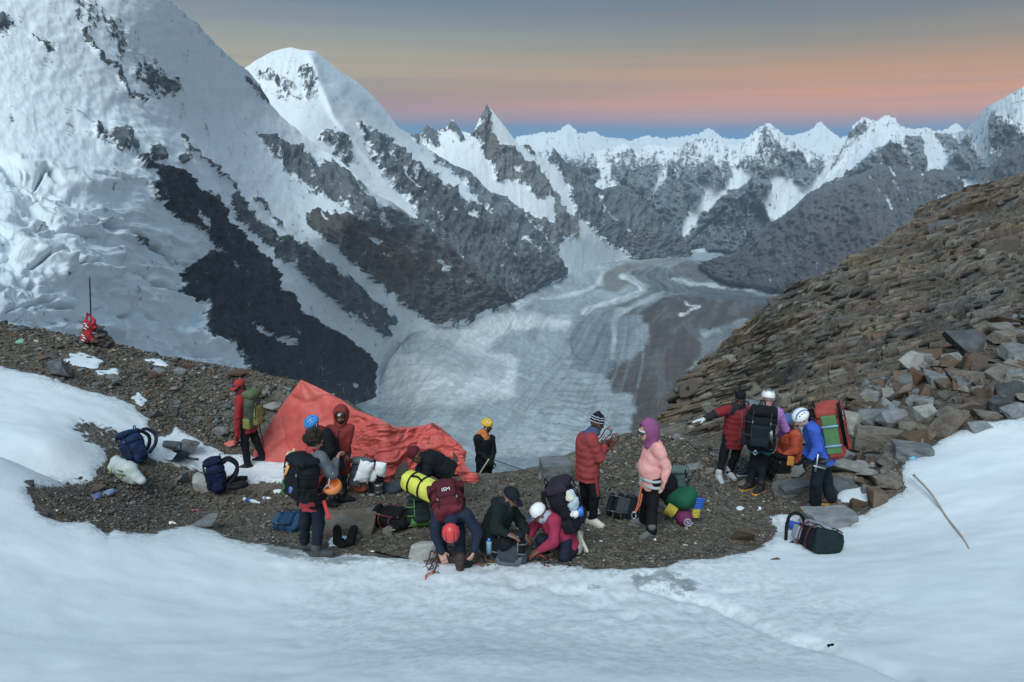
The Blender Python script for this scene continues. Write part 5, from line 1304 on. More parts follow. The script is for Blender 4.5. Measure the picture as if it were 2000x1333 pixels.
def tube_geo(pts, r, sides=8, flat=None):
    P = np.asarray(pts, float); n = len(P)
    R_ = np.broadcast_to(np.asarray(r, float), (n,)) if np.ndim(r) else np.full(n, r)
    T = np.gradient(P, axis=0); T /= np.linalg.norm(T, axis=1)[:, None] + 1e-12
    ref = np.array([0, 0, 1.0]) if abs(T[0][2]) < 0.9 else np.array([0, 1.0, 0])
    if flat is not None: ref = nrm_(flat[0])
    v = []
    for i in range(n):
        a = ref - T[i] * (ref @ T[i]); a = nrm_(a); b = np.cross(T[i], a)
        if flat is None: ref = a
        for j in range(sides):
            an = 2 * math.pi * j / sides
            v.append(P[i] + R_[i] * (math.cos(an) * a * (flat[1] if flat is not None else 1) + math.sin(an) * b))
    f = []
    for i in range(n - 1):
        for j in range(sides):
            a0 = i * sides + j; a1 = i * sides + (j + 1) % sides
            f.append((a0, a1, a1 + sides, a0 + sides))
    f.append(tuple(range(sides))[::-1]); f.append(tuple(range((n - 1) * sides, n * sides)))
    return v, f
def tube(name, pts, r, col, mat, parent=None, loc=None, sides=8, flat=None, sm=True):
    v, f = tube_geo(spline(pts) if sm else pts, r, sides, flat)
    return mk(name, v, f, mat, parent, loc if loc is not None else np.mean(np.asarray(pts, float), 0), col=np.tile(np.array(col, float), (len(v), 1)))
def tubes(name, lists, r, col, mat, parent=None, loc=None, sides=6):
    V, F, off = [], [], 0
    for pts in lists:
        v, f = tube_geo(pts, r, sides)
        V += v; F += [tuple(i + off for i in q) for q in f]; off += len(v)
    return mk(name, V, F, mat, parent, loc if loc is not None else np.mean(np.array(V), 0), col=np.tile(np.array(col, float), (len(V), 1)))

def gear_mat(name, rough, spec=0.3, bump=0.004, scale=120.0, sheen=0.0, metal=0.0, var=0.35):
    m = bpy.data.materials.new(name); m.use_nodes = True
    t = m.node_tree; bs = t.nodes['Principled BSDF']
    c = N(t, 'ShaderNodeAttribute', _attribute_name='Col').outputs['Color']
    co = N(t, 'ShaderNodeTexCoord').outputs['Object']
    n1 = N(t, 'ShaderNodeTexNoise', Vector=co, Scale=9.0, Detail=5.0, Roughness=0.6).outputs[0]
    n2 = N(t, 'ShaderNodeTexNoise', Vector=co, Scale=scale, Detail=3.0).outputs[0]
    c2 = N(t, 'ShaderNodeVectorMath', _operation='SCALE', i0=c, Scale=math_node(t, 'MULTIPLY_ADD', n1, var * 2, 1 - var)).outputs[0]
    t.links.new(c2, bs.inputs['Base Color'])
    bs.inputs['Roughness'].default_value = rough
    bs.inputs['Specular IOR Level'].default_value = spec
    bs.inputs['Metallic'].default_value = metal
    if sheen: bs.inputs['Sheen Weight'].default_value = sheen
    h = math_node(t, 'ADD', math_node(t, 'MULTIPLY', n1, 2.0), n2)
    b = N(t, 'ShaderNodeBump', Height=h, Strength=0.6, Distance=bump)
    t.links.new(b.outputs[0], bs.inputs['Normal'])
    return m
CLOTH = gear_mat('woven_cloth', 0.8, 0.2, 0.006)
SKIN = gear_mat('skin', 0.55, 0.3, 0.001, var=0.15)
HARD = gear_mat('hard_plastic', 0.32, 0.5, 0.0006, var=0.08)
METAL = gear_mat('worn_metal', 0.38, 0.5, 0.0006, metal=0.9, var=0.2)
LEATHER = gear_mat('boot_leather', 0.6, 0.3, 0.003)
TARP = gear_mat('tarpaulin', 0.5, 0.45, 0.008, scale=60.0, sheen=0.12)

def C(r, g, b, f=1.25):
    c = srgb(r, g, b); m = sum(c) / 3
    return tuple(max(0.010, min(0.86, (x * 0.87 + m * 0.13) * f)) for x in c)
def basis(x, y, z): return np.stack([nrm_(x), nrm_(y), nrm_(z)], 1)
def frame(z, y):                        # long axis z, outward axis y made square to it
    z = nrm_(z); y = np.asarray(y, float); y = nrm_(y - z * (y @ z)); x = np.cross(y, z)
    return basis(x, y, z)
def pt(u, v, Y): return at_y(u, v, Y)
def gpt(u, v, off=0.0):
    p = hit(u, v); p = p.copy(); p[2] = gz(p[0], p[1]) + off
    return p
def hit_off(u, v, off):
    d = ray(u, v); d = d / d[1]
    a, b = 3.0, 24.0
    ys = np.linspace(3, 22, 500); p = CAM + d * ys[:, None]
    below = p[:, 2] < ground_z(p[:, 0], p[:, 1]) + off
    k = int(np.argmax(below)) if below.any() else len(ys) - 1
    return p[k]
# ------------------------------------------------------------------ people
def hand_prims(w, d, n, thumb, curl, col, sc=1.0):
    d = nrm_(d); n = np.asarray(n, float); n = nrm_(n - d * (n @ d)); s = np.cross(d, n) * thumb
    R = basis(s, d, n)
    P = [rbox(w + d * 0.045 * sc, V3(0.041, 0.05, 0.015) * sc, 0.013 * sc, R, col=col)]
    for i, (o, L) in enumerate(((0.030, 0.070), (0.010, 0.078), (-0.010, 0.072), (-0.029, 0.056))):
        a = w + d * 0.088 * sc + s * o * sc
        c1, c2 = curl * 0.55, curl * 1.25
        b = a + (d * math.cos(c1) + n * math.sin(c1)) * L * 0.52 * sc
        e = b + (d * math.cos(c2) + n * math.sin(c2)) * L * 0.52 * sc
        P += [cap(a, b, 0.0098 * sc, 0.009 * sc, col=col, k=0.004), cap(b, e, 0.009 * sc, 0.0075 * sc, col=col, k=0.004)]
    a = w + d * 0.02 * sc + s * 0.034 * sc
    b = a + (d * 0.7 + s * 0.6 + n * 0.35) * 0.045 * sc
    e = b + (d * 0.9 + s * 0.1 + n * 0.5) * 0.032 * sc
    P += [cap(a, b, 0.0135 * sc, 0.011 * sc, col=col, k=0.008), cap(b, e, 0.011 * sc, 0.009 * sc, col=col, k=0.004)]
    return P
def head_prims(c, R, skin, hair=None, beard=None):
    T = lambda x, y, z: c + R @ V3(x, y, z)
    dark = tuple(x * 0.35 for x in skin)
    P = [ell(T(0, -0.012, 0.032), (0.076, 0.095, 0.088), R, col=skin), ell(T(0, 0.03, -0.045), (0.057, 0.064, 0.075), R, col=skin), ell(T(0, 0.060, -0.098), (0.028, 0.026, 0.022), R, col=beard or skin),
         cap(T(-0.045, 0.078, 0.03), T(0.045, 0.078, 0.03), 0.014, col=skin, k=0.012), cap(T(0, 0.088, 0.008), T(0, 0.112, -0.034), 0.010, 0.0145, col=skin, k=0.012),
         ell(T(0.077, -0.005, -0.008), (0.011, 0.022, 0.032), R, col=skin, k=0.008), ell(T(-0.077, -0.005, -0.008), (0.011, 0.022, 0.032), R, col=skin, k=0.008),
         ell(T(0.033, 0.096, 0.006), (0.017, 0.012, 0.012), R, k=0.01, sub=True), ell(T(-0.033, 0.096, 0.006), (0.017, 0.012, 0.012), R, k=0.01, sub=True),
         ell(T(0.033, 0.078, 0.006), (0.013, 0.012, 0.009), R, col=(0.02, 0.018, 0.016), k=0.003), ell(T(-0.033, 0.078, 0.006), (0.013, 0.012, 0.009), R, col=(0.02, 0.018, 0.016), k=0.003),
         ell(T(0, 0.087, -0.068), (0.023, 0.011, 0.0085), R, col=tuple(x * y for x, y in zip(skin, (0.8, 0.55, 0.55))), k=0.006),
         cap(T(-0.05, 0.083, 0.031), T(-0.02, 0.092, 0.033), 0.0065, col=dark, k=0.003), cap(T(0.05, 0.083, 0.031), T(0.02, 0.092, 0.033), 0.0065, col=dark, k=0.003)]
    if beard:
        P += [ell(T(0, 0.035, -0.072), (0.058, 0.06, 0.05), R, col=beard), ell(T(0, 0.088, -0.052), (0.03, 0.012, 0.007), R, col=beard, k=0.005)]
    if hair:
        P += [ell(T(0, -0.03, 0.05), (0.083, 0.095, 0.085), R, col=hair)]
    return P
def helmet(par, c, R, col, vents=(0.02, 0.02, 0.022), stripe=None, strapc=(0.6, 0.6, 0.62), kind=0):
    T = lambda x, y, z: c + R @ V3(x, y, z)
    P = [ell(T(0, -0.005, 0.045), (0.104, 0.128, 0.106), R, col=col), ell(T(0, 0.0, 0.035), (0.09, 0.113, 0.094), R, sub=True, k=0.004), rbox(T(0, 0.02, -0.105), (0.2, 0.22, 0.115), 0.004, R, sub=True, k=0.006)]
    sh = soft('helmet', P, 0.0085, HARD, par, k=0.01)
    V, F, off = [], [], 0
    if kind == 0:                        # short dashes of vent slots in fore-and-aft rows
        rows = [(x, y) for x in (-0.045, 0.045) for y in (-0.075, -0.042, -0.009, 0.024, 0.055)] + [(x, y) for x in (-0.08, 0.08) for y in (-0.04, 0.0, 0.04)]
        segs = [((x, y - 0.011), (x, y + 0.011)) for x, y in rows]
    else:                                # broad cross slots
        segs = [((-0.055, y), (0.055, y)) for y in (-0.085, -0.048, 0.0, 0.05)]
    def top(x, y):
        q = max(0.02, 1 - (x / 0.1035) ** 2 - ((y + 0.005) / 0.1275) ** 2)
        return T(x, y, 0.045 + 0.106 * math.sqrt(q) + 0.0005)
    lists = [[top(a[0] + (b[0] - a[0]) * t, a[1] + (b[1] - a[1]) * t) for t in np.linspace(0, 1, 5)] for a, b in segs]
    tubes('vent', lists, 0.0075 if kind == 0 else 0.010, vents, HARD, sh, sides=5)['kind'] = 'stuff'
    if stripe:
        tubes('stripe', [[top(x, y) for y in np.linspace(-0.11, 0.1, 9)] for x in (-0.052, 0.052)], 0.011, stripe, HARD, sh, sides=6)
    st = []
    for s in (-1, 1):
        st.append([T(0.085 * s, 0.05, 0.02), T(0.078 * s, 0.035, -0.05), T(0.045 * s, 0.06, -0.115)])
        st.append([T(0.085 * s, -0.06, 0.01), T(0.078 * s, 0.0, -0.035), T(0.078 * s, 0.035, -0.05)])
    tubes('chin_strap', st, 0.006, strapc, CLOTH, sh, sides=5)
    # headlamp clips
    return sh
def beanie(par, c, R, col, col2=None, pom=False):
    T = lambda x, y, z: c + R @ V3(x, y, z)
    P = [ell(T(0, -0.015, 0.06), (0.09, 0.108, 0.098), R, col=col), cap(T(0, -0.03, 0.12), T(0, -0.03, 0.15), 0.05, 0.035, col=col), rbox(T(0, 0.05, -0.09), (0.2, 0.25, 0.11), 0.005, R, sub=True, k=0.01), ]
    o = soft('beanie', P, 0.01, CLOTH, par, k=0.02, wr=(0.003, 0.03))
    if col2:
        lists = []
        for zz, n_ in ((0.035, 1), (0.075, 0), (0.105, 0)):
            ring = []
            for a in np.linspace(0, 2 * math.pi, 25):
                q = math.sqrt(max(0.02, 1 - ((zz - 0.06) / 0.1) ** 2))
                wv = 0.008 * math.sin(a * 9) if n_ == 0 else 0
                ring.append(T(0.0915 * q * math.cos(a), -0.015 + 0.1095 * q * math.sin(a), zz + wv))
            lists.append(ring)
        tubes('knit_band', lists, 0.006, col2, CLOTH, o, sides=5)
    return o
def cap_hat(par, c, R, col, brim=None, badge=None):
    T = lambda x, y, z: c + R @ V3(x, y, z)
    P = [ell(T(0, -0.008, 0.05), (0.088, 0.108, 0.090), R, col=col), rbox(T(0, 0.03, -0.085), (0.2, 0.22, 0.11), 0.005, R, sub=True, k=0.006),
         ell(T(0, 0.105, 0.025), (0.072, 0.085, 0.012), R, col=brim or col, k=0.008)]
    o = soft('cap', P, 0.0085, CLOTH, par, k=0.012)
    if badge:
        tubes('badge', [[T(0, 0.098, 0.075), T(0, 0.108, 0.076)]], 0.026, badge, CLOTH, o, sides=14)
    return o

REPORT = []
def person(sp):
    a = sp['at']
    base = gpt(*a[:2]) if len(a) == 2 else pt(*a)
    Y0 = base[1]
    J = {}
    for k in ('hd', 'nk', 'sL', 'sR', 'eL', 'eR', 'wL', 'wR', 'hL', 'hR', 'kL', 'kR', 'aL', 'aR', 'tL', 'tR'):
        v = sp[k]
        if v[2] == 'g': J[k] = hit_off(v[0], v[1], 0.10 if k[0] == 'a' else 0.035)
        else: J[k] = pt(v[0], v[1], Y0 + v[2])
    S = sp.get('s', 1.0)
    for a_, b_, w_ in (('sL', 'sR', 0.345), ('hL', 'hR', 0.19)):
        m_ = (J[a_] + J[b_]) / 2; d_ = (J[b_] - J[a_]) / 2; L_ = 2 * float(np.linalg.norm(d_))
        if L_ < w_ * S: J[a_], J[b_] = m_ - d_ * w_ * S / L_, m_ + d_ * w_ * S / L_
    rs_ = sp.get('raise', 0.15)
    dv = ((J['sL'] + J['sR']) - (J['hL'] + J['hR'])) / 2 * rs_
    for s_ in 'LR': J['h' + s_] = J['h' + s_] + dv; J['k' + s_] = J['k' + s_] + dv * 0.5
    B = lambda p, q: round(float(np.linalg.norm(J[p] - J[q])), 2)
    REPORT.append((sp['id'], 'Y%.1f' % Y0, 'sh', B('sL', 'sR'), 'arm', B('sL', 'eL'), B('eL', 'wL'), B('sR', 'eR'), B('eR', 'wR'), 'leg', B('hL', 'kL'), B('kL', 'aL'), B('hR', 'kR'), B('kR', 'aR'), 'foot', B('aL', 'tL'), B('aR', 'tR'), 'torso', round(float(np.linalg.norm((J['sL'] + J['sR'] - J['hL'] - J['hR']) / 2)), 2), 'hd', B('hd', 'nk')))
    root = empty('person', base)
    tag(root, sp['label'], 'person')
    side = nrm_(J['sR'] - J['sL']); Ch = (J['sL'] + J['sR']) / 2; Pv = (J['hL'] + J['hR']) / 2
    up = nrm_(Ch - Pv); fr = nrm_(np.cross(up, side)); side = np.cross(fr, up)
    look = nrm_(sp['look']); hu = np.array(sp.get('hup', (0, 0, 1)), float); hu = nrm_(hu - look * (hu @ look))
    HR = basis(np.cross(look, hu), look, hu); hc = J['hd']
    skin = sp.get('skin', C(140, 98, 78))
    # body: one figure under the clothes
    bd = []
    bd += [cap(Pv, Ch - up * 0.06, 0.12 * S, 0.135 * S, col=skin, flat=(fr, 0.7)), cap(J['sL'], J['sR'], 0.06 * S, col=skin), cap(Ch, J['nk'], 0.06 * S, 0.055 * S, col=skin), cap(J['nk'], hc - HR[:, 2] * 0.05, 0.055 * S, 0.052 * S, col=skin)]
    for s_ in 'LR':
        bd += [cap(J['s' + s_], J['e' + s_], 0.048 * S, 0.04 * S, col=skin), cap(J['e' + s_], J['w' + s_], 0.04 * S, 0.029 * S, col=skin), cap(J['h' + s_], J['k' + s_], 0.075 * S, 0.052 * S, col=skin), cap(J['k' + s_], J['a' + s_], 0.052 * S, 0.042 * S, col=skin), cap(J['a' + s_] - V3(0, 0, 0.02), J['a' + s_] + nrm_(J['t' + s_] - J['a' + s_]) * 0.03, 0.033 * S, 0.028 * S, col=skin)]
    v0, f0, c0 = blend(bd, 0.021, 0.03)
    v1, f1, c1 = blend(head_prims(hc, HR, skin, sp.get('hair'), sp.get('beard')), 0.0085, 0.014)
    VV, FF, CC = [v0, v1], [f0, f1 + len(v0)], [c0, c1]
    off = len(v0) + len(v1)
    gl = sp.get('gloves')
    for s_ in 'LR':
        d = nrm_(J['w' + s_] - J['e' + s_])
        hd_ = sp.get('hand' + s_, {})
        d2 = nrm_(hd_.get('d', d)); n_ = hd_.get('n', fr if abs(d2 @ fr) < 0.8 else -up)
        hp = hand_prims(J['w' + s_] + d2 * 0.01, d2, n_, 1 if s_ == 'R' else -1, hd_.get('curl', 0.7), gl if gl else skin, 1.3 if gl else 1.06)
        if gl:
            soft('glove', hp + [cap(J['w' + s_] - d * 0.03, J['w' + s_] + d * 0.02, 0.042, 0.044, col=gl)], 0.011, CLOTH, root, k=0.012)
        else:
            vh, fh, ch = blend(hp, 0.0068, 0.01)
            VV.append(vh); FF.append(fh + off); CC.append(ch); off += len(vh)
    mk('body', np.concatenate(VV), np.concatenate(FF), SKIN, root, col=np.concatenate(CC))
    # jacket
    jc = sp['jacket']; b = sp.get('bulk', 1.0) * S
    q = sp.get('quilt'); qt = (q, 0.017) if q else None; qs = (q * 0.85, 0.015) if q else None
    yk = sp.get('yoke', jc); sl = sp.get('sleeve', jc); cuff = sp.get('cuff', sl); sho = sp.get('shoulder', yk)
    hem = sp.get('hem', 0.12)
    hb = sp.get('hemdir', -up)
    hv = nrm_(hb)
    jp = [cap(Pv + up * 0.04, Ch - up * 0.13, 0.176 * b, 0.188 * b, col=jc, flat=(fr, 0.76), quilt=qt), cap(Pv + up * 0.04, Pv + hv * (hem + 0.08), 0.176 * b, 0.178 * b, col=jc, flat=(fr, 0.82), quilt=qt),
          rbox(Pv + hv * (hem + 0.40), V3(0.6, 0.6, 0.36), 0.01, frame(hv, fr), sub=True, k=0.015),
          cap(J['sL'] - up * 0.03 + side * 0.03, J['sR'] - up * 0.03 - side * 0.03, 0.092 * b, col=yk, k=0.05), cap(Ch - up * 0.02, J['nk'], 0.085 * b, 0.074 * b, col=sp.get('collar', yk), k=0.03)]
    if sp.get('collar'): jp.append(cap(Ch + up * 0.03 + fr * 0.02, J['nk'] + nrm_(hc - J['nk']) * 0.02, 0.083 * b, 0.078 * b, col=sp['collar'], k=0.015))
    for s_ in 'LR':
        e, w, s0 = J['e' + s_], J['w' + s_], J['s' + s_]
        jp += [cap(s0, e, 0.073 * b, 0.064 * b, col=sho, quilt=qs), cap(e, e + (w - e) * 0.96, 0.063 * b, 0.047 * b, col=cuff, quilt=qs, k=0.025)]
        if sho is not sl: jp.append(cap(s0 + (e - s0) * 0.45, e, 0.0735 * b, 0.066 * b, col=sl, quilt=qs))
    if sp.get('belly'): jp.append(ell(Pv + up * 0.16 + fr * 0.08, (0.15 * b, 0.12 * b, 0.17 * b), basis(side, fr, up), col=jc, k=0.06))
    soft('jacket', jp, 0.0155, CLOTH, root, k=0.03, wr=(0.009 if q else 0.015, 0.11))
    if sp.get('zip'):
        zt = [Pv - up * 0.1 + fr * 0.14 * b, Pv + up * 0.08 + fr * 0.142 * b, Ch - up * 0.12 + fr * 0.15 * b, Ch + up * 0.02 + fr * 0.11 * b]
        tube('zip', zt, 0.010, sp['zip'], CLOTH, root, sides=6)
    # trousers
    tc = sp.get('trousers', C(26, 31, 38)); tb = sp.get('tbulk', 1.0) * S
    tp = [cap(J['hL'], J['hR'], 0.092 * tb, col=tc, k=0.05), cap(Pv + up * 0.08, Pv, 0.125 * tb, 0.13 * tb, col=tc, flat=(fr, 0.75))]
    for s_ in 'LR':
        tp += [cap(J['h' + s_], J['k' + s_], 0.09 * tb, 0.072 * tb, col=tc), cap(J['k' + s_], J['a' + s_] + (J['k' + s_] - J['a' + s_]) * 0.02, 0.07 * tb, sp.get('cuffr', 0.062) * tb, col=tc)]
        if sp.get('teal'): tp += [cap(J['h' + s_] + (J['k' + s_] - J['h' + s_]) * 0.15, J['h' + s_] + (J['k' + s_] - J['h' + s_]) * 0.32, 0.102 * tb, 0.100 * tb, col=sp['teal'], k=0.01)]
    soft('trousers', tp, 0.0165, CLOTH, root, k=0.035, wr=(0.014, 0.11))
    if sp.get('stripe'):
        s_, sv = sp['stripe']
        sv = np.asarray(sv, float)
        tube('stripe', [J['h' + s_] + sv * 0.092 * tb, J['h' + s_] * 0.5 + J['k' + s_] * 0.5 + sv * 0.085 * tb, J['k' + s_] + sv * 0.069 * tb], 0.024, sp['stripe_col'], CLOTH, root, sides=8)
    # boots
    bc = sp.get('boots', C(40, 40, 42)); so = sp.get('sole', C(22, 22, 24))
    for s_ in 'LR':
        A = J['a' + s_]; Tt = J['t' + s_]
        fw = Tt - A; fw[2] = 0 if not sp.get('kneel' + s_) else fw[2]
        fw = nrm_(fw); dn = sp.get('kneel' + s_); dn = V3(0, 0, -1) if dn is None else nrm_(dn)
        heel = A - fw * 0.05 + dn * 0.045; toe = A + fw * 0.165 + dn * 0.055
        bp = [cap(A - dn * 0.07, A + dn * 0.03, 0.062, 0.058, col=bc), cap(heel, toe, 0.047, 0.042, col=bc, k=0.03), cap(A + dn * 0.01, A + fw * 0.1 + dn * 0.035, 0.048, 0.044, col=bc, k=0.03), ]
        R = frame(-dn, fw)
        bp.append(rbox(A + fw * 0.055 + dn * 0.088, V3(0.047, 0.155, 0.018), 0.014, R, col=so, k=0.004))
        if sp.get('boot_trim'): bp.append(rbox(A + fw * 0.06 + dn * 0.066, V3(0.049, 0.15, 0.009), 0.006, R, col=sp['boot_trim'], k=0.004))
        soft('boot', bp, 0.0125, LEATHER, root, k=0.015)
    # head wear
    hat = sp.get('hat')
    if hat:
        kind, hcol = hat[0], hat[1]
        kw = hat[2] if len(hat) > 2 else {}
        {'helmet': helmet, 'beanie': beanie, 'cap': cap_hat}[kind](root, hc, HR, hcol, **kw)
    T = lambda x, y, z: hc + HR @ V3(x, y, z)
    if sp.get('hood'):
        hcol = sp['hood']; hq = (0.055, 0.008) if q or sp.get('hoodq') else None
        soft('hood', [ell(T(0, -0.03, 0.03), (0.125, 0.135, 0.150), HR, col=hcol), cap(T(0, -0.04, -0.04), J['nk'] - up * 0.02, 0.105, 0.10, col=hcol, k=0.05), cap(T(0, -0.03, 0.17), T(0, -0.03, -0.1), 0.02, 0.02, col=hcol, quilt=hq),
                      ell(T(0, 0.085, -0.008), (0.088, 0.10, 0.118), HR, sub=True, k=0.01)], 0.0125, CLOTH, root, k=0.03, wr=(0.006, 0.06))
    if sp.get('hood_down'):
        soft('hood', [cap(J['nk'] - fr * 0.05 + side * 0.085 - up * 0.02, J['nk'] - fr * 0.09 - up * 0.05, 0.055, 0.065, col=sp['hood_down']), cap(J['nk'] - fr * 0.05 - side * 0.085 - up * 0.02, J['nk'] - fr * 0.09 - up * 0.05, 0.055, 0.065, col=sp['hood_down'])], 0.014, CLOTH, root, k=0.03, wr=(0.008, 0.08))
    if sp.get('scarf'):
        soft('scarf', [cap(J['nk'] - side * 0.06, J['nk'] + side * 0.06, 0.075, col=sp['scarf']), cap(J['nk'], hc - HR[:, 2] * 0.07, 0.085, 0.08, col=sp['scarf'])], 0.013, CLOTH, root, k=0.03, wr=(0.009, 0.06))
    if sp.get('curls'):
        r = np.random.default_rng(4); P = []
        for _ in range(70):
            d = nrm_(r.normal(size=3)); 
            if d[1] > 0.45 and d[2] < 0.45 or d[2] < -0.55: continue
            P.append(ell(T(*(d * V3(0.095, 0.108, 0.11) + V3(0, -0.02, 0.045))), np.full(3, r.uniform(0.016, 0.028)), col=tuple(np.array(sp['curls']) * r.uniform(0.7, 1.5))))
        P.append(ell(T(0, -0.02, 0.04), (0.092, 0.108, 0.105), HR, col=sp['curls']))
        P.append(ell(T(0, 0.13, -0.03), (0.08, 0.08, 0.085), HR, sub=True, k=0.01))
        soft('hair', P, 0.0085, CLOTH, root, k=0.008)
    if sp.get('headlamp'):
        lamp = soft('headlamp', [rbox(T(0, 0.112, 0.065), (0.026, 0.018, 0.02), 0.008, HR, col=C(150, 155, 160))], 0.006, HARD, root, k=0.004)
        tubes('lens', [[T(0, 0.128, 0.066), T(0, 0.134, 0.066)]], 0.013, (0.8, 0.82, 0.85), HARD, lamp, sides=12)
        tubes('strap', [[T(0.1 * math.sin(a), 0.002 + 0.112 * math.cos(a), 0.06) for a in np.linspace(0, 2 * math.pi, 25)]], 0.009, C(30, 40, 60), CLOTH, lamp, sides=5)
    if sp.get('sunglasses'):
        tubes('goggles', [[T(-0.06, 0.085, 0.0), T(-0.03, 0.103, 0.002), T(0, 0.106, 0.006), T(0.03, 0.103, 0.002), T(0.06, 0.085, 0.0)]], 0.019, sp['sunglasses'], HARD, root, sides=8)
        tubes('goggle_strap', [[T(0.08 * math.sin(a) * 1.05, 0.0 + 0.1 * math.cos(a), 0.03) for a in np.linspace(-1.2, 1.2, 14)]], 0.011, C(200, 205, 205), CLOTH, root, sides=5)
    if sp.get('harness'):
        hc_ = sp['harness']
        ring = [Pv + up * 0.03 + side * 0.19 * b * math.cos(a_) + fr * 0.155 * b * math.sin(a_) for a_ in np.linspace(0, 2 * math.pi, 26)]
        lists = [ring]
        for s_ in 'LR':
            m_ = J['h' + s_] * 0.72 + J['k' + s_] * 0.28; ax_ = nrm_(J['k' + s_] - J['h' + s_])
            x_ = nrm_(np.cross(ax_, fr)); y_ = np.cross(ax_, x_)
            lists.append([m_ + 0.105 * tb * (x_ * math.cos(a_) + y_ * math.sin(a_)) for a_ in np.linspace(0, 2 * math.pi, 20)])
        lists.append([Pv + up * 0.03 + fr * 0.155 * b, Pv - up * 0.08 + fr * 0.14, Pv - up * 0.16 + fr * 0.08])
        tubes('harness', lists, 0.021, hc_, CLOTH, root, sides=6)
    return root, J, dict(side=side, up=up, fr=fr, Ch=Ch, Pv=Pv, HR=HR, hc=hc, Y0=Y0, root=root)

BLK = C(20, 24, 30); NAVY = C(28, 36, 56)
PEOPLE = {}
def P_(sp): PEOPLE[sp['id']] = person(sp)
P_(dict(id='redcap', label='person in a red jacket and red cap standing left of the tarp', at=(495, 912), hd=(468, 755, -.02), nk=(472, 768, 0), sL=(468, 780, -.17), sR=(476, 777, .17), eL=(464, 813, -.22), wL=(463, 845, -.24), eR=(476, 810, .2), wR=(470, 840, .12),
        hL=(482, 836, -.09), hR=(490, 834, .09), kL=(479, 872, -.1), aL=(484, 908, 'g'), tL=(462, 915, 'g'), kR=(501, 864, .06), aR=(513, 893, 'g'), tR=(494, 901, 'g'), look=(-.55, -.75, -.25), jacket=C(150, 34, 40), trousers=C(24, 27, 34), boots=C(24, 24, 27), skin=C(70, 48, 42),
        hat=('cap', C(160, 36, 40), dict(badge=C(60, 60, 120))), collar=C(96, 22, 32), scarf=C(96, 22, 32), handL=dict(curl=.6), gloves=C(150, 35, 40)))
P_(dict(id='parka', label='bearded person in a hooded brick red parka with a headlamp', at=(660, 968), hd=(666, 812, 0), nk=(664, 829, .02), sR=(648, 838, 0), sL=(679, 837, .02), eR=(645, 866, .02), wR=(650, 890, -.08), eL=(679, 864, -.02), wL=(674, 886, -.06), hR=(655, 893, .02), hL=(671, 893, .02),
        kR=(655, 930, 0), kL=(670, 930, 0), aR=(655, 968, .05), tR=(653, 976, -.1), aL=(671, 968, .05), tL=(672, 976, -.1), look=(.05, -1, -.12), jacket=C(124, 42, 40), hood=C(124, 42, 40), zip=C(40, 44, 60), headlamp=1, skin=C(120, 86, 70), beard=C(24, 20, 20), hair=C(24, 20, 20), trousers=C(60, 62, 66), hem=.3, s=.97, handL=dict(curl=.3), handR=dict(curl=.8)))
P_(dict(id='blackdown', label='person in a black down jacket and blue helmet leaning in beside the curly haired one', at=(655, 978), hd=(612, 829, -.05), nk=(626, 842, 0), sL=(640, 852, -.14), sR=(630, 850, .16), eL=(645, 881, -.2), wL=(638, 900, -.2), eR=(628, 878, .18), wR=(632, 900, .02), hL=(650, 908, -.06), hR=(656, 906, .1), kL=(648, 945, -.14), kR=(658, 940, .06), aL=(650, 980, 'g'),
        aR=(668, 972, 'g'), tL=(640, 985, 'g'), tR=(685, 976, 'g'), look=(-.72, -.35, -.6), jacket=BLK, quilt=.06, bulk=1.05, trousers=C(58, 62, 66), boots=C(22, 22, 25), hat=('helmet', C(38, 130, 205), dict(kind=0)), skin=C(96, 68, 56), hood_down=C(26, 28, 33), collar=C(110, 26, 34), handL=dict(curl=1.0)))
P_(dict(id='curly', label='curly haired person in a grey and red jacket with a black pack', at=(614, 1082), hd=(613, 863, 0), nk=(610, 882, 0), sL=(590, 894, .13), sR=(626, 893, -.11), eL=(608, 922, .3), wL=(637, 910, .42), eR=(648, 926, -.05), wR=(657, 900, .14), hL=(600, 983, .07), hR=(620, 984, -.06), kL=(596, 1026, .05), kR=(622, 1030, -.06),
        aL=(595, 1062, 'g'), aR=(618, 1078, 'g'), tL=(606, 1072, 'g'), tR=(646, 1084, 'g'), look=(.72, .62, -.35), jacket=C(172, 48, 50), yoke=C(92, 98, 104), sleeve=C(92, 98, 104), cuff=C(92, 98, 104), trousers=C(24, 32, 44), boots=C(66, 66, 70), sole=C(34, 34, 36), curls=C(42, 32, 27), skin=C(165, 120, 100), collar=C(170, 60, 60), hem=.1, handR=dict(curl=1.1), handL=dict(curl=1.0), cuffr=.058, harness=C(22, 24, 28)))
P_(dict(id='beanie', label='person in a black puffy jacket and dark red beanie stooping over the yellow bag', at=(870, 992), hd=(813, 890, -.05), nk=(828, 893, 0), sL=(838, 899, -.16), sR=(837, 893, .18), eL=(834, 922, -.22), wL=(832, 938, -.05), eR=(822, 915, .2), wR=(815, 938, .05), hL=(876, 925, -.08), hR=(880, 921, .1), kL=(868, 962, -.08), kR=(874, 958, .1), aL=(876, 990, 'g'), aR=(884, 983, 'g'),
        tL=(860, 996, 'g'), tR=(866, 988, 'g'), look=(-.62, -.2, -.75), hup=(-.6, 0, .7), jacket=BLK, bulk=1.22, quilt=.09, trousers=C(30, 32, 36), boots=C(26, 26, 30), hat=('beanie', C(88, 22, 34)), skin=C(96, 68, 54), hood_down=C(24, 26, 30), zip=C(160, 36, 44), hem=.05))
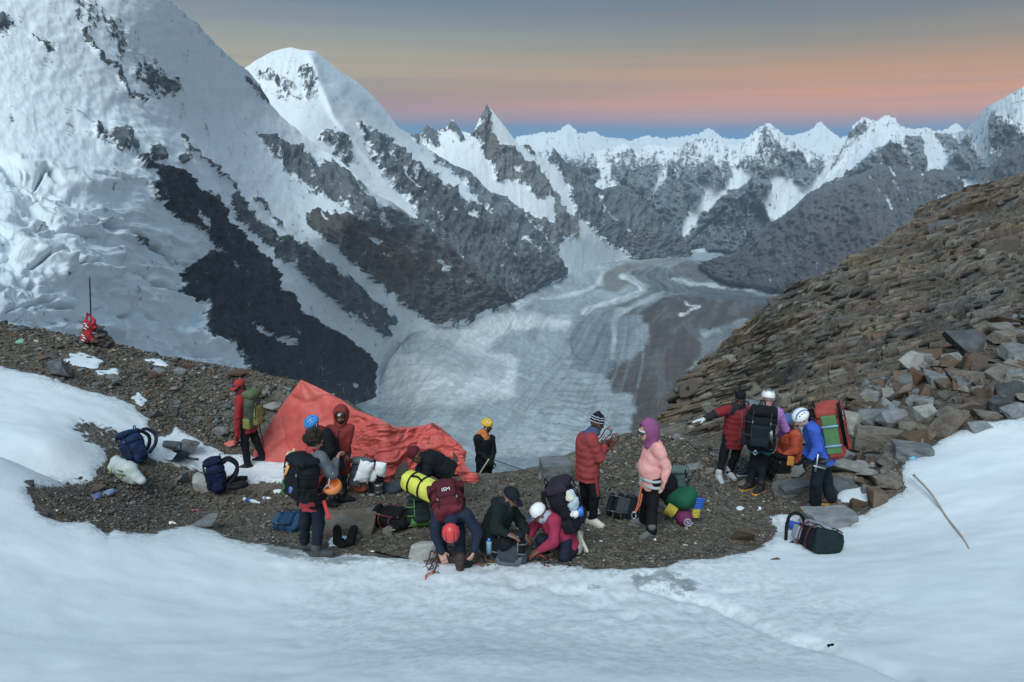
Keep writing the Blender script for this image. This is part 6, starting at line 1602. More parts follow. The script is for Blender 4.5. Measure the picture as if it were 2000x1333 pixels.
P_(dict(id='yellowhelmet', label='person in a yellow helmet and black jacket with orange lining, standing beyond the brink', at=(945, 985, 12.5), hd=(951, 831, 0), nk=(946, 845, .02), sR=(935, 856, -.06), sL=(957, 856, .08), eR=(936, 884, -.1), wR=(951, 897, -.16), eL=(963, 882, .02), wL=(961, 899, -.1), hR=(939, 905, -.02), hL=(953, 905, .06), kR=(938, 945, -.02), kL=(953, 945, .05), aR=(938, 985, 0), aL=(952, 985, .05),
        tR=(944, 992, -.1), tL=(960, 992, -.05), look=(.85, -.5, -.15), jacket=C(22, 26, 32), collar=C(196, 110, 50), trousers=BLK, boots=BLK, hat=('helmet', C(226, 178, 40), dict(kind=0, strapc=(.7, .7, .7))), skin=C(84, 58, 46), beard=C(30, 24, 22), gloves=C(22, 24, 28), hem=.22, handR=dict(curl=1.2), handL=dict(curl=1.2), hood_down=C(196, 110, 50)))
P_(dict(id='redhelmet', **{'raise': 0.0}, label='person in a red helmet and navy clothes bending double towards the crampons', at=(885, 1098), hd=(881, 1036, -.30), nk=(880, 1018, -.22), sR=(858, 1003, -.1), sL=(906, 1006, -.1), eR=(850, 1042, -.12), wR=(862, 1078, -.15), eL=(933, 1040, -.12), wL=(926, 1076, -.2), hR=(860, 980, .32), hL=(892, 980, .30), kR=(861, 1038, .14), kL=(897, 1043, .02), aR=(864, 1076, 'g'), aL=(899, 1098, 'g'),
        tR=(838, 1084, 'g'), tL=(897, 1128, 'g'), look=(0, .25, -1), hup=(0, -1, -.35), jacket=C(30, 40, 58), trousers=C(28, 38, 56), boots=C(64, 46, 44), sole=C(30, 26, 26), hat=('helmet', C(205, 40, 44), dict(kind=0, vents=C(120, 26, 30))), skin=C(185, 140, 125), hem=.04, handL=dict(d=(-.3, .1, -1), n=(-1, .2, 0), curl=.9), handR=dict(curl=.4)))
P_(dict(id='greenjacket', **{'raise': 0.0}, label='person in a dark green jacket and black cap crouching over the grey pack', at=(962, 1092), hd=(996, 972, -.04), nk=(984, 984, 0), sR=(972, 996, -.16), sL=(994, 991, .16), eR=(966, 1032, -.24), wR=(989, 1042, -.32), eL=(1018, 1020, .14), wL=(1027, 1040, -.02), hR=(956, 1049, -.05), hL=(962, 1042, .14), kR=(988, 1062, -.28), kL=(1006, 1052, .1), aR=(960, 1088, 'g'), aL=(1000, 1078, .15),
        tR=(978, 1100, 'g'), tL=(1014, 1085, .1), look=(.78, -.35, -.55), jacket=C(20, 32, 32), bulk=1.12, trousers=BLK, boots=C(92, 70, 58), sole=C(60, 48, 42), hat=('cap', C(22, 28, 40)), skin=C(130, 92, 76), collar=C(28, 40, 42), scarf=C(26, 36, 44), hood_down=C(20, 32, 32), hem=.1, handR=dict(d=(.85, -.1, -.35), n=(0, -.2, -1), curl=.35), handL=dict(d=(.1, -.3, -1), n=(-1, 0, 0), curl=.8)))
P_(dict(id='magenta', **{'raise': 0.0}, label='person in a magenta jacket, white cap and grey scarf kneeling with a loaded pack', at=(1090, 1085), hd=(1053, 1003, -.03), nk=(1066, 1008, 0), sL=(1082, 1016, -.15), sR=(1062, 1010, .16), eL=(1082, 1060, -.24), wL=(1054, 1074, -.24), eR=(1042, 1030, .12), wR=(1034, 1046, -.05), hL=(1104, 1056, -.06), hR=(1096, 1048, .13), kL=(1102, 1090, -.2), aL=(1124, 1072, -.02), tL=(1126, 1052, .06), kR=(1058, 1056, .02), aR=(1068, 1082, .1),
        tR=(1052, 1088, .02), look=(-.8, -.3, -.55), jacket=C(148, 30, 66), trousers=C(26, 34, 50), boots=C(150, 146, 132), sole=C(190, 184, 166), hat=('cap', C(220, 222, 228), dict(brim=C(74, 82, 96), badge=C(34, 32, 36))), skin=C(112, 76, 60), scarf=C(150, 160, 178), hem=.1, handL=dict(d=(-.8, -.1, -.5), n=(.3, 0, -1), curl=.6), handR=dict(curl=.8), hood_down=C(148, 30, 66), kneelL=(.5, .3, .1)))
P_(dict(id='reddown', label='person in a red down jacket, patterned black beanie and red striped track trousers', at=(1160, 1022), hd=(1166, 828, 0), nk=(1160, 844, 0), sR=(1155, 858, -.15), sL=(1140, 854, .15), eR=(1170, 894, -.16), wR=(1180, 874, .06), eL=(1160, 890, .22), wL=(1182, 872, .24), hR=(1153, 930, -.08), hL=(1142, 930, .1), kR=(1162, 972, -.08), kL=(1142, 968, .12), aR=(1157, 1014, 'g'), aL=(1146, 994, 'g'),
        tR=(1178, 1028, 'g'), tL=(1164, 1002, 'g'), look=(.9, .35, -.3), jacket=C(148, 54, 54), quilt=.11, bulk=1.13, trousers=C(22, 25, 31), stripe=('R', (.55, -.8, 0)), stripe_col=C(150, 42, 50), boots=C(196, 192, 172), sole=C(206, 202, 190), hat=('beanie', C(20, 24, 34), dict(col2=C(170, 176, 184))), skin=C(84, 58, 48), collar=C(64, 74, 112), hem=.08, handR=dict(curl=1.0), handL=dict(curl=1.0)))
P_(dict(id='pink', label='person in a pale pink jacket and purple quilted hood standing sideways', at=(1265, 1040), hd=(1264, 843, 0), nk=(1272, 864, 0), sL=(1286, 876, -.15), sR=(1268, 872, .17), eL=(1302, 914, -.16), wL=(1297, 938, -.2), eR=(1256, 910, .24), wR=(1262, 930, .16), hL=(1278, 944, -.05), hR=(1266, 942, .12), kL=(1274, 990, -.08), kR=(1262, 984, .12), aL=(1272, 1038, 'g'), aR=(1258, 1016, 'g'), tL=(1253, 1050, 'g'), tR=(1236, 1022, 'g'),
        look=(-.95, -.25, -.12), jacket=C(240, 158, 150, 1.12), quilt=.2, bulk=1.0, belly=1, trousers=C(18, 20, 26), tbulk=1.06, boots=C(88, 90, 92), sole=C(120, 118, 108), hood=C(132, 66, 112), hoodq=1, sunglasses=C(40, 50, 60), skin=C(190, 140, 118), hem=.1, collar=C(96, 40, 76), hood_down=C(240, 158, 150, 1.12), cuffr=.07, handL=dict(curl=.5), handR=dict(curl=.6), harness=C(150, 165, 165)))
P_(dict(id='outstretched', label='person in a dark red jacket with one arm stretched out over the saddle', at=(1413, 934), hd=(1446, 780, 0), nk=(1441, 794, 0), sR=(1424, 800, -.02), sL=(1455, 800, .08), eR=(1399, 808, -.1), wR=(1376, 819, -.16), eL=(1461, 828, .08), wL=(1455, 852, -.08), hR=(1421, 860, 0), hL=(1443, 860, .05), kR=(1412, 896, -.03), kL=(1436, 893, .03), aR=(1404, 929, 'g'), aL=(1424, 923, 'g'), tR=(1408, 940, 'g'), tL=(1436, 935, 'g'),
        look=(-.45, -.85, -.25), jacket=C(124, 30, 36), yoke=C(34, 34, 42), shoulder=C(124, 30, 36), sleeve=C(124, 30, 36), cuff=C(44, 36, 44), quilt=.1, bulk=1.1, zip=C(84, 84, 94), trousers=C(22, 24, 30), boots=C(160, 164, 168), sole=C(130, 132, 136), hat=('beanie', C(22, 24, 28)), skin=C(92, 62, 52), scarf=C(40, 40, 46), hem=.16, gloves=C(190, 194, 196), handR=dict(d=(-1, -.2, -.1), n=(0, -.3, -1), curl=.25), handL=dict(curl=.8)))
P_(dict(id='purplejacket', label='person in a lilac down jacket and white helmet seen from behind under a black pack', at=(1478, 955), hd=(1500, 779, 0), nk=(1498, 795, 0), sL=(1478, 804, .03), sR=(1520, 806, -.02), eL=(1470, 838, .08), wL=(1480, 858, .24), eR=(1534, 838, .02), wR=(1522, 850, .24), hL=(1474, 872, 0), hR=(1498, 874, 0), kL=(1472, 912, .02), kR=(1488, 914, 0), aL=(1465, 945, 'g'), aR=(1486, 951, 'g'), tL=(1458, 954, 'g'), tR=(1478, 962, 'g'),
        look=(.35, .9, -.3), jacket=C(160, 104, 172), quilt=.055, trousers=C(24, 28, 36), teal=C(30, 118, 124), boots=C(36, 32, 34), boot_trim=C(200, 160, 40), sole=C(196, 96, 36), hat=('helmet', C(226, 230, 236), dict(kind=1)), skin=C(185, 140, 120), hem=.02, hood_down=C(160, 104, 172), handR=dict(curl=.8), harness=C(24, 26, 30)))
P_(dict(id='orange', **{'raise': 0.0}, label='person in an orange down jacket and blue hat sitting on the rocks', at=(1542, 922), hd=(1537, 826, -.02), nk=(1541, 841, 0), sL=(1552, 850, -.12), sR=(1534, 848, .15), eL=(1552, 880, -.2), wL=(1530, 890, -.2), eR=(1526, 876, .14), wR=(1522, 890, -.02), hL=(1549, 902, -.05), hR=(1541, 899, .12), kL=(1512, 898, -.25), kR=(1502, 896, .0), aL=(1484, 922, -.3), aR=(1462, 918, -.02), tL=(1466, 922, -.35), tR=(1442, 915, -.05),
        look=(-.75, -.5, -.45), jacket=C(180, 72, 40), quilt=.055, bulk=1.16, trousers=C(20, 22, 28), boots=C(30, 36, 52), sole=C(150, 155, 165), hat=('beanie', C(44, 92, 150)), skin=C(110, 74, 60), scarf=C(32, 32, 38), hood_down=C(180, 72, 40), hem=.06, handL=dict(curl=.9), handR=dict(curl=.9)))
P_(dict(id='bluejacket', label='person in a bright blue down jacket and white and blue helmet under a red pack', at=(1600, 992), hd=(1565, 817, -.03), nk=(1578, 828, 0), sL=(1588, 838, -.16), sR=(1584, 831, .17), eL=(1598, 876, -.2), wL=(1583, 895, -.2), eR=(1584, 868, .2), wR=(1572, 890, .14), hL=(1608, 902, -.08), hR=(1612, 899, .1), kL=(1596, 946, -.1), kR=(1616, 940, .1), aL=(1592, 985, 'g'), aR=(1622, 974, 'g'), tL=(1567, 996, 'g'), tR=(1612, 984, 'g'),
        look=(-.85, -.2, -.55), jacket=C(38, 80, 176), quilt=.05, bulk=1.08, trousers=C(26, 34, 42), tbulk=1.12, cuffr=.078, boots=C(66, 48, 56), boot_trim=C(190, 150, 50), sole=C(180, 120, 40), hat=('helmet', C(226, 232, 236), dict(kind=0, stripe=C(40, 120, 180))), skin=C(190, 145, 125), hood_down=C(38, 80, 176), hem=.06, gloves=C(24, 28, 38), handL=dict(curl=.9), handR=dict(curl=.9), harness=C(60, 66, 74)))
for r_ in REPORT: print('BONES', *r_)
# ------------------------------------------------------------------ packs
def pack(label, bot, top, out, w, d, col, lid=None, pocket=None, trim=None, straps=C(20, 22, 26), worn=None, group=None, belt=False, loose=1.0, scoop=True, name='backpack', seed=0, handle=True, wr=0.017):
    bot = np.asarray(bot, float); top = np.asarray(top, float)
    U = top - bot; h = float(np.linalg.norm(U)); R = frame(U, out); c = (bot + top) / 2
    T = lambda x, y, z: c + R @ V3(x * w, y * d, z * h)
    lid = lid or col; rr = np.random.default_rng(abs(hash(label)) % 1000 if False else len(label)); pocket = pocket or col; trim = trim or straps
    root = empty(name, bot)
    tag(root, label, 'backpack', group)
    hw, hd = w / 2, d / 2
    soft('pack_body', [rbox(T(0, 0, -0.06), V3(hw, hd, h * 0.43), 0.125, R, col=col, taper=0.14), cap(T(-0.2, 0.05, -0.36), T(0.2, 0.05, -0.36), hd * 0.85, col=trim if seed == 3 else col, k=0.05), ell(T(0, 0.2, -0.02), (hw * 0.85, hd * 0.7, h * 0.3), R, col=col, k=0.05)], 0.0145, CLOTH, root, k=0.03, wr=(wr, 0.12))
    soft('lid', [rbox(T(rr.uniform(-.06, .06), 0.05, 0.40), V3(hw * 0.9, hd * 1.06, h * 0.085), 0.05, R, col=lid), ell(T(rr.uniform(-.1, .1), 0.12, 0.425), (hw * 0.78, hd * 0.95, h * 0.10), R, col=lid, k=0.04)], 0.0145, CLOTH, root, k=0.03, wr=(wr * 0.8, 0.1))
    soft('front_pocket', [rbox(T(0, 0.52, -0.12), V3(hw * 0.66, 0.045, h * 0.24), 0.04, R, col=pocket), rbox(T(0, 0.55, -0.28), V3(hw * 0.6, 0.05, h * 0.1), 0.04, R, col=pocket)], 0.0145, CLOTH, root, k=0.02, wr=(0.006, 0.1))
    for s in (-1, 1):
        soft('side_pocket', [rbox(T(0.5 * s, 0.05, -0.3), V3(0.035, hd * 0.6, h * 0.14), 0.03, R, col=pocket)], 0.0145, CLOTH, root, k=0.02, wr=(0.006, 0.08))
        if scoop:
            tube('shoulder_strap', [T(0.2 * s, -0.45, 0.34), T(0.24 * s, -0.45 - 0.42 * loose, 0.36), T(0.27 * s, -0.45 - 0.75 * loose, 0.12), T(0.32 * s, -0.5 - 0.5 * loose, -0.16), T(0.38 * s, -0.45, -0.36)], 0.030, straps, CLOTH, root, flat=(R[:, 0], 1.0), sides=7)
        if belt:
            tube('hip_belt', [T(0.4 * s, -0.5, -0.4), T(0.62 * s, -0.75, -0.42), T(0.66 * s, -1.25, -0.44), T(0.5 * s, -1.6, -0.46)], [0.05] * 0 or 0.045, straps, CLOTH, root, sides=7)
    lists = []
    for s in (-1, 1):
        lists.append(spline([T(0.3 * s, 0.62, 0.44), T(0.31 * s, 0.66, 0.2), T(0.3 * s, 0.62, -0.05), T(0.26 * s, 0.66, -0.38)]))
        for z_ in (0.14, -0.16):
            lists.append(spline([T(0.515 * s, -0.42, z_), T(0.54 * s, 0.0, z_ - 0.01), T(0.5 * s, 0.45, z_ + 0.02), T(0.34 * s, 0.62, z_ + 0.03)]))
    tubes('compression_strap', lists, 0.0095, trim, CLOTH, root, sides=5)
    for s in (-1, 1): tubes('buckle', [[T(0.3 * s, 0.66, 0.22), T(0.3 * s, 0.67, 0.16)]], 0.012, C(110, 115, 120), HARD, root, sides=6)
    if handle:
        tubes('grab_loop', [spline([T(-0.1, -0.42, 0.44), T(-0.07, -0.46, 0.56), T(0.07, -0.46, 0.56), T(0.1, -0.42, 0.44)])], 0.010, straps, CLOTH, root, sides=5)
    return root, T, R
GR = PEOPLE
def Yp(i): return GR[i][2]['Y0']
r1, T1, R1 = pack('olive and yellow camouflage backpack worn by the person in the red cap', pt(492, 836, Yp('redcap') - .02), pt(489, 762, Yp('redcap') - .02), (.97, -.2, .08), .36, .24, C(74, 86, 72), C(84, 96, 66), C(126, 130, 66), trim=C(60, 68, 58), loose=.6)
tube('trekking_pole', [T1(.1, .58, -.1), T1(.1, .75, -.45), T1(.1, 1.0, -.86)], .009, C(40, 42, 48), METAL, r1, sm=False)
r2, T2, R2 = pack('black backpack with green cords worn by the curly haired person', pt(590, 972, Yp('curly') - .20), pt(594, 890, Yp('curly') - .17), (-.62, -.78, .1), .40, .27, C(20, 24, 30), C(24, 28, 34), C(18, 22, 26), trim=C(24, 28, 30), loose=.6)
tubes('cord', [spline([T2(.25, .62, .0), T2(.34, .68, -.12), T2(.2, .7, -.22), T2(.36, .68, -.33), T2(.22, .68, -.4)])], .011, C(28, 112, 66), CLOTH, r2)
tubes('tent_peg_bundle', [[T2(.12, .62, .3), T2(.3, .64, -.02)], [T2(.16, .64, .3), T2(.34, .64, -.02)]], .012, C(216, 148, 50), HARD, r2)
tubes('side_bottle', [[T2(-.1, .66, -.12), T2(-.1, .67, -.26)]], .032, C(70, 90, 150), HARD, r2, sides=10)
r3, T3, R3 = pack('maroon backpack on the back of the bending person in the red helmet', pt(868, 946, Yp('redhelmet') + .26), pt(879, 1010, Yp('redhelmet') - .16), (0, -.5, .87), .38, .25, C(88, 26, 38), C(100, 30, 44), C(78, 24, 36), trim=C(60, 20, 30), straps=C(70, 24, 34), loose=.35)
def lettering(txt, p, R, size, col, parent):
    cu = bpy.data.curves.new('lettering', 'FONT'); cu.body = txt; cu.size = size; cu.extrude = .002; cu.align_x = 'CENTER'
    m = bpy.data.materials.new('print'); m.use_nodes = True; m.node_tree.nodes['Principled BSDF'].inputs['Base Color'].default_value = (*col, 1); cu.materials.append(m)
    tmp = bpy.data.objects.new('lettering', cu); COL.objects.link(tmp); bpy.context.view_layer.update()
    me = bpy.data.meshes.new_from_object(tmp.evaluated_get(bpy.context.evaluated_depsgraph_get())); bpy.data.objects.remove(tmp)
    o = bpy.data.objects.new('lettering', me); COL.objects.link(o); o.parent = parent
    from mathutils import Matrix
    M = Matrix([list(R[i]) + [0] for i in range(3)] + [[0, 0, 0, 1]])
    o.rotation_euler = M.to_euler(); o.location = np.asarray(p) - world_loc(parent)
lettering('ISM', T3(0, .80, .02), basis(-R3[:, 0], -R3[:, 2], R3[:, 1]) if False else np.stack([R3[:, 0] * -1 if R3[0, 0] < 0 else R3[:, 0], np.cross(R3[:, 1], R3[:, 0] * -1 if R3[0, 0] < 0 else R3[:, 0]), R3[:, 1]], 1), .07, (.8, .8, .8), r3)
r4, T4, R4 = pack('tall black backpack on the kneeling person in magenta, hung with white bags', pt(1122, 1030, Yp('magenta') + .02), pt(1084, 940, Yp('magenta') + .05), (.8, -.28, .5), .38, .27, C(20, 22, 30), C(44, 36, 48), C(24, 26, 34), loose=.45)
for nm, lab, box_, colr in (('cloth_bundle', 'cream cloth bundle tied to the tall black pack of the kneeling person', (1104, 965, 1122, 980), C(200, 196, 176)), ('plastic_bag', 'translucent white plastic bag hanging from the tall black pack', (1107, 966, 1130, 1000), C(165, 182, 192)), ('plastic_bag', 'small white tied bag low on the tall black pack', (1112, 994, 1130, 1012), C(216, 220, 222))):
    cc = pt((box_[0] + box_[2]) / 2, (box_[1] + box_[3]) / 2, Yp('magenta') - .12); k_ = ppm(cc); wx, wz = (box_[2] - box_[0]) / k_ / 2, (box_[3] - box_[1]) / k_ / 2
    tag(soft(nm, [ell(cc, (wx, .07, wz), col=colr), ell(cc + V3(wx * .4, -.03, wz * .4), (wx * .6, .05, wz * .5), col=colr), cap(cc + V3(0, 0, wz), cc + V3(-.02, 0, wz * 1.4), .02, .035, col=colr)], .011, CLOTH, None, cc - V3(0, 0, wz), k=.03, wr=(.014, .07)), lab, 'bag')
tag(tube('water_bottle', [pt(1131, 992, Yp('magenta') - .1), pt(1134, 1006, Yp('magenta') - .1)], .045, C(40, 110, 200), HARD, sides=12), 'bright blue bottle on the side of the tall black pack', 'bottle')
r5, T5, R5 = pack('black backpack worn by the person in the lilac jacket', pt(1480, 876, Yp('purplejacket') - .22), pt(1490, 794, Yp('purplejacket') - .2), (-.3, -.94, .1), .44, .28, C(20, 26, 32), C(18, 22, 28), C(26, 36, 42), trim=C(52, 58, 62), loose=.5)
tubes('carabiner', [[T5(.1 + .05 * math.cos(a), .75, -.5 + .05 * math.sin(a)) for a in np.linspace(0, 6.28, 13)], [T5(-.3, .6, .1), T5(-.36, .68, -.2)], [T5(-.36, .6, .05), T5(-.42, .68, -.25)]], .008, C(180, 185, 190), METAL, r5)
r6, T6, R6 = pack('red backpack with a green folded mat and black poles worn by the person in blue', pt(1630, 888, Yp('bluejacket') - .03), pt(1612, 790, Yp('bluejacket') - .03), (.93, -.32, .12), .36, .34, C(148, 56, 46), C(154, 60, 50), C(142, 52, 44), trim=C(120, 44, 38), loose=.5, wr=.008)
sgn = -1 if R6[1, 0] > 0 else 1
soft('folded_mat', [rbox(T6(.56 * sgn, .0, 0.02), V3(.022, .1, .3), .015, R6, col=C(78, 118, 74))], .012, CLOTH, r6, k=.01, wr=(.003, .05))
tubes('mat_strap', [[T6(.64 * sgn, -.32, z_), T6(.64 * sgn, .32, z_)] for z_ in (.2, -.18)], .016, C(120, 150, 180), CLOTH, r6)
tubes('folded_poles', [[T6(.62 * sgn, .42, .62), T6(.66 * sgn, .44, -.2)], [T6(.6 * sgn, .5, .64), T6(.64 * sgn, .52, -.25)]], .014, C(26, 26, 32), METAL, r6)
r7, T7, R7 = pack('grey backpack of the person with the outstretched arm, seen behind the shoulder', pt(1466, 850, Yp('outstretched') + .22), pt(1462, 785, Yp('outstretched') + .24), (.55, .8, 0), .38, .24, C(92, 100, 106), C(100, 108, 114), loose=.4)
def grounded(u, v, lift=0.0):
    p = gpt(u, v); p[2] += lift; return p
g1 = grounded(274, 905, .04)
pack('dark blue backpack standing in the snow on the far left', g1, g1 + V3(-.20, .12, .50), (-.5, -.85, .1), .36, .28, C(24, 48, 84), C(22, 42, 72), C(20, 38, 66), straps=C(36, 42, 58), loose=1.1)
g2 = grounded(432, 962, .05)
r_, T_, R_ = pack('navy backpack with orange buckle leaning on the rounded grey stone', g2, g2 + V3(-.10, .05, .56), (-.9, -.35, .2), .36, .27, C(22, 30, 66), C(20, 26, 54), C(20, 28, 60), straps=C(28, 30, 38), loose=1.1, belt=True)
tubes('orange_buckle', [[T_(.1, -.55, .34), T_(.1, -.6, .24)]], .03, C(216, 84, 40), HARD, r_, sides=8)
g3 = grounded(704, 962, .06)
r_, T_, R_ = pack('grey and rust backpack with white pillows beside the red tarp', g3, g3 + V3(.03, .14, .50), (-.4, -.9, .2), .36, .26, C(62, 68, 74), C(96, 104, 110), C(70, 74, 80), trim=C(150, 74, 50), seed=3)
def pillow(u, v, Y, w, h, yaw, roll, label):
    c = pt(u, v, Y); cy, sy = math.cos(yaw), math.sin(yaw); cr, sr = math.cos(roll), math.sin(roll)
    x = V3(cy * cr, sy * cr, sr); z = V3(-sr * cy, -sr * sy, cr); y = np.cross(z, x); R = basis(x, y, z)
    T = lambda a, b, e: c + R @ V3(a, b, e)
    P = [ell(c, (w * .5, .075, h * .52), R, col=C(214, 220, 230))] + [cap(T(a * w * .2, 0, b * h * .2), T(a * w * .5, 0, b * h * .5), .055, .012, col=C(214, 220, 230)) for a in (-1, 1) for b in (-1, 1)]
    tag(soft('pillow', P, .012, CLOTH, None, c - V3(0, 0, h / 2), k=.05, wr=(.006, .06)), label, 'pillow', 'white pillow sacks on the grey and rust backpack')
Yg = g3[1] - .2
pillow(711, 922, Yg - .05, .22, .37, .25, -.35, 'largest white pillow sack on the grey and rust backpack')
pillow(743, 917, Yg + .05, .16, .24, -.1, -.15, 'squarish white sack at the right of the grey and rust backpack')
pillow(728, 930, Yg + .05, .13, .2, 0, -.3, 'smallest white sack between the other two')
q = grounded(740, 968)
root = empty('metal_flask', q); tag(root, 'grey steel flask standing on the gravel before the white sacks', 'flask')
tubes('flask_body', [[q, q + V3(0, 0, .10), q + V3(0, 0, .19), q + V3(0, 0, .205)]], .068, C(120, 122, 120), METAL, root, sides=18)
tubes('flask_rim', [[q + V3(.069 * math.cos(a), .069 * math.sin(a), z_) for a in np.linspace(0, 6.29, 20)] for z_ in (.012, .09, .2)], .006, C(150, 150, 148), METAL, root, sides=5)
c = q + V3(-.03, .1, .26)
tag(soft('pouch', [ell(c, (.10, .08, .11), col=C(20, 22, 26)), ell(c + V3(.02, -.02, .09), (.07, .06, .05), col=C(20, 22, 26)), cap(c - V3(.03, 0, .1), c - V3(.04, -.02, .28), .09, .1, col=C(22, 24, 28))], .013, CLOTH, None, c - V3(0, 0, .3), k=.03, wr=(.01, .08)), 'black stuffed pouch right behind the steel flask', 'pouch')
c = grounded(765, 962, .05)
tag(soft('cloth_heap', [ell(c, (.16, .1, .07), col=C(48, 56, 66)), ell(c + V3(-.12, .04, .02), (.1, .08, .08), col=C(40, 46, 54)), ell(c + V3(.1, .1, .04), (.12, .1, .08), col=C(56, 62, 70))], .014, CLOTH, None, c, k=.03, wr=(.018, .09)), 'crumpled dark grey clothing at the hem of the tarp', 'clothing')
# yellow duffel on the green pack
a_, b_ = pt(798, 938, 8.5), pt(848, 962, 8.25)
root = empty('duffel_bag', (a_ + b_) / 2 - V3(0, 0, .14)); tag(root, 'bright yellow roll bag with black straps lying on the green pack', 'duffel bag')
ax_ = nrm_(b_ - a_)
soft('bag', [cap(a_ + ax_ * .04, b_ - ax_ * .06, .135, .14, col=C(206, 206, 62)), rbox((a_ + b_) / 2, V3(.12, .12, float(np.linalg.norm(b_ - a_)) / 2 + .06), .06, frame(ax_, (0, 0, 1)), col=C(206, 206, 62))], .014, CLOTH, root, k=.03, wr=(.008, .12))
soft('bag_end', [cap(b_ + ax_ * .02, b_ + ax_ * .07, .125, .12, col=C(84, 88, 90)), ], .014, CLOTH, root, k=.02, wr=(.005, .08))
x_ = nrm_(np.cross(ax_, (0, 0, 1))); y_ = np.cross(x_, ax_)
tubes('strap', [[a_ + ax_ * s_ + .147 * (x_ * math.cos(t_) + y_ * math.sin(t_)) for t_ in np.linspace(0, 6.29, 24)] for s_ in (.1, .28)] + [spline([a_ + ax_ * .1 + .147 * (x_ * .5 + y_ * .86), a_ + ax_ * .2 + .2 * (x_ * .3 + y_ * .8), a_ + ax_ * .3 + .147 * (x_ * .5 + y_ * .86)])], .014, C(24, 24, 26), CLOTH, root, sides=5)
g5 = grounded(822, 1030, .06)
pack('black and bright green backpack under the yellow roll bag', g5, g5 + V3(-.02, .1, .40), (.35, -.93, .1), .36, .24, C(34, 46, 48), C(40, 54, 54), C(30, 42, 44), trim=C(76, 128, 58), straps=C(60, 120, 60), loose=.8, seed=3)
g6 = grounded(800, 1034, .12)
r_, T_, R_ = pack('black backpack with maroon straps lying on the gravel beside the green one', g6, grounded(733, 1022, .13), (.1, -.35, .9), .34, .22, C(17, 18, 22), C(20, 20, 24), C(16, 17, 20), trim=C(120, 50, 60), straps=C(70, 36, 44), loose=.5)
for ends, lab in ((((765, 1043), (816, 1031)), 'grey ice axe shaft leaning along the fallen black pack'), (((714, 1039), (730, 1034)), 'short grey pole tip sticking out by the beige slab')):
    a_, b_ = [grounded(*e, .05) for e in ends]
    root = tube('ice_axe', [a_, (a_ + b_) / 2 + V3(0, 0, .01), b_], .016, C(176, 182, 186), METAL); tag(root, lab, 'ice axe')
g7 = grounded(588, 1036, .11)
pack('blue backpack lying behind the legs of the curly haired person', g7, grounded(545, 1030, .1), (-.1, -.6, .8), .30, .2, C(30, 62, 94), C(36, 74, 104), C(26, 54, 84), straps=C(46, 58, 74), loose=1.0, belt=True)
g8 = grounded(994, 1106, .05)
r_, T_, R_ = pack('black and grey backpack between the two crouching people', g8, g8 + V3(.02, .12, .36), (-.15, -.95, .2), .38, .24, C(26, 30, 36), C(30, 34, 40), C(52, 58, 64), trim=C(96, 104, 108), straps=C(70, 78, 84), seed=3)
b0 = T_(-.62 if R_[0, 0] > 0 else .62, .3, -.2)
root = empty('water_bottle', b0); tag(root, 'clear pale blue water bottle in the side of the black and grey pack', 'bottle')
tubes('bottle_body', [[b0, b0 + V3(0, 0, .13), b0 + V3(0, 0, .15)]], .036, C(120, 150, 175), HARD, root, sides=12); tubes('bottle_cap', [[b0 + V3(0, 0, .16), b0 + V3(0, 0, .19)]], .018, C(60, 130, 200), HARD, root, sides=10)
g9 = grounded(1240, 1012, .12)
pack('black backpack lying on the gravel between the red and the pink jackets', g9, grounded(1190, 1004, .14), (-.1, -.75, .65), .38, .26, C(24, 28, 32), C(30, 36, 40), C(52, 58, 64), trim=C(70, 74, 78), loose=1.0)
g11 = grounded(1572, 1062, .13)
r_, T_, R_ = pack('large black backpack with red trim and blue pad lying on the snow', g11, grounded(1622, 1088, .15), (.25, -.5, .85), .40, .30, C(20, 24, 30), C(24, 38, 40), C(130, 140, 150), trim=C(96, 40, 42), straps=C(22, 24, 28), loose=1.2, belt=True)
b0 = grounded(1548, 1042, .12)
soft('blue_pad', [cap(b0 + V3(-.06, 0, .02), b0 + V3(.12, -.02, -.02), .055, .06, col=C(34, 70, 150))], .013, CLOTH, r_, k=.02, wr=(.004, .06))
q = grounded(1534, 1062, .03)
tubes('frame_loop', [spline([q, q + V3(.0, .02, .22), q + V3(.03, .03, .36), q + V3(.12, .04, .40), q + V3(.2, .03, .34), q + V3(.24, 0, .2)])], .022, C(24, 26, 30), CLOTH, r_, sides=7)
g12 = grounded(1518, 940, .08)
r_, T_, R_ = pack('black bag with an orange patch at the feet of the sitting person', g12, g12 + V3(.05, .1, .36), (.2, -.95, .2), .34, .24, C(18, 20, 26), C(20, 22, 28), C(18, 20, 26), loose=.5)
soft('orange_patch', [rbox(T_(.28 if R_[0, 0] > 0 else -.28, .62, .3), V3(.06, .02, .08), .03 if False else .018, R_, col=C(214, 140, 40))], .008, CLOTH, r_, k=.01)
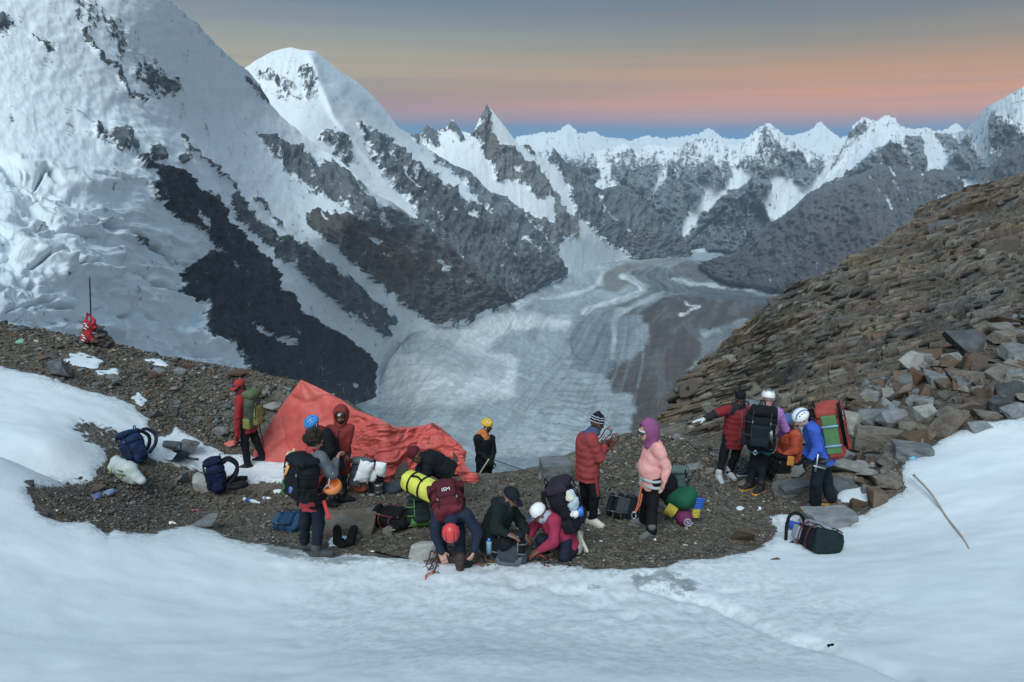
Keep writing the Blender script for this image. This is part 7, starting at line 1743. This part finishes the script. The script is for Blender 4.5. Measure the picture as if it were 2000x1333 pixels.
# load of rolled bedding behind the pink jacket
q = grounded(1334, 1022, .05)
pack('grey green pack frame hidden under the bundled bedding', q + V3(-.02, .22, .1), q + V3(-.06, .38, .66), (0, -.9, .3), .36, .2, C(62, 76, 74), C(84, 100, 98), loose=.5)
Yb = q[1] + .02
c = pt(1333, 975, Yb); tag(soft('sleeping_bag', [ell(c, (.175, .17, .155), col=C(22, 84, 60)), cap(c + V3(-.12, .05, 0), c + V3(.1, .05, .02), .13, col=C(22, 84, 60))], .014, CLOTH, None, c - V3(0, 0, .15), k=.04, wr=(.012, .14)), 'round dark green stuff sack in the bedding bundle', 'stuff sack')
c = pt(1336, 1010, Yb - .06)
root = empty('rolled_mat', c - V3(0, 0, .12)); tag(root, 'purple roll with a grey spiral end under the green stuff sack', 'rolled mat')
soft('roll', [cap(c + V3(-.02, .22, .02), c + V3(.0, -.03, 0), .115, .115, col=C(112, 36, 84))], .012, CLOTH, root, k=.02, wr=(.006, .08))
sp_ = [c + V3(.012 * t * math.cos(t * 1.0) * .45 + .02, -.145, .012 * t * math.sin(t * 1.0) * .45) for t in np.linspace(1, 12.5, 60)]
tubes('roll_end', [sp_], .013, C(150, 140, 160), CLOTH, root, sides=5)
def foam(u, v, Y, w, h, roll, col, label):
    c = pt(u, v, Y); R = basis((math.cos(roll), 0, math.sin(roll)), (0, 1, 0), (-math.sin(roll), 0, math.cos(roll)))
    T = lambda x, y, z: c + R @ V3(x, y, z)
    root = empty('foam_pad', c - V3(0, 0, h / 2)); tag(root, label, 'foam pad')
    n = 6
    for i in range(n):
        z0 = -h / 2 + (i + .5) * h / n
        v_, f_ = tube_geo([T(-w / 2, 0, z0), T(0, -.012, z0), T(w / 2, 0, z0)], h / n * .43, 8, flat=(R[:, 1], 1.8))
        mk('fold', v_, f_, CLOTH, root, col=np.tile(np.array(col), (len(v_), 1)))
foam(1310, 997, Yb - .08, .17, .16, 1.05, C(196, 180, 50), 'yellow ribbed foam pad left of the purple roll')
foam(1364, 983, Yb - .02, .15, .17, -.1, C(36, 96, 190), 'blue ribbed foam pad right of the green stuff sack')
foam(1359, 1003, Yb - .04, .11, .13, -.05, C(196, 180, 50), 'yellow ribbed foam pad right of the purple roll')
c = pt(1306, 950, Yb + .1); tag(soft('stuff_sack', [ell(c, (.13, .12, .21), col=C(22, 24, 30)), ell(c + V3(-.03, 0, -.1), (.11, .11, .12), col=C(22, 24, 30))], .014, CLOTH, None, c - V3(0, 0, .2), k=.04, wr=(.012, .1)), 'black sack hanging beside the pink jacket', 'sack')

# ------------------------------------------------------------------ collapsed red tarp
def tarp():
    topl = [(497, 884), (506, 866), (520, 840), (545, 800), (570, 766), (588, 742), (606, 750), (627, 760), (668, 782), (695, 801), (722, 811), (745, 820), (763, 831), (777, 834), (806, 834), (824, 832), (844, 826), (860, 833), (879, 852), (893, 862), (904, 874), (903, 890), (910, 908), (926, 930)]
    botl = [(497, 894), (508, 903), (520, 908), (545, 908), (570, 905), (590, 912), (610, 918), (640, 922), (668, 922), (690, 926), (715, 934), (740, 938), (756, 941), (768, 934), (785, 928), (800, 925), (830, 926), (850, 928), (870, 930), (885, 928), (900, 928), (910, 936), (920, 944), (927, 940)]
    ns, nt = 330, 130
    A, B_ = resample(topl, ns), resample(botl, ns)
    t = np.linspace(0, 1, nt)[:, None]
    u = A[None, :, 0] * (1 - t) + B_[None, :, 0] * t; v = A[None, :, 1] * (1 - t) + B_[None, :, 1] * t
    gb = ground_px(B_)
    if len(gb) != ns:
        gb = np.array([hit(*b) for b in B_])
    hgt = np.interp(A[:, 0], [497, 540, 588, 640, 700, 760, 800, 844, 880, 905, 926], [.1, .5, .95, .8, .55, .35, .4, .6, .4, .2, .05])
    Yb_ = gb[:, 1]; Yt = Yb_ + hgt * .95
    Y = Yt[None] * (1 - t) + Yb_[None] * t
    P = at_y(u, v, Y)
    n = grid_normals(P)
    uf, vf = u.ravel(), v.ravel()
    q = np.stack([uf, vf, 0 * uf], -1)
    crum = sstep(uf, 672, 715)
    dirn = np.stack([(uf * .55 + vf * .83) / 24, (uf * .83 - vf * .55) / 95, 0 * uf], -1)
    dirn[:, :2] += np.stack([fbm(q / 60, 3), fbm(q / 60 + 9, 3)], -1) * 1.1
    folds = fbm(dirn, 3, .5, ridge=True)
    dir2 = np.stack([(uf * .2 + vf * .98) / 17, (uf * .98 - vf * .2) / 70, 0 * uf + 4], -1); dir2[:, :2] += np.stack([fbm(q / 45 + 3, 3), fbm(q / 45 + 5, 3)], -1) * .9
    f2 = fbm(dir2, 3, .55, ridge=True)
    ang = np.arctan2(vf - 742, uf - 588); rad = np.hypot(uf - 588, vf - 742)
    tens = np.cos(ang * 9 + .5 * fbm(q / 80, 2)) * np.exp(-((rad - 60) / 60) ** 2)
    crease = -np.exp(-(line_d(uf, vf, [(560, 772), (600, 790), (640, 775), (668, 785)]) / 6) ** 2) + .8 * np.exp(-(line_d(uf, vf, [(505, 890), (560, 850), (620, 822), (660, 790)]) / 9) ** 2)
    hh = (folds * .095 + f2 * .07) * crum + (1 - crum) * (.018 * tens + .02 * fbm(q / 30, 4) + .045 * crease + .04 * np.sin(np.clip((vf - 742) / 170, 0, 1) * math.pi))
    tt = np.broadcast_to(t, u.shape).ravel()
    # the overlapping second layer on the right hangs lower and casts a fold
    lap = sstep(poly_sd(uf, vf, [(735, 905), (745, 880), (800, 862), (850, 850), (868, 840), (872, 872), (855, 880), (800, 885), (770, 895), (745, 912)]), -3, 3)
    hh = hh + .07 * lap
    hh = hh * np.clip(tt / .05, .15, 1)
    P = (P.reshape(-1, 3) + n.reshape(-1, 3) * hh[:, None]).reshape(nt, ns, 3)
    gz_ = ground_z(P[..., 0].ravel(), P[..., 1].ravel()).reshape(nt, ns)
    P[..., 2] = np.maximum(P[..., 2], gz_ + .015)
    top = P[0]
    rows = []
    for k in (1.0, .8, .55, .3, .12):
        r_ = top.copy(); r_[:, 1] += k * np.maximum(hgt * .9, .1); g_ = ground_z(r_[:, 0], r_[:, 1]) + .01
        r_[:, 2] = np.maximum(g_, top[:, 2] - (top[:, 2] - g_) * k ** 1.3)
        rows.append(r_)
    G = np.concatenate([np.stack(rows), P], 0)
    col = np.tile(np.array(C(196, 72, 62, 1.22)), (G.shape[0] * ns, 1))
    uu = np.concatenate([np.repeat(u[:1], 5, 0), u], 0).ravel(); vv2 = np.concatenate([np.repeat(v[:1], 5, 0), v], 0).ravel()
    fade = (sstep(fbm(np.stack([uu / 50, vv2 / 50, 0 * uu + 2], -1), 4), .05, .5) * .35)[:, None]
    col = col * (1 - fade) + np.array(C(206, 118, 106, 1.15)) * fade
    root = empty('tarp', gb[ns // 2]); tag(root, 'large faded red tarpaulin draped over a collapsed tent', 'tarpaulin')
    mk('sheet', G.reshape(-1, 3), grid_faces(G.shape[0], ns), TARP, root, col=col)
    # grey and olive tent fabric showing under the tarp
    def panel(name, pix, colr, dy=-.04):
        p = np.array([hit(*pix[0]) + V3(0, dy, .02)] + [pt(a, b, hit(*pix[0])[1] + dy + .02 * i) for i, (a, b) in enumerate(pix[1:])])
        bck = p + V3(0, .05, 0); m_ = len(p)
        f = [tuple(range(m_)), tuple(range(2 * m_ - 1, m_ - 1, -1))] + [(i, i + m_, (i + 1) % m_ + m_, (i + 1) % m_) for i in range(m_)]
        mk(name, np.concatenate([p, bck]), f, CLOTH, root, col=np.tile(np.array(colr), (2 * m_, 1)), shade=False)
    panel('tent_flap', [(766, 938), (776, 917), (794, 900), (798, 928)], C(84, 84, 80))
    panel('tent_flap', [(884, 927), (885, 884), (896, 902), (900, 928)], C(92, 84, 70))
    for pts_ in ([(843, 828), (876, 850), (893, 868)],):
        tubes('tent_edge', [[pt(a, b, gb[-60][1] + .4) for a, b in pts_]], .02, C(82, 70, 60), CLOTH, root)
    return root
tarp()

# ------------------------------------------------------------------ cairn with pole and red flags
def cairn():
    base = gpt(180, 676)
    root = empty('cairn', base); tag(root, 'pile of flat stones on the rubble rim under a bare pole', 'cairn')
    r = np.random.default_rng(17); k = ppm(base)
    for i in range(62):
        z = r.uniform(0, 1) ** 1.5
        x = r.uniform(-1, 1) * (38 - 28 * z) / k; y = r.uniform(-.6, .8) * (34 - 22 * z) / k
        w = r.uniform(10, 24) / k
        p = base + V3(x, y + .1, z * 40 / k); p[2] = max(p[2], gz(p[0], p[1]))
        put_rock('stone', rock_data(['mix', 'dark', 'mix', 'rust'][int(r.integers(0, 4))], int(r.integers(0, 9)), 12, .5, .03), p, (w, w * .8, w * r.uniform(.25, .45)), (r.uniform(-.3, .3), r.uniform(-.3, .3), r.uniform(0, 6)), root)
    Yc = base[1] + .15
    a, b = pt(179, 668, Yc), pt(175, 541, Yc)
    tag(tube('pole', [a, (a + b) / 2, b], .015, C(48, 56, 72), METAL, sides=8), 'thin dark pole standing in the cairn', 'pole')
    for pix, lab in (([(171, 614), (184, 626), (186, 640), (178, 645), (172, 650), (163, 645), (166, 630)], 'upper red flag with white marks wrapped round the pole'), ([(166, 648), (176, 650), (182, 664), (172, 668), (160, 664), (162, 655)], 'lower crumpled red flag on the cairn stones')):
        c = np.mean([pt(x_, y_, Yc - .25) for x_, y_ in pix], 0)
        P = [cap(pt(*pix[i], Yc - .25), pt(*pix[(i + 1) % len(pix)], Yc - .22), .03, col=C(170, 34, 44)) for i in range(len(pix))] + [ell(c, (.085, .05, .12), col=C(160, 34, 44))]
        fl = soft('flag', P, .014, CLOTH, None, c - V3(0, 0, .2), k=.03, wr=(.02, .1)); tag(fl, lab, 'flag')
        tubes('white_mark', [[c + V3(-.04, -.115, .08), c + V3(.02, -.115, .04)], [c + V3(-.02, -.115, .02), c + V3(.05, -.115, -.03)], [c + V3(-.07, -.1, -.04), c + V3(0, -.115, -.08)]], .014, C(226, 214, 214), CLOTH, fl, sides=5)
cairn()

# ------------------------------------------------------------------ small things
def crampon(p, yaw, label, straps=True, tilt=0.0, col=C(150, 90, 80), strap=C(200, 70, 44), both=True, group=None, pitch=0.0):
    root = empty('crampon', p); tag(root, label, 'crampons', group)
    ca, sa = math.cos(yaw), math.sin(yaw); ct, st_ = math.cos(tilt), math.sin(tilt); cp, sp = math.cos(pitch), math.sin(pitch)
    def M(x, y, z):
        y, z = y * ct - z * st_, y * st_ + z * ct
        x, z = x * cp - z * sp, x * sp + z * cp
        return np.asarray(p) + V3(x * ca - y * sa, x * sa + y * ca, z)
    bars, spk, rings = [], [], []
    for o in ((0, .13) if both else (0,)):
        out = [(-.15, -.03), (-.15, .03), (-.05, .035), (.02, .03), (.12, .05), (.17, .03), (.17, -.03), (.12, -.05), (.02, -.03), (-.05, -.035), (-.15, -.03)]
        bars.append([M(x, y + o, .04) for x, y in out]); bars.append([M(-.05, o, .04), M(.05, o, .04)])
        spk += [[M(x, y + o, .04), M(x * 1.06, (y * 1.15) + o, 0.0)] for x, y in ((-.14, -.03), (-.14, .03), (-.07, .035), (-.07, -.035), (.1, .05), (.1, -.05), (.15, .035), (.15, -.035))] + [[M(.17, y + o, .04), M(.22, y + o, .025)] for y in (-.02, .02)]
        rings += [spline([M(-.14, -.035 + o, .05), M(-.16, -.03 + o, .11), M(-.16, .03 + o, .11), M(-.14, .035 + o, .05)]), spline([M(.13, -.05 + o, .05), M(.15, -.035 + o, .10), M(.15, .035 + o, .10), M(.13, .05 + o, .05)])]
    tubes('frame', bars, .0085, col, METAL, root); tubes('spikes', spk, [.008, .002], C(120, 124, 128), METAL, root, sides=5)
    tubes('bail', rings, .006, C(70, 74, 80), METAL, root)
    if straps: tubes('strap', [spline([M(-.15, .05, .06), M(-.24, .1, .02), M(-.36, .06, .012), M(-.46, .11, .012)]), spline([M(-.1, -.03, .06), M(.0, -.14, .02), M(.12, -.18, .012), M(.25, -.12, .012)])], .010, strap, CLOTH, root)
crampon(grounded(850, 1116, .01), 1.45, 'pair of crampons with orange straps at the feet of the bending person', tilt=0.9)
crampon(grounded(1088, 1110, .01), -.35, 'dark and red crampon lying at the snow edge below the magenta jacket', col=C(60, 62, 66), strap=C(170, 50, 56), both=False, tilt=.5)
crampon(pt(1192, 868, Yp('reddown') + .1), .2, 'crampons held up by the person in the red down jacket', straps=False, tilt=1.0, col=C(130, 44, 40), strap=C(190, 70, 40), pitch=.9)
a_, b_ = grounded(806, 1108, .015), grounded(838, 1106, .015)
tag(tube('strap', [a_, a_ + V3(.05, -.05, .01), b_ + V3(-.05, .03, .0), b_], .011, C(200, 64, 44), CLOTH), 'loose orange red strap left of the crampons', 'strap')
a_, b_ = grounded(905, 1112, .015), grounded(942, 1108, .015)
tag(tube('strap', [a_, a_ + V3(.06, -.03, .0), b_ + V3(-.06, .04, .0), b_], .010, C(200, 64, 44), CLOTH), 'thin orange strap on the snow right of the lone boot', 'strap')
a_, b_ = grounded(733, 1082, .03), grounded(775, 1092, .03)
root = empty('trekking_pole', a_); tag(root, 'black trekking pole lying at the snow edge near the white rock', 'trekking pole')
tubes('shaft', [[a_, b_], [b_, grounded(808, 1098, .03)]], .011, C(34, 36, 42), METAL, root); tubes('tip', [[grounded(808, 1098, .03), grounded(822, 1094, .03)]], .013, C(180, 186, 190), METAL, root); tubes('basket', [[a_, a_ + V3(-.08, .01, 0)]], .014, C(190, 196, 200), METAL, root)
# orange helmet clipped to the hip, red webbing
Yc = Yp('curly'); c = pt(645, 940, Yc - .12)
root = empty('helmet', c); tag(root, 'orange helmet hanging at the hip of the curly haired person', 'helmet')
helmet(root, c - V3(0, 0, .03), basis(nrm_((.2, .9, .3)), nrm_((.9, -.2, .2)), np.cross(nrm_((.2, .9, .3)), nrm_((.9, -.2, .2)))), C(228, 124, 40), vents=C(40, 30, 30))
tag(tube('webbing', [pt(632, 978, Yc - .18), pt(637, 995, Yc - .19), pt(643, 1014, Yc - .18)], .024, C(206, 44, 46), CLOTH, flat=((0, 1, 0), .3)), 'red webbing tail dangling from the harness of the curly haired person', 'webbing')
# sling and carabiner of the pink jacket
Yk = Yp('pink'); s0 = pt(1254, 944, Yk - .14)
sl_ = tube('sling', [s0, pt(1250, 965, Yk - .16), pt(1246, 985, Yk - .16), pt(1240, 1003, Yk - .15), pt(1250, 985, Yk - .17), pt(1254, 965, Yk - .17)], .011, C(190, 100, 66), CLOTH); tag(sl_, 'orange rope sling hanging from the harness of the person in pink', 'sling')
c = pt(1238, 1007, Yk - .16); tubes('carabiner', [[c + V3(.03 * math.cos(a), 0, .05 * math.sin(a)) for a in np.linspace(0, 6.29, 16)]], .008, C(200, 205, 210), METAL, sl_)
# ice axe at the hip of the blue jacket
Yv = Yp('bluejacket'); root = empty('ice_axe', pt(1594, 915, Yv - .26)); tag(root, 'grey ice axe hanging at the hip of the person in blue', 'ice axe')
tubes('shaft', [[pt(1598, 887, Yv - .27), pt(1592, 921, Yv - .27)]], .013, C(180, 186, 190), METAL, root); tubes('head', [[pt(1588, 910, Yv - .27), pt(1600, 913, Yv - .27), pt(1612, 916, Yv - .27)]], .013, C(170, 176, 182), METAL, root)
# walking axe and rope of the person beyond the brink
Yy = Yp('yellowhelmet'); root = tube('walking_stick', [pt(955, 897, Yy - .2), pt(944, 914, Yy - .24), pt(933, 931, Yy - .28)], .014, C(176, 172, 150), HARD); tag(root, 'pale walking stick held by the person in the yellow helmet', 'stick')
tag(tube('rope', [pt(963, 898, Yy - .15), pt(1000, 911, 11.6), pt(1030, 921, 11.3), pt(1062, 932, 10.9)], .008, C(60, 64, 70), CLOTH), 'taut dark rope running from the hand of the person in the yellow helmet', 'rope')
# black overmitts, glove in hand
for (u, v), an, lab in (((660, 1066), .4, 'left black overmitt lying in front of the beige slab'), ((684, 1066), -.4, 'right black overmitt lying in front of the beige slab')):
    p = grounded(u, v, .05); d = V3(math.sin(an), -.3, -.1)
    tag(soft('mitten', [cap(p + V3(-.03 * np.sign(an), .12, .12), p, .055, .06, col=C(20, 20, 24)), cap(p, p + V3(.09 * np.sign(an), -.06, -.01), .058, .045, col=C(20, 20, 24)), cap(p, p + V3(.06 * np.sign(an), .05, .0), .03, .022, col=C(20, 20, 24))], .011, CLOTH, None, p, k=.02, wr=(.008, .06)), lab, 'mitten', 'black overmitts')
J7 = GR['redhelmet'][1]; p = J7['wL'] + V3(-.05, -.02, -.13)
tag(soft('glove', hand_prims(p, nrm_((-.55, -.2, -.75)), (0, -1, 0), 1, .3, C(20, 20, 24), 1.25), .01, CLOTH, None, p, k=.012), 'black glove dangling from the hand of the bending person', 'glove')
# dark pan, white sack and litter on the left
p = grounded(345, 900, .03); k = ppm(p)
root = empty('pan', p); tag(root, 'dark grey shallow pan lying in the snow by the grey pointed rock', 'pan')
ring = []
V_, F_ = [], []
prof = [(0, .004), (.17, .004), (.215, .045), (.225, .048), (.205, .022), (.165, -.008), (0, -.008)]
n_ = 28
for i in range(n_):
    a = 2 * math.pi * i / n_
    for r_, z_ in prof: V_.append(p + V3(r_ * math.cos(a), r_ * .95 * math.sin(a), z_ + .03 - .1 * r_ * math.cos(a)))
m_ = len(prof)
for i in range(n_):
    for j in range(m_ - 1): F_.append((i * m_ + j, ((i + 1) % n_) * m_ + j, ((i + 1) % n_) * m_ + j + 1, i * m_ + j + 1))
mk('bowl', V_, F_, METAL, root, col=np.tile(np.array(C(66, 74, 84)), (len(V_), 1)))
tubes('handle', [[p + V3(.2, -.02, .03), p + V3(.3, -.05, .03), p + V3(.42, -.06, .02)]], .022, C(30, 34, 40), HARD, root)
c = grounded(240, 945, .0)
P = [cap(c + V3(-.30, .1, .06), c + V3(-.18, .22, .34), .05, .03, col=C(158, 166, 166)), cap(c + V3(-.18, .2, .3), c + V3(.1, .12, .22), .06, .08, col=C(168, 176, 174)), cap(c + V3(.05, .1, .2), c + V3(.33, -.03, .05), .09, .05, col=C(176, 182, 180)), ell(c + V3(0, .1, .12), (.32, .10, .16), basis((.93, -.3, -.2), (.3, .95, 0), (.2, 0, 1)), col=C(166, 174, 170))]
sk = soft('sack', P, .016, CLOTH, None, c, k=.06, wr=(.022, .16)); tag(sk, 'crumpled white woven sack with green and yellow print on the left gravel', 'sack')
for pts_, cc in (([(-.17, .02, .27), (-.15, .0, .22), (-.18, -.01, .17)], C(170, 160, 60)), ([(-.05, -.01, .24), (.03, -.02, .22)], C(90, 130, 100)), ([(-.08, -.03, .19), (.08, -.05, .17)], C(90, 130, 100)), ([(.0, -.04, .15), (.02, -.05, .13)], C(200, 170, 50))):
    tubes('print', [[c + V3(x, y + .0, z) for x, y, z in pts_]], .012, cc, CLOTH, sk, sides=5)
def litter(name, label, cat, u, v, size, col, seed, mat=CLOTH, group=None):
    r = np.random.default_rng(seed); c = grounded(u, v, size * .25)
    tag(soft(name, [ell(c + r.normal(size=3) * size * .3 * V3(1, 1, .3), np.abs(r.normal(.5, .15, 3)) * size * V3(1, 1, .5), col=col) for _ in range(4)], max(.006, size / 11), mat, None, c, k=size * .15, wr=(size * .12, size * .6)), label, cat, group)
litter('plastic_wrap', 'grey blue plastic wrap among the stones below the white sack', 'litter', 215, 968, .13, C(120, 135, 160), 1)
litter('plastic_wrap', 'crumpled bluish plastic at the left end of the gravel', 'litter', 190, 975, .12, C(90, 105, 140), 2)
litter('paper_scrap', 'white paper scrap on the gravel right of the bluish plastic', 'litter', 260, 983, .05, C(214, 216, 226), 3)
litter('paper_scrap', 'oval white scrap just left of the pale grey pointed stone', 'litter', 336, 1024, .06, C(214, 216, 222), 4)
litter('brown_log', 'brown mud covered bundle under the white sack', 'bundle', 198, 955, .16, C(92, 76, 68), 5)
litter('white_block', 'white crumpled block on the gravel below the rolled bedding', 'litter', 1447, 996, .07, C(200, 206, 208), 6)
litter('white_block', 'upright white scrap right of the white crumpled block', 'litter', 1485, 995, .055, C(216, 220, 222), 7)
litter('paper_scrap', 'small white scrap left of the boots of the person in pink', 'litter', 1173, 1060, .035, C(226, 230, 234), 8)
litter('paper_scrap', 'tiny white scrap right of the boots of the person in pink', 'litter', 1280, 1056, .028, C(226, 230, 234), 9)
litter('flat_lid', 'white flattened lid on the stones near the blue bottle', 'litter', 1738, 902, .09, C(214, 222, 230), 10)
litter('cloth_scrap', 'turquoise scrap on the dark rubble at the far left rim', 'litter', 37, 672, .16, C(110, 170, 150), 11)
litter('red_cloth', 'red tarp scrap lying beside the boot of the person in the red cap', 'cloth', 455, 870, .14, C(206, 96, 88), 12)
litter('dark_glove', 'lone black glove lying on the open foreground snow', 'glove', 1622, 1267, .05, C(18, 18, 24), 13)
litter('green_cup', 'green cup left of the curly haired person', 'cup', 549, 944, .05, C(40, 130, 90), 14, HARD)
litter('white_bag', 'small white bag by the green cup', 'bag', 544, 962, .08, C(205, 214, 218), 15)
c = grounded(572, 912, .14)
tag(soft('jerrycan', [rbox(c, V3(.10, .08, .16), .05, col=C(196, 188, 148)), cap(c + V3(.04, 0, .15), c + V3(.05, 0, .20), .03, col=C(196, 188, 148))], .012, HARD, None, c - V3(0, 0, .16), k=.02, wr=(.004, .1)), 'cream plastic canister behind the curly haired person', 'canister')
def bottle(a, b, r_, col, capc, label, band=None):
    root = empty('bottle', a); tag(root, label, 'bottle'); d = b - a
    v_, f_ = tube_geo([a, a + d * .05, a + d * .7, a + d * .85, a + d * .92], [r_ * .8, r_, r_, r_ * .55, r_ * .45], 12)
    mk('bottle_body', v_, f_, HARD, root, col=np.tile(np.array(col), (len(v_), 1)))
    v_, f_ = tube_geo([a + d * .92, b], r_ * .5, 10); mk('bottle_cap', v_, f_, HARD, root, col=np.tile(np.array(capc), (len(v_), 1)))
    if band:
        v_, f_ = tube_geo([a + d * .2, a + d * .5], r_ * 1.03, 12); mk('label_band', v_, f_, HARD, root, col=np.tile(np.array(band), (len(v_), 1)))
bottle(grounded(1760, 897, .05), grounded(1790, 903, .05), .045, C(120, 180, 215), C(60, 140, 210), 'pale blue plastic bottle lying between the rocks and the snow', C(70, 150, 205))
bottle(grounded(476, 978, .03), grounded(508, 986, .03), .032, C(190, 196, 206), C(210, 210, 214), 'white and blue tube lying on the gravel below the navy backpack', C(50, 84, 150))
bottle(grounded(514, 976, .03), grounded(530, 977, .03), .026, C(196, 204, 206), C(210, 205, 140), 'small white tube to the right of the white and blue tube', C(100, 130, 150))
a_, b_ = grounded(373, 999, .02), grounded(396, 999, .02)
root = tube('toothbrush', [a_, b_], .012, C(200, 90, 100), HARD, sm=False); tag(root, 'red and white stick lying above the pale grey pointed stone', 'stick')
# wooden wand on the right-hand snow
pts_ = [grounded(u, v, .05) for u, v in ((1781, 949), (1815, 980), (1848, 1018), (1880, 1060), (1907, 1103))]; pts_[-1][2] -= .05; pts_[0][2] += .12; pts_[1][2] += .08
v_, f_ = tube_geo(spline(pts_), np.linspace(.017, .010, len(spline(pts_))), 9)
tag(mk('wand', v_, f_, LEATHER, None, pts_[2], col=np.tile(np.array(C(168, 150, 136)), (len(v_), 1))), 'long bent wooden wand leaning on the snow at the right', 'wand')
# thin debris wires on the left snow
for pp, lab in ((((106, 906), (110, 910), (115, 916)), 'short dark wire poking from the left snow, nearer the edge'), (((142, 909), (148, 907), (155, 917)), 'bent wire loop on the left snow by the white sack')):
    tag(tube('wire', [grounded(*q_, .03) for q_ in pp], .010, C(60, 62, 68), METAL, sm=False), lab, 'wire')
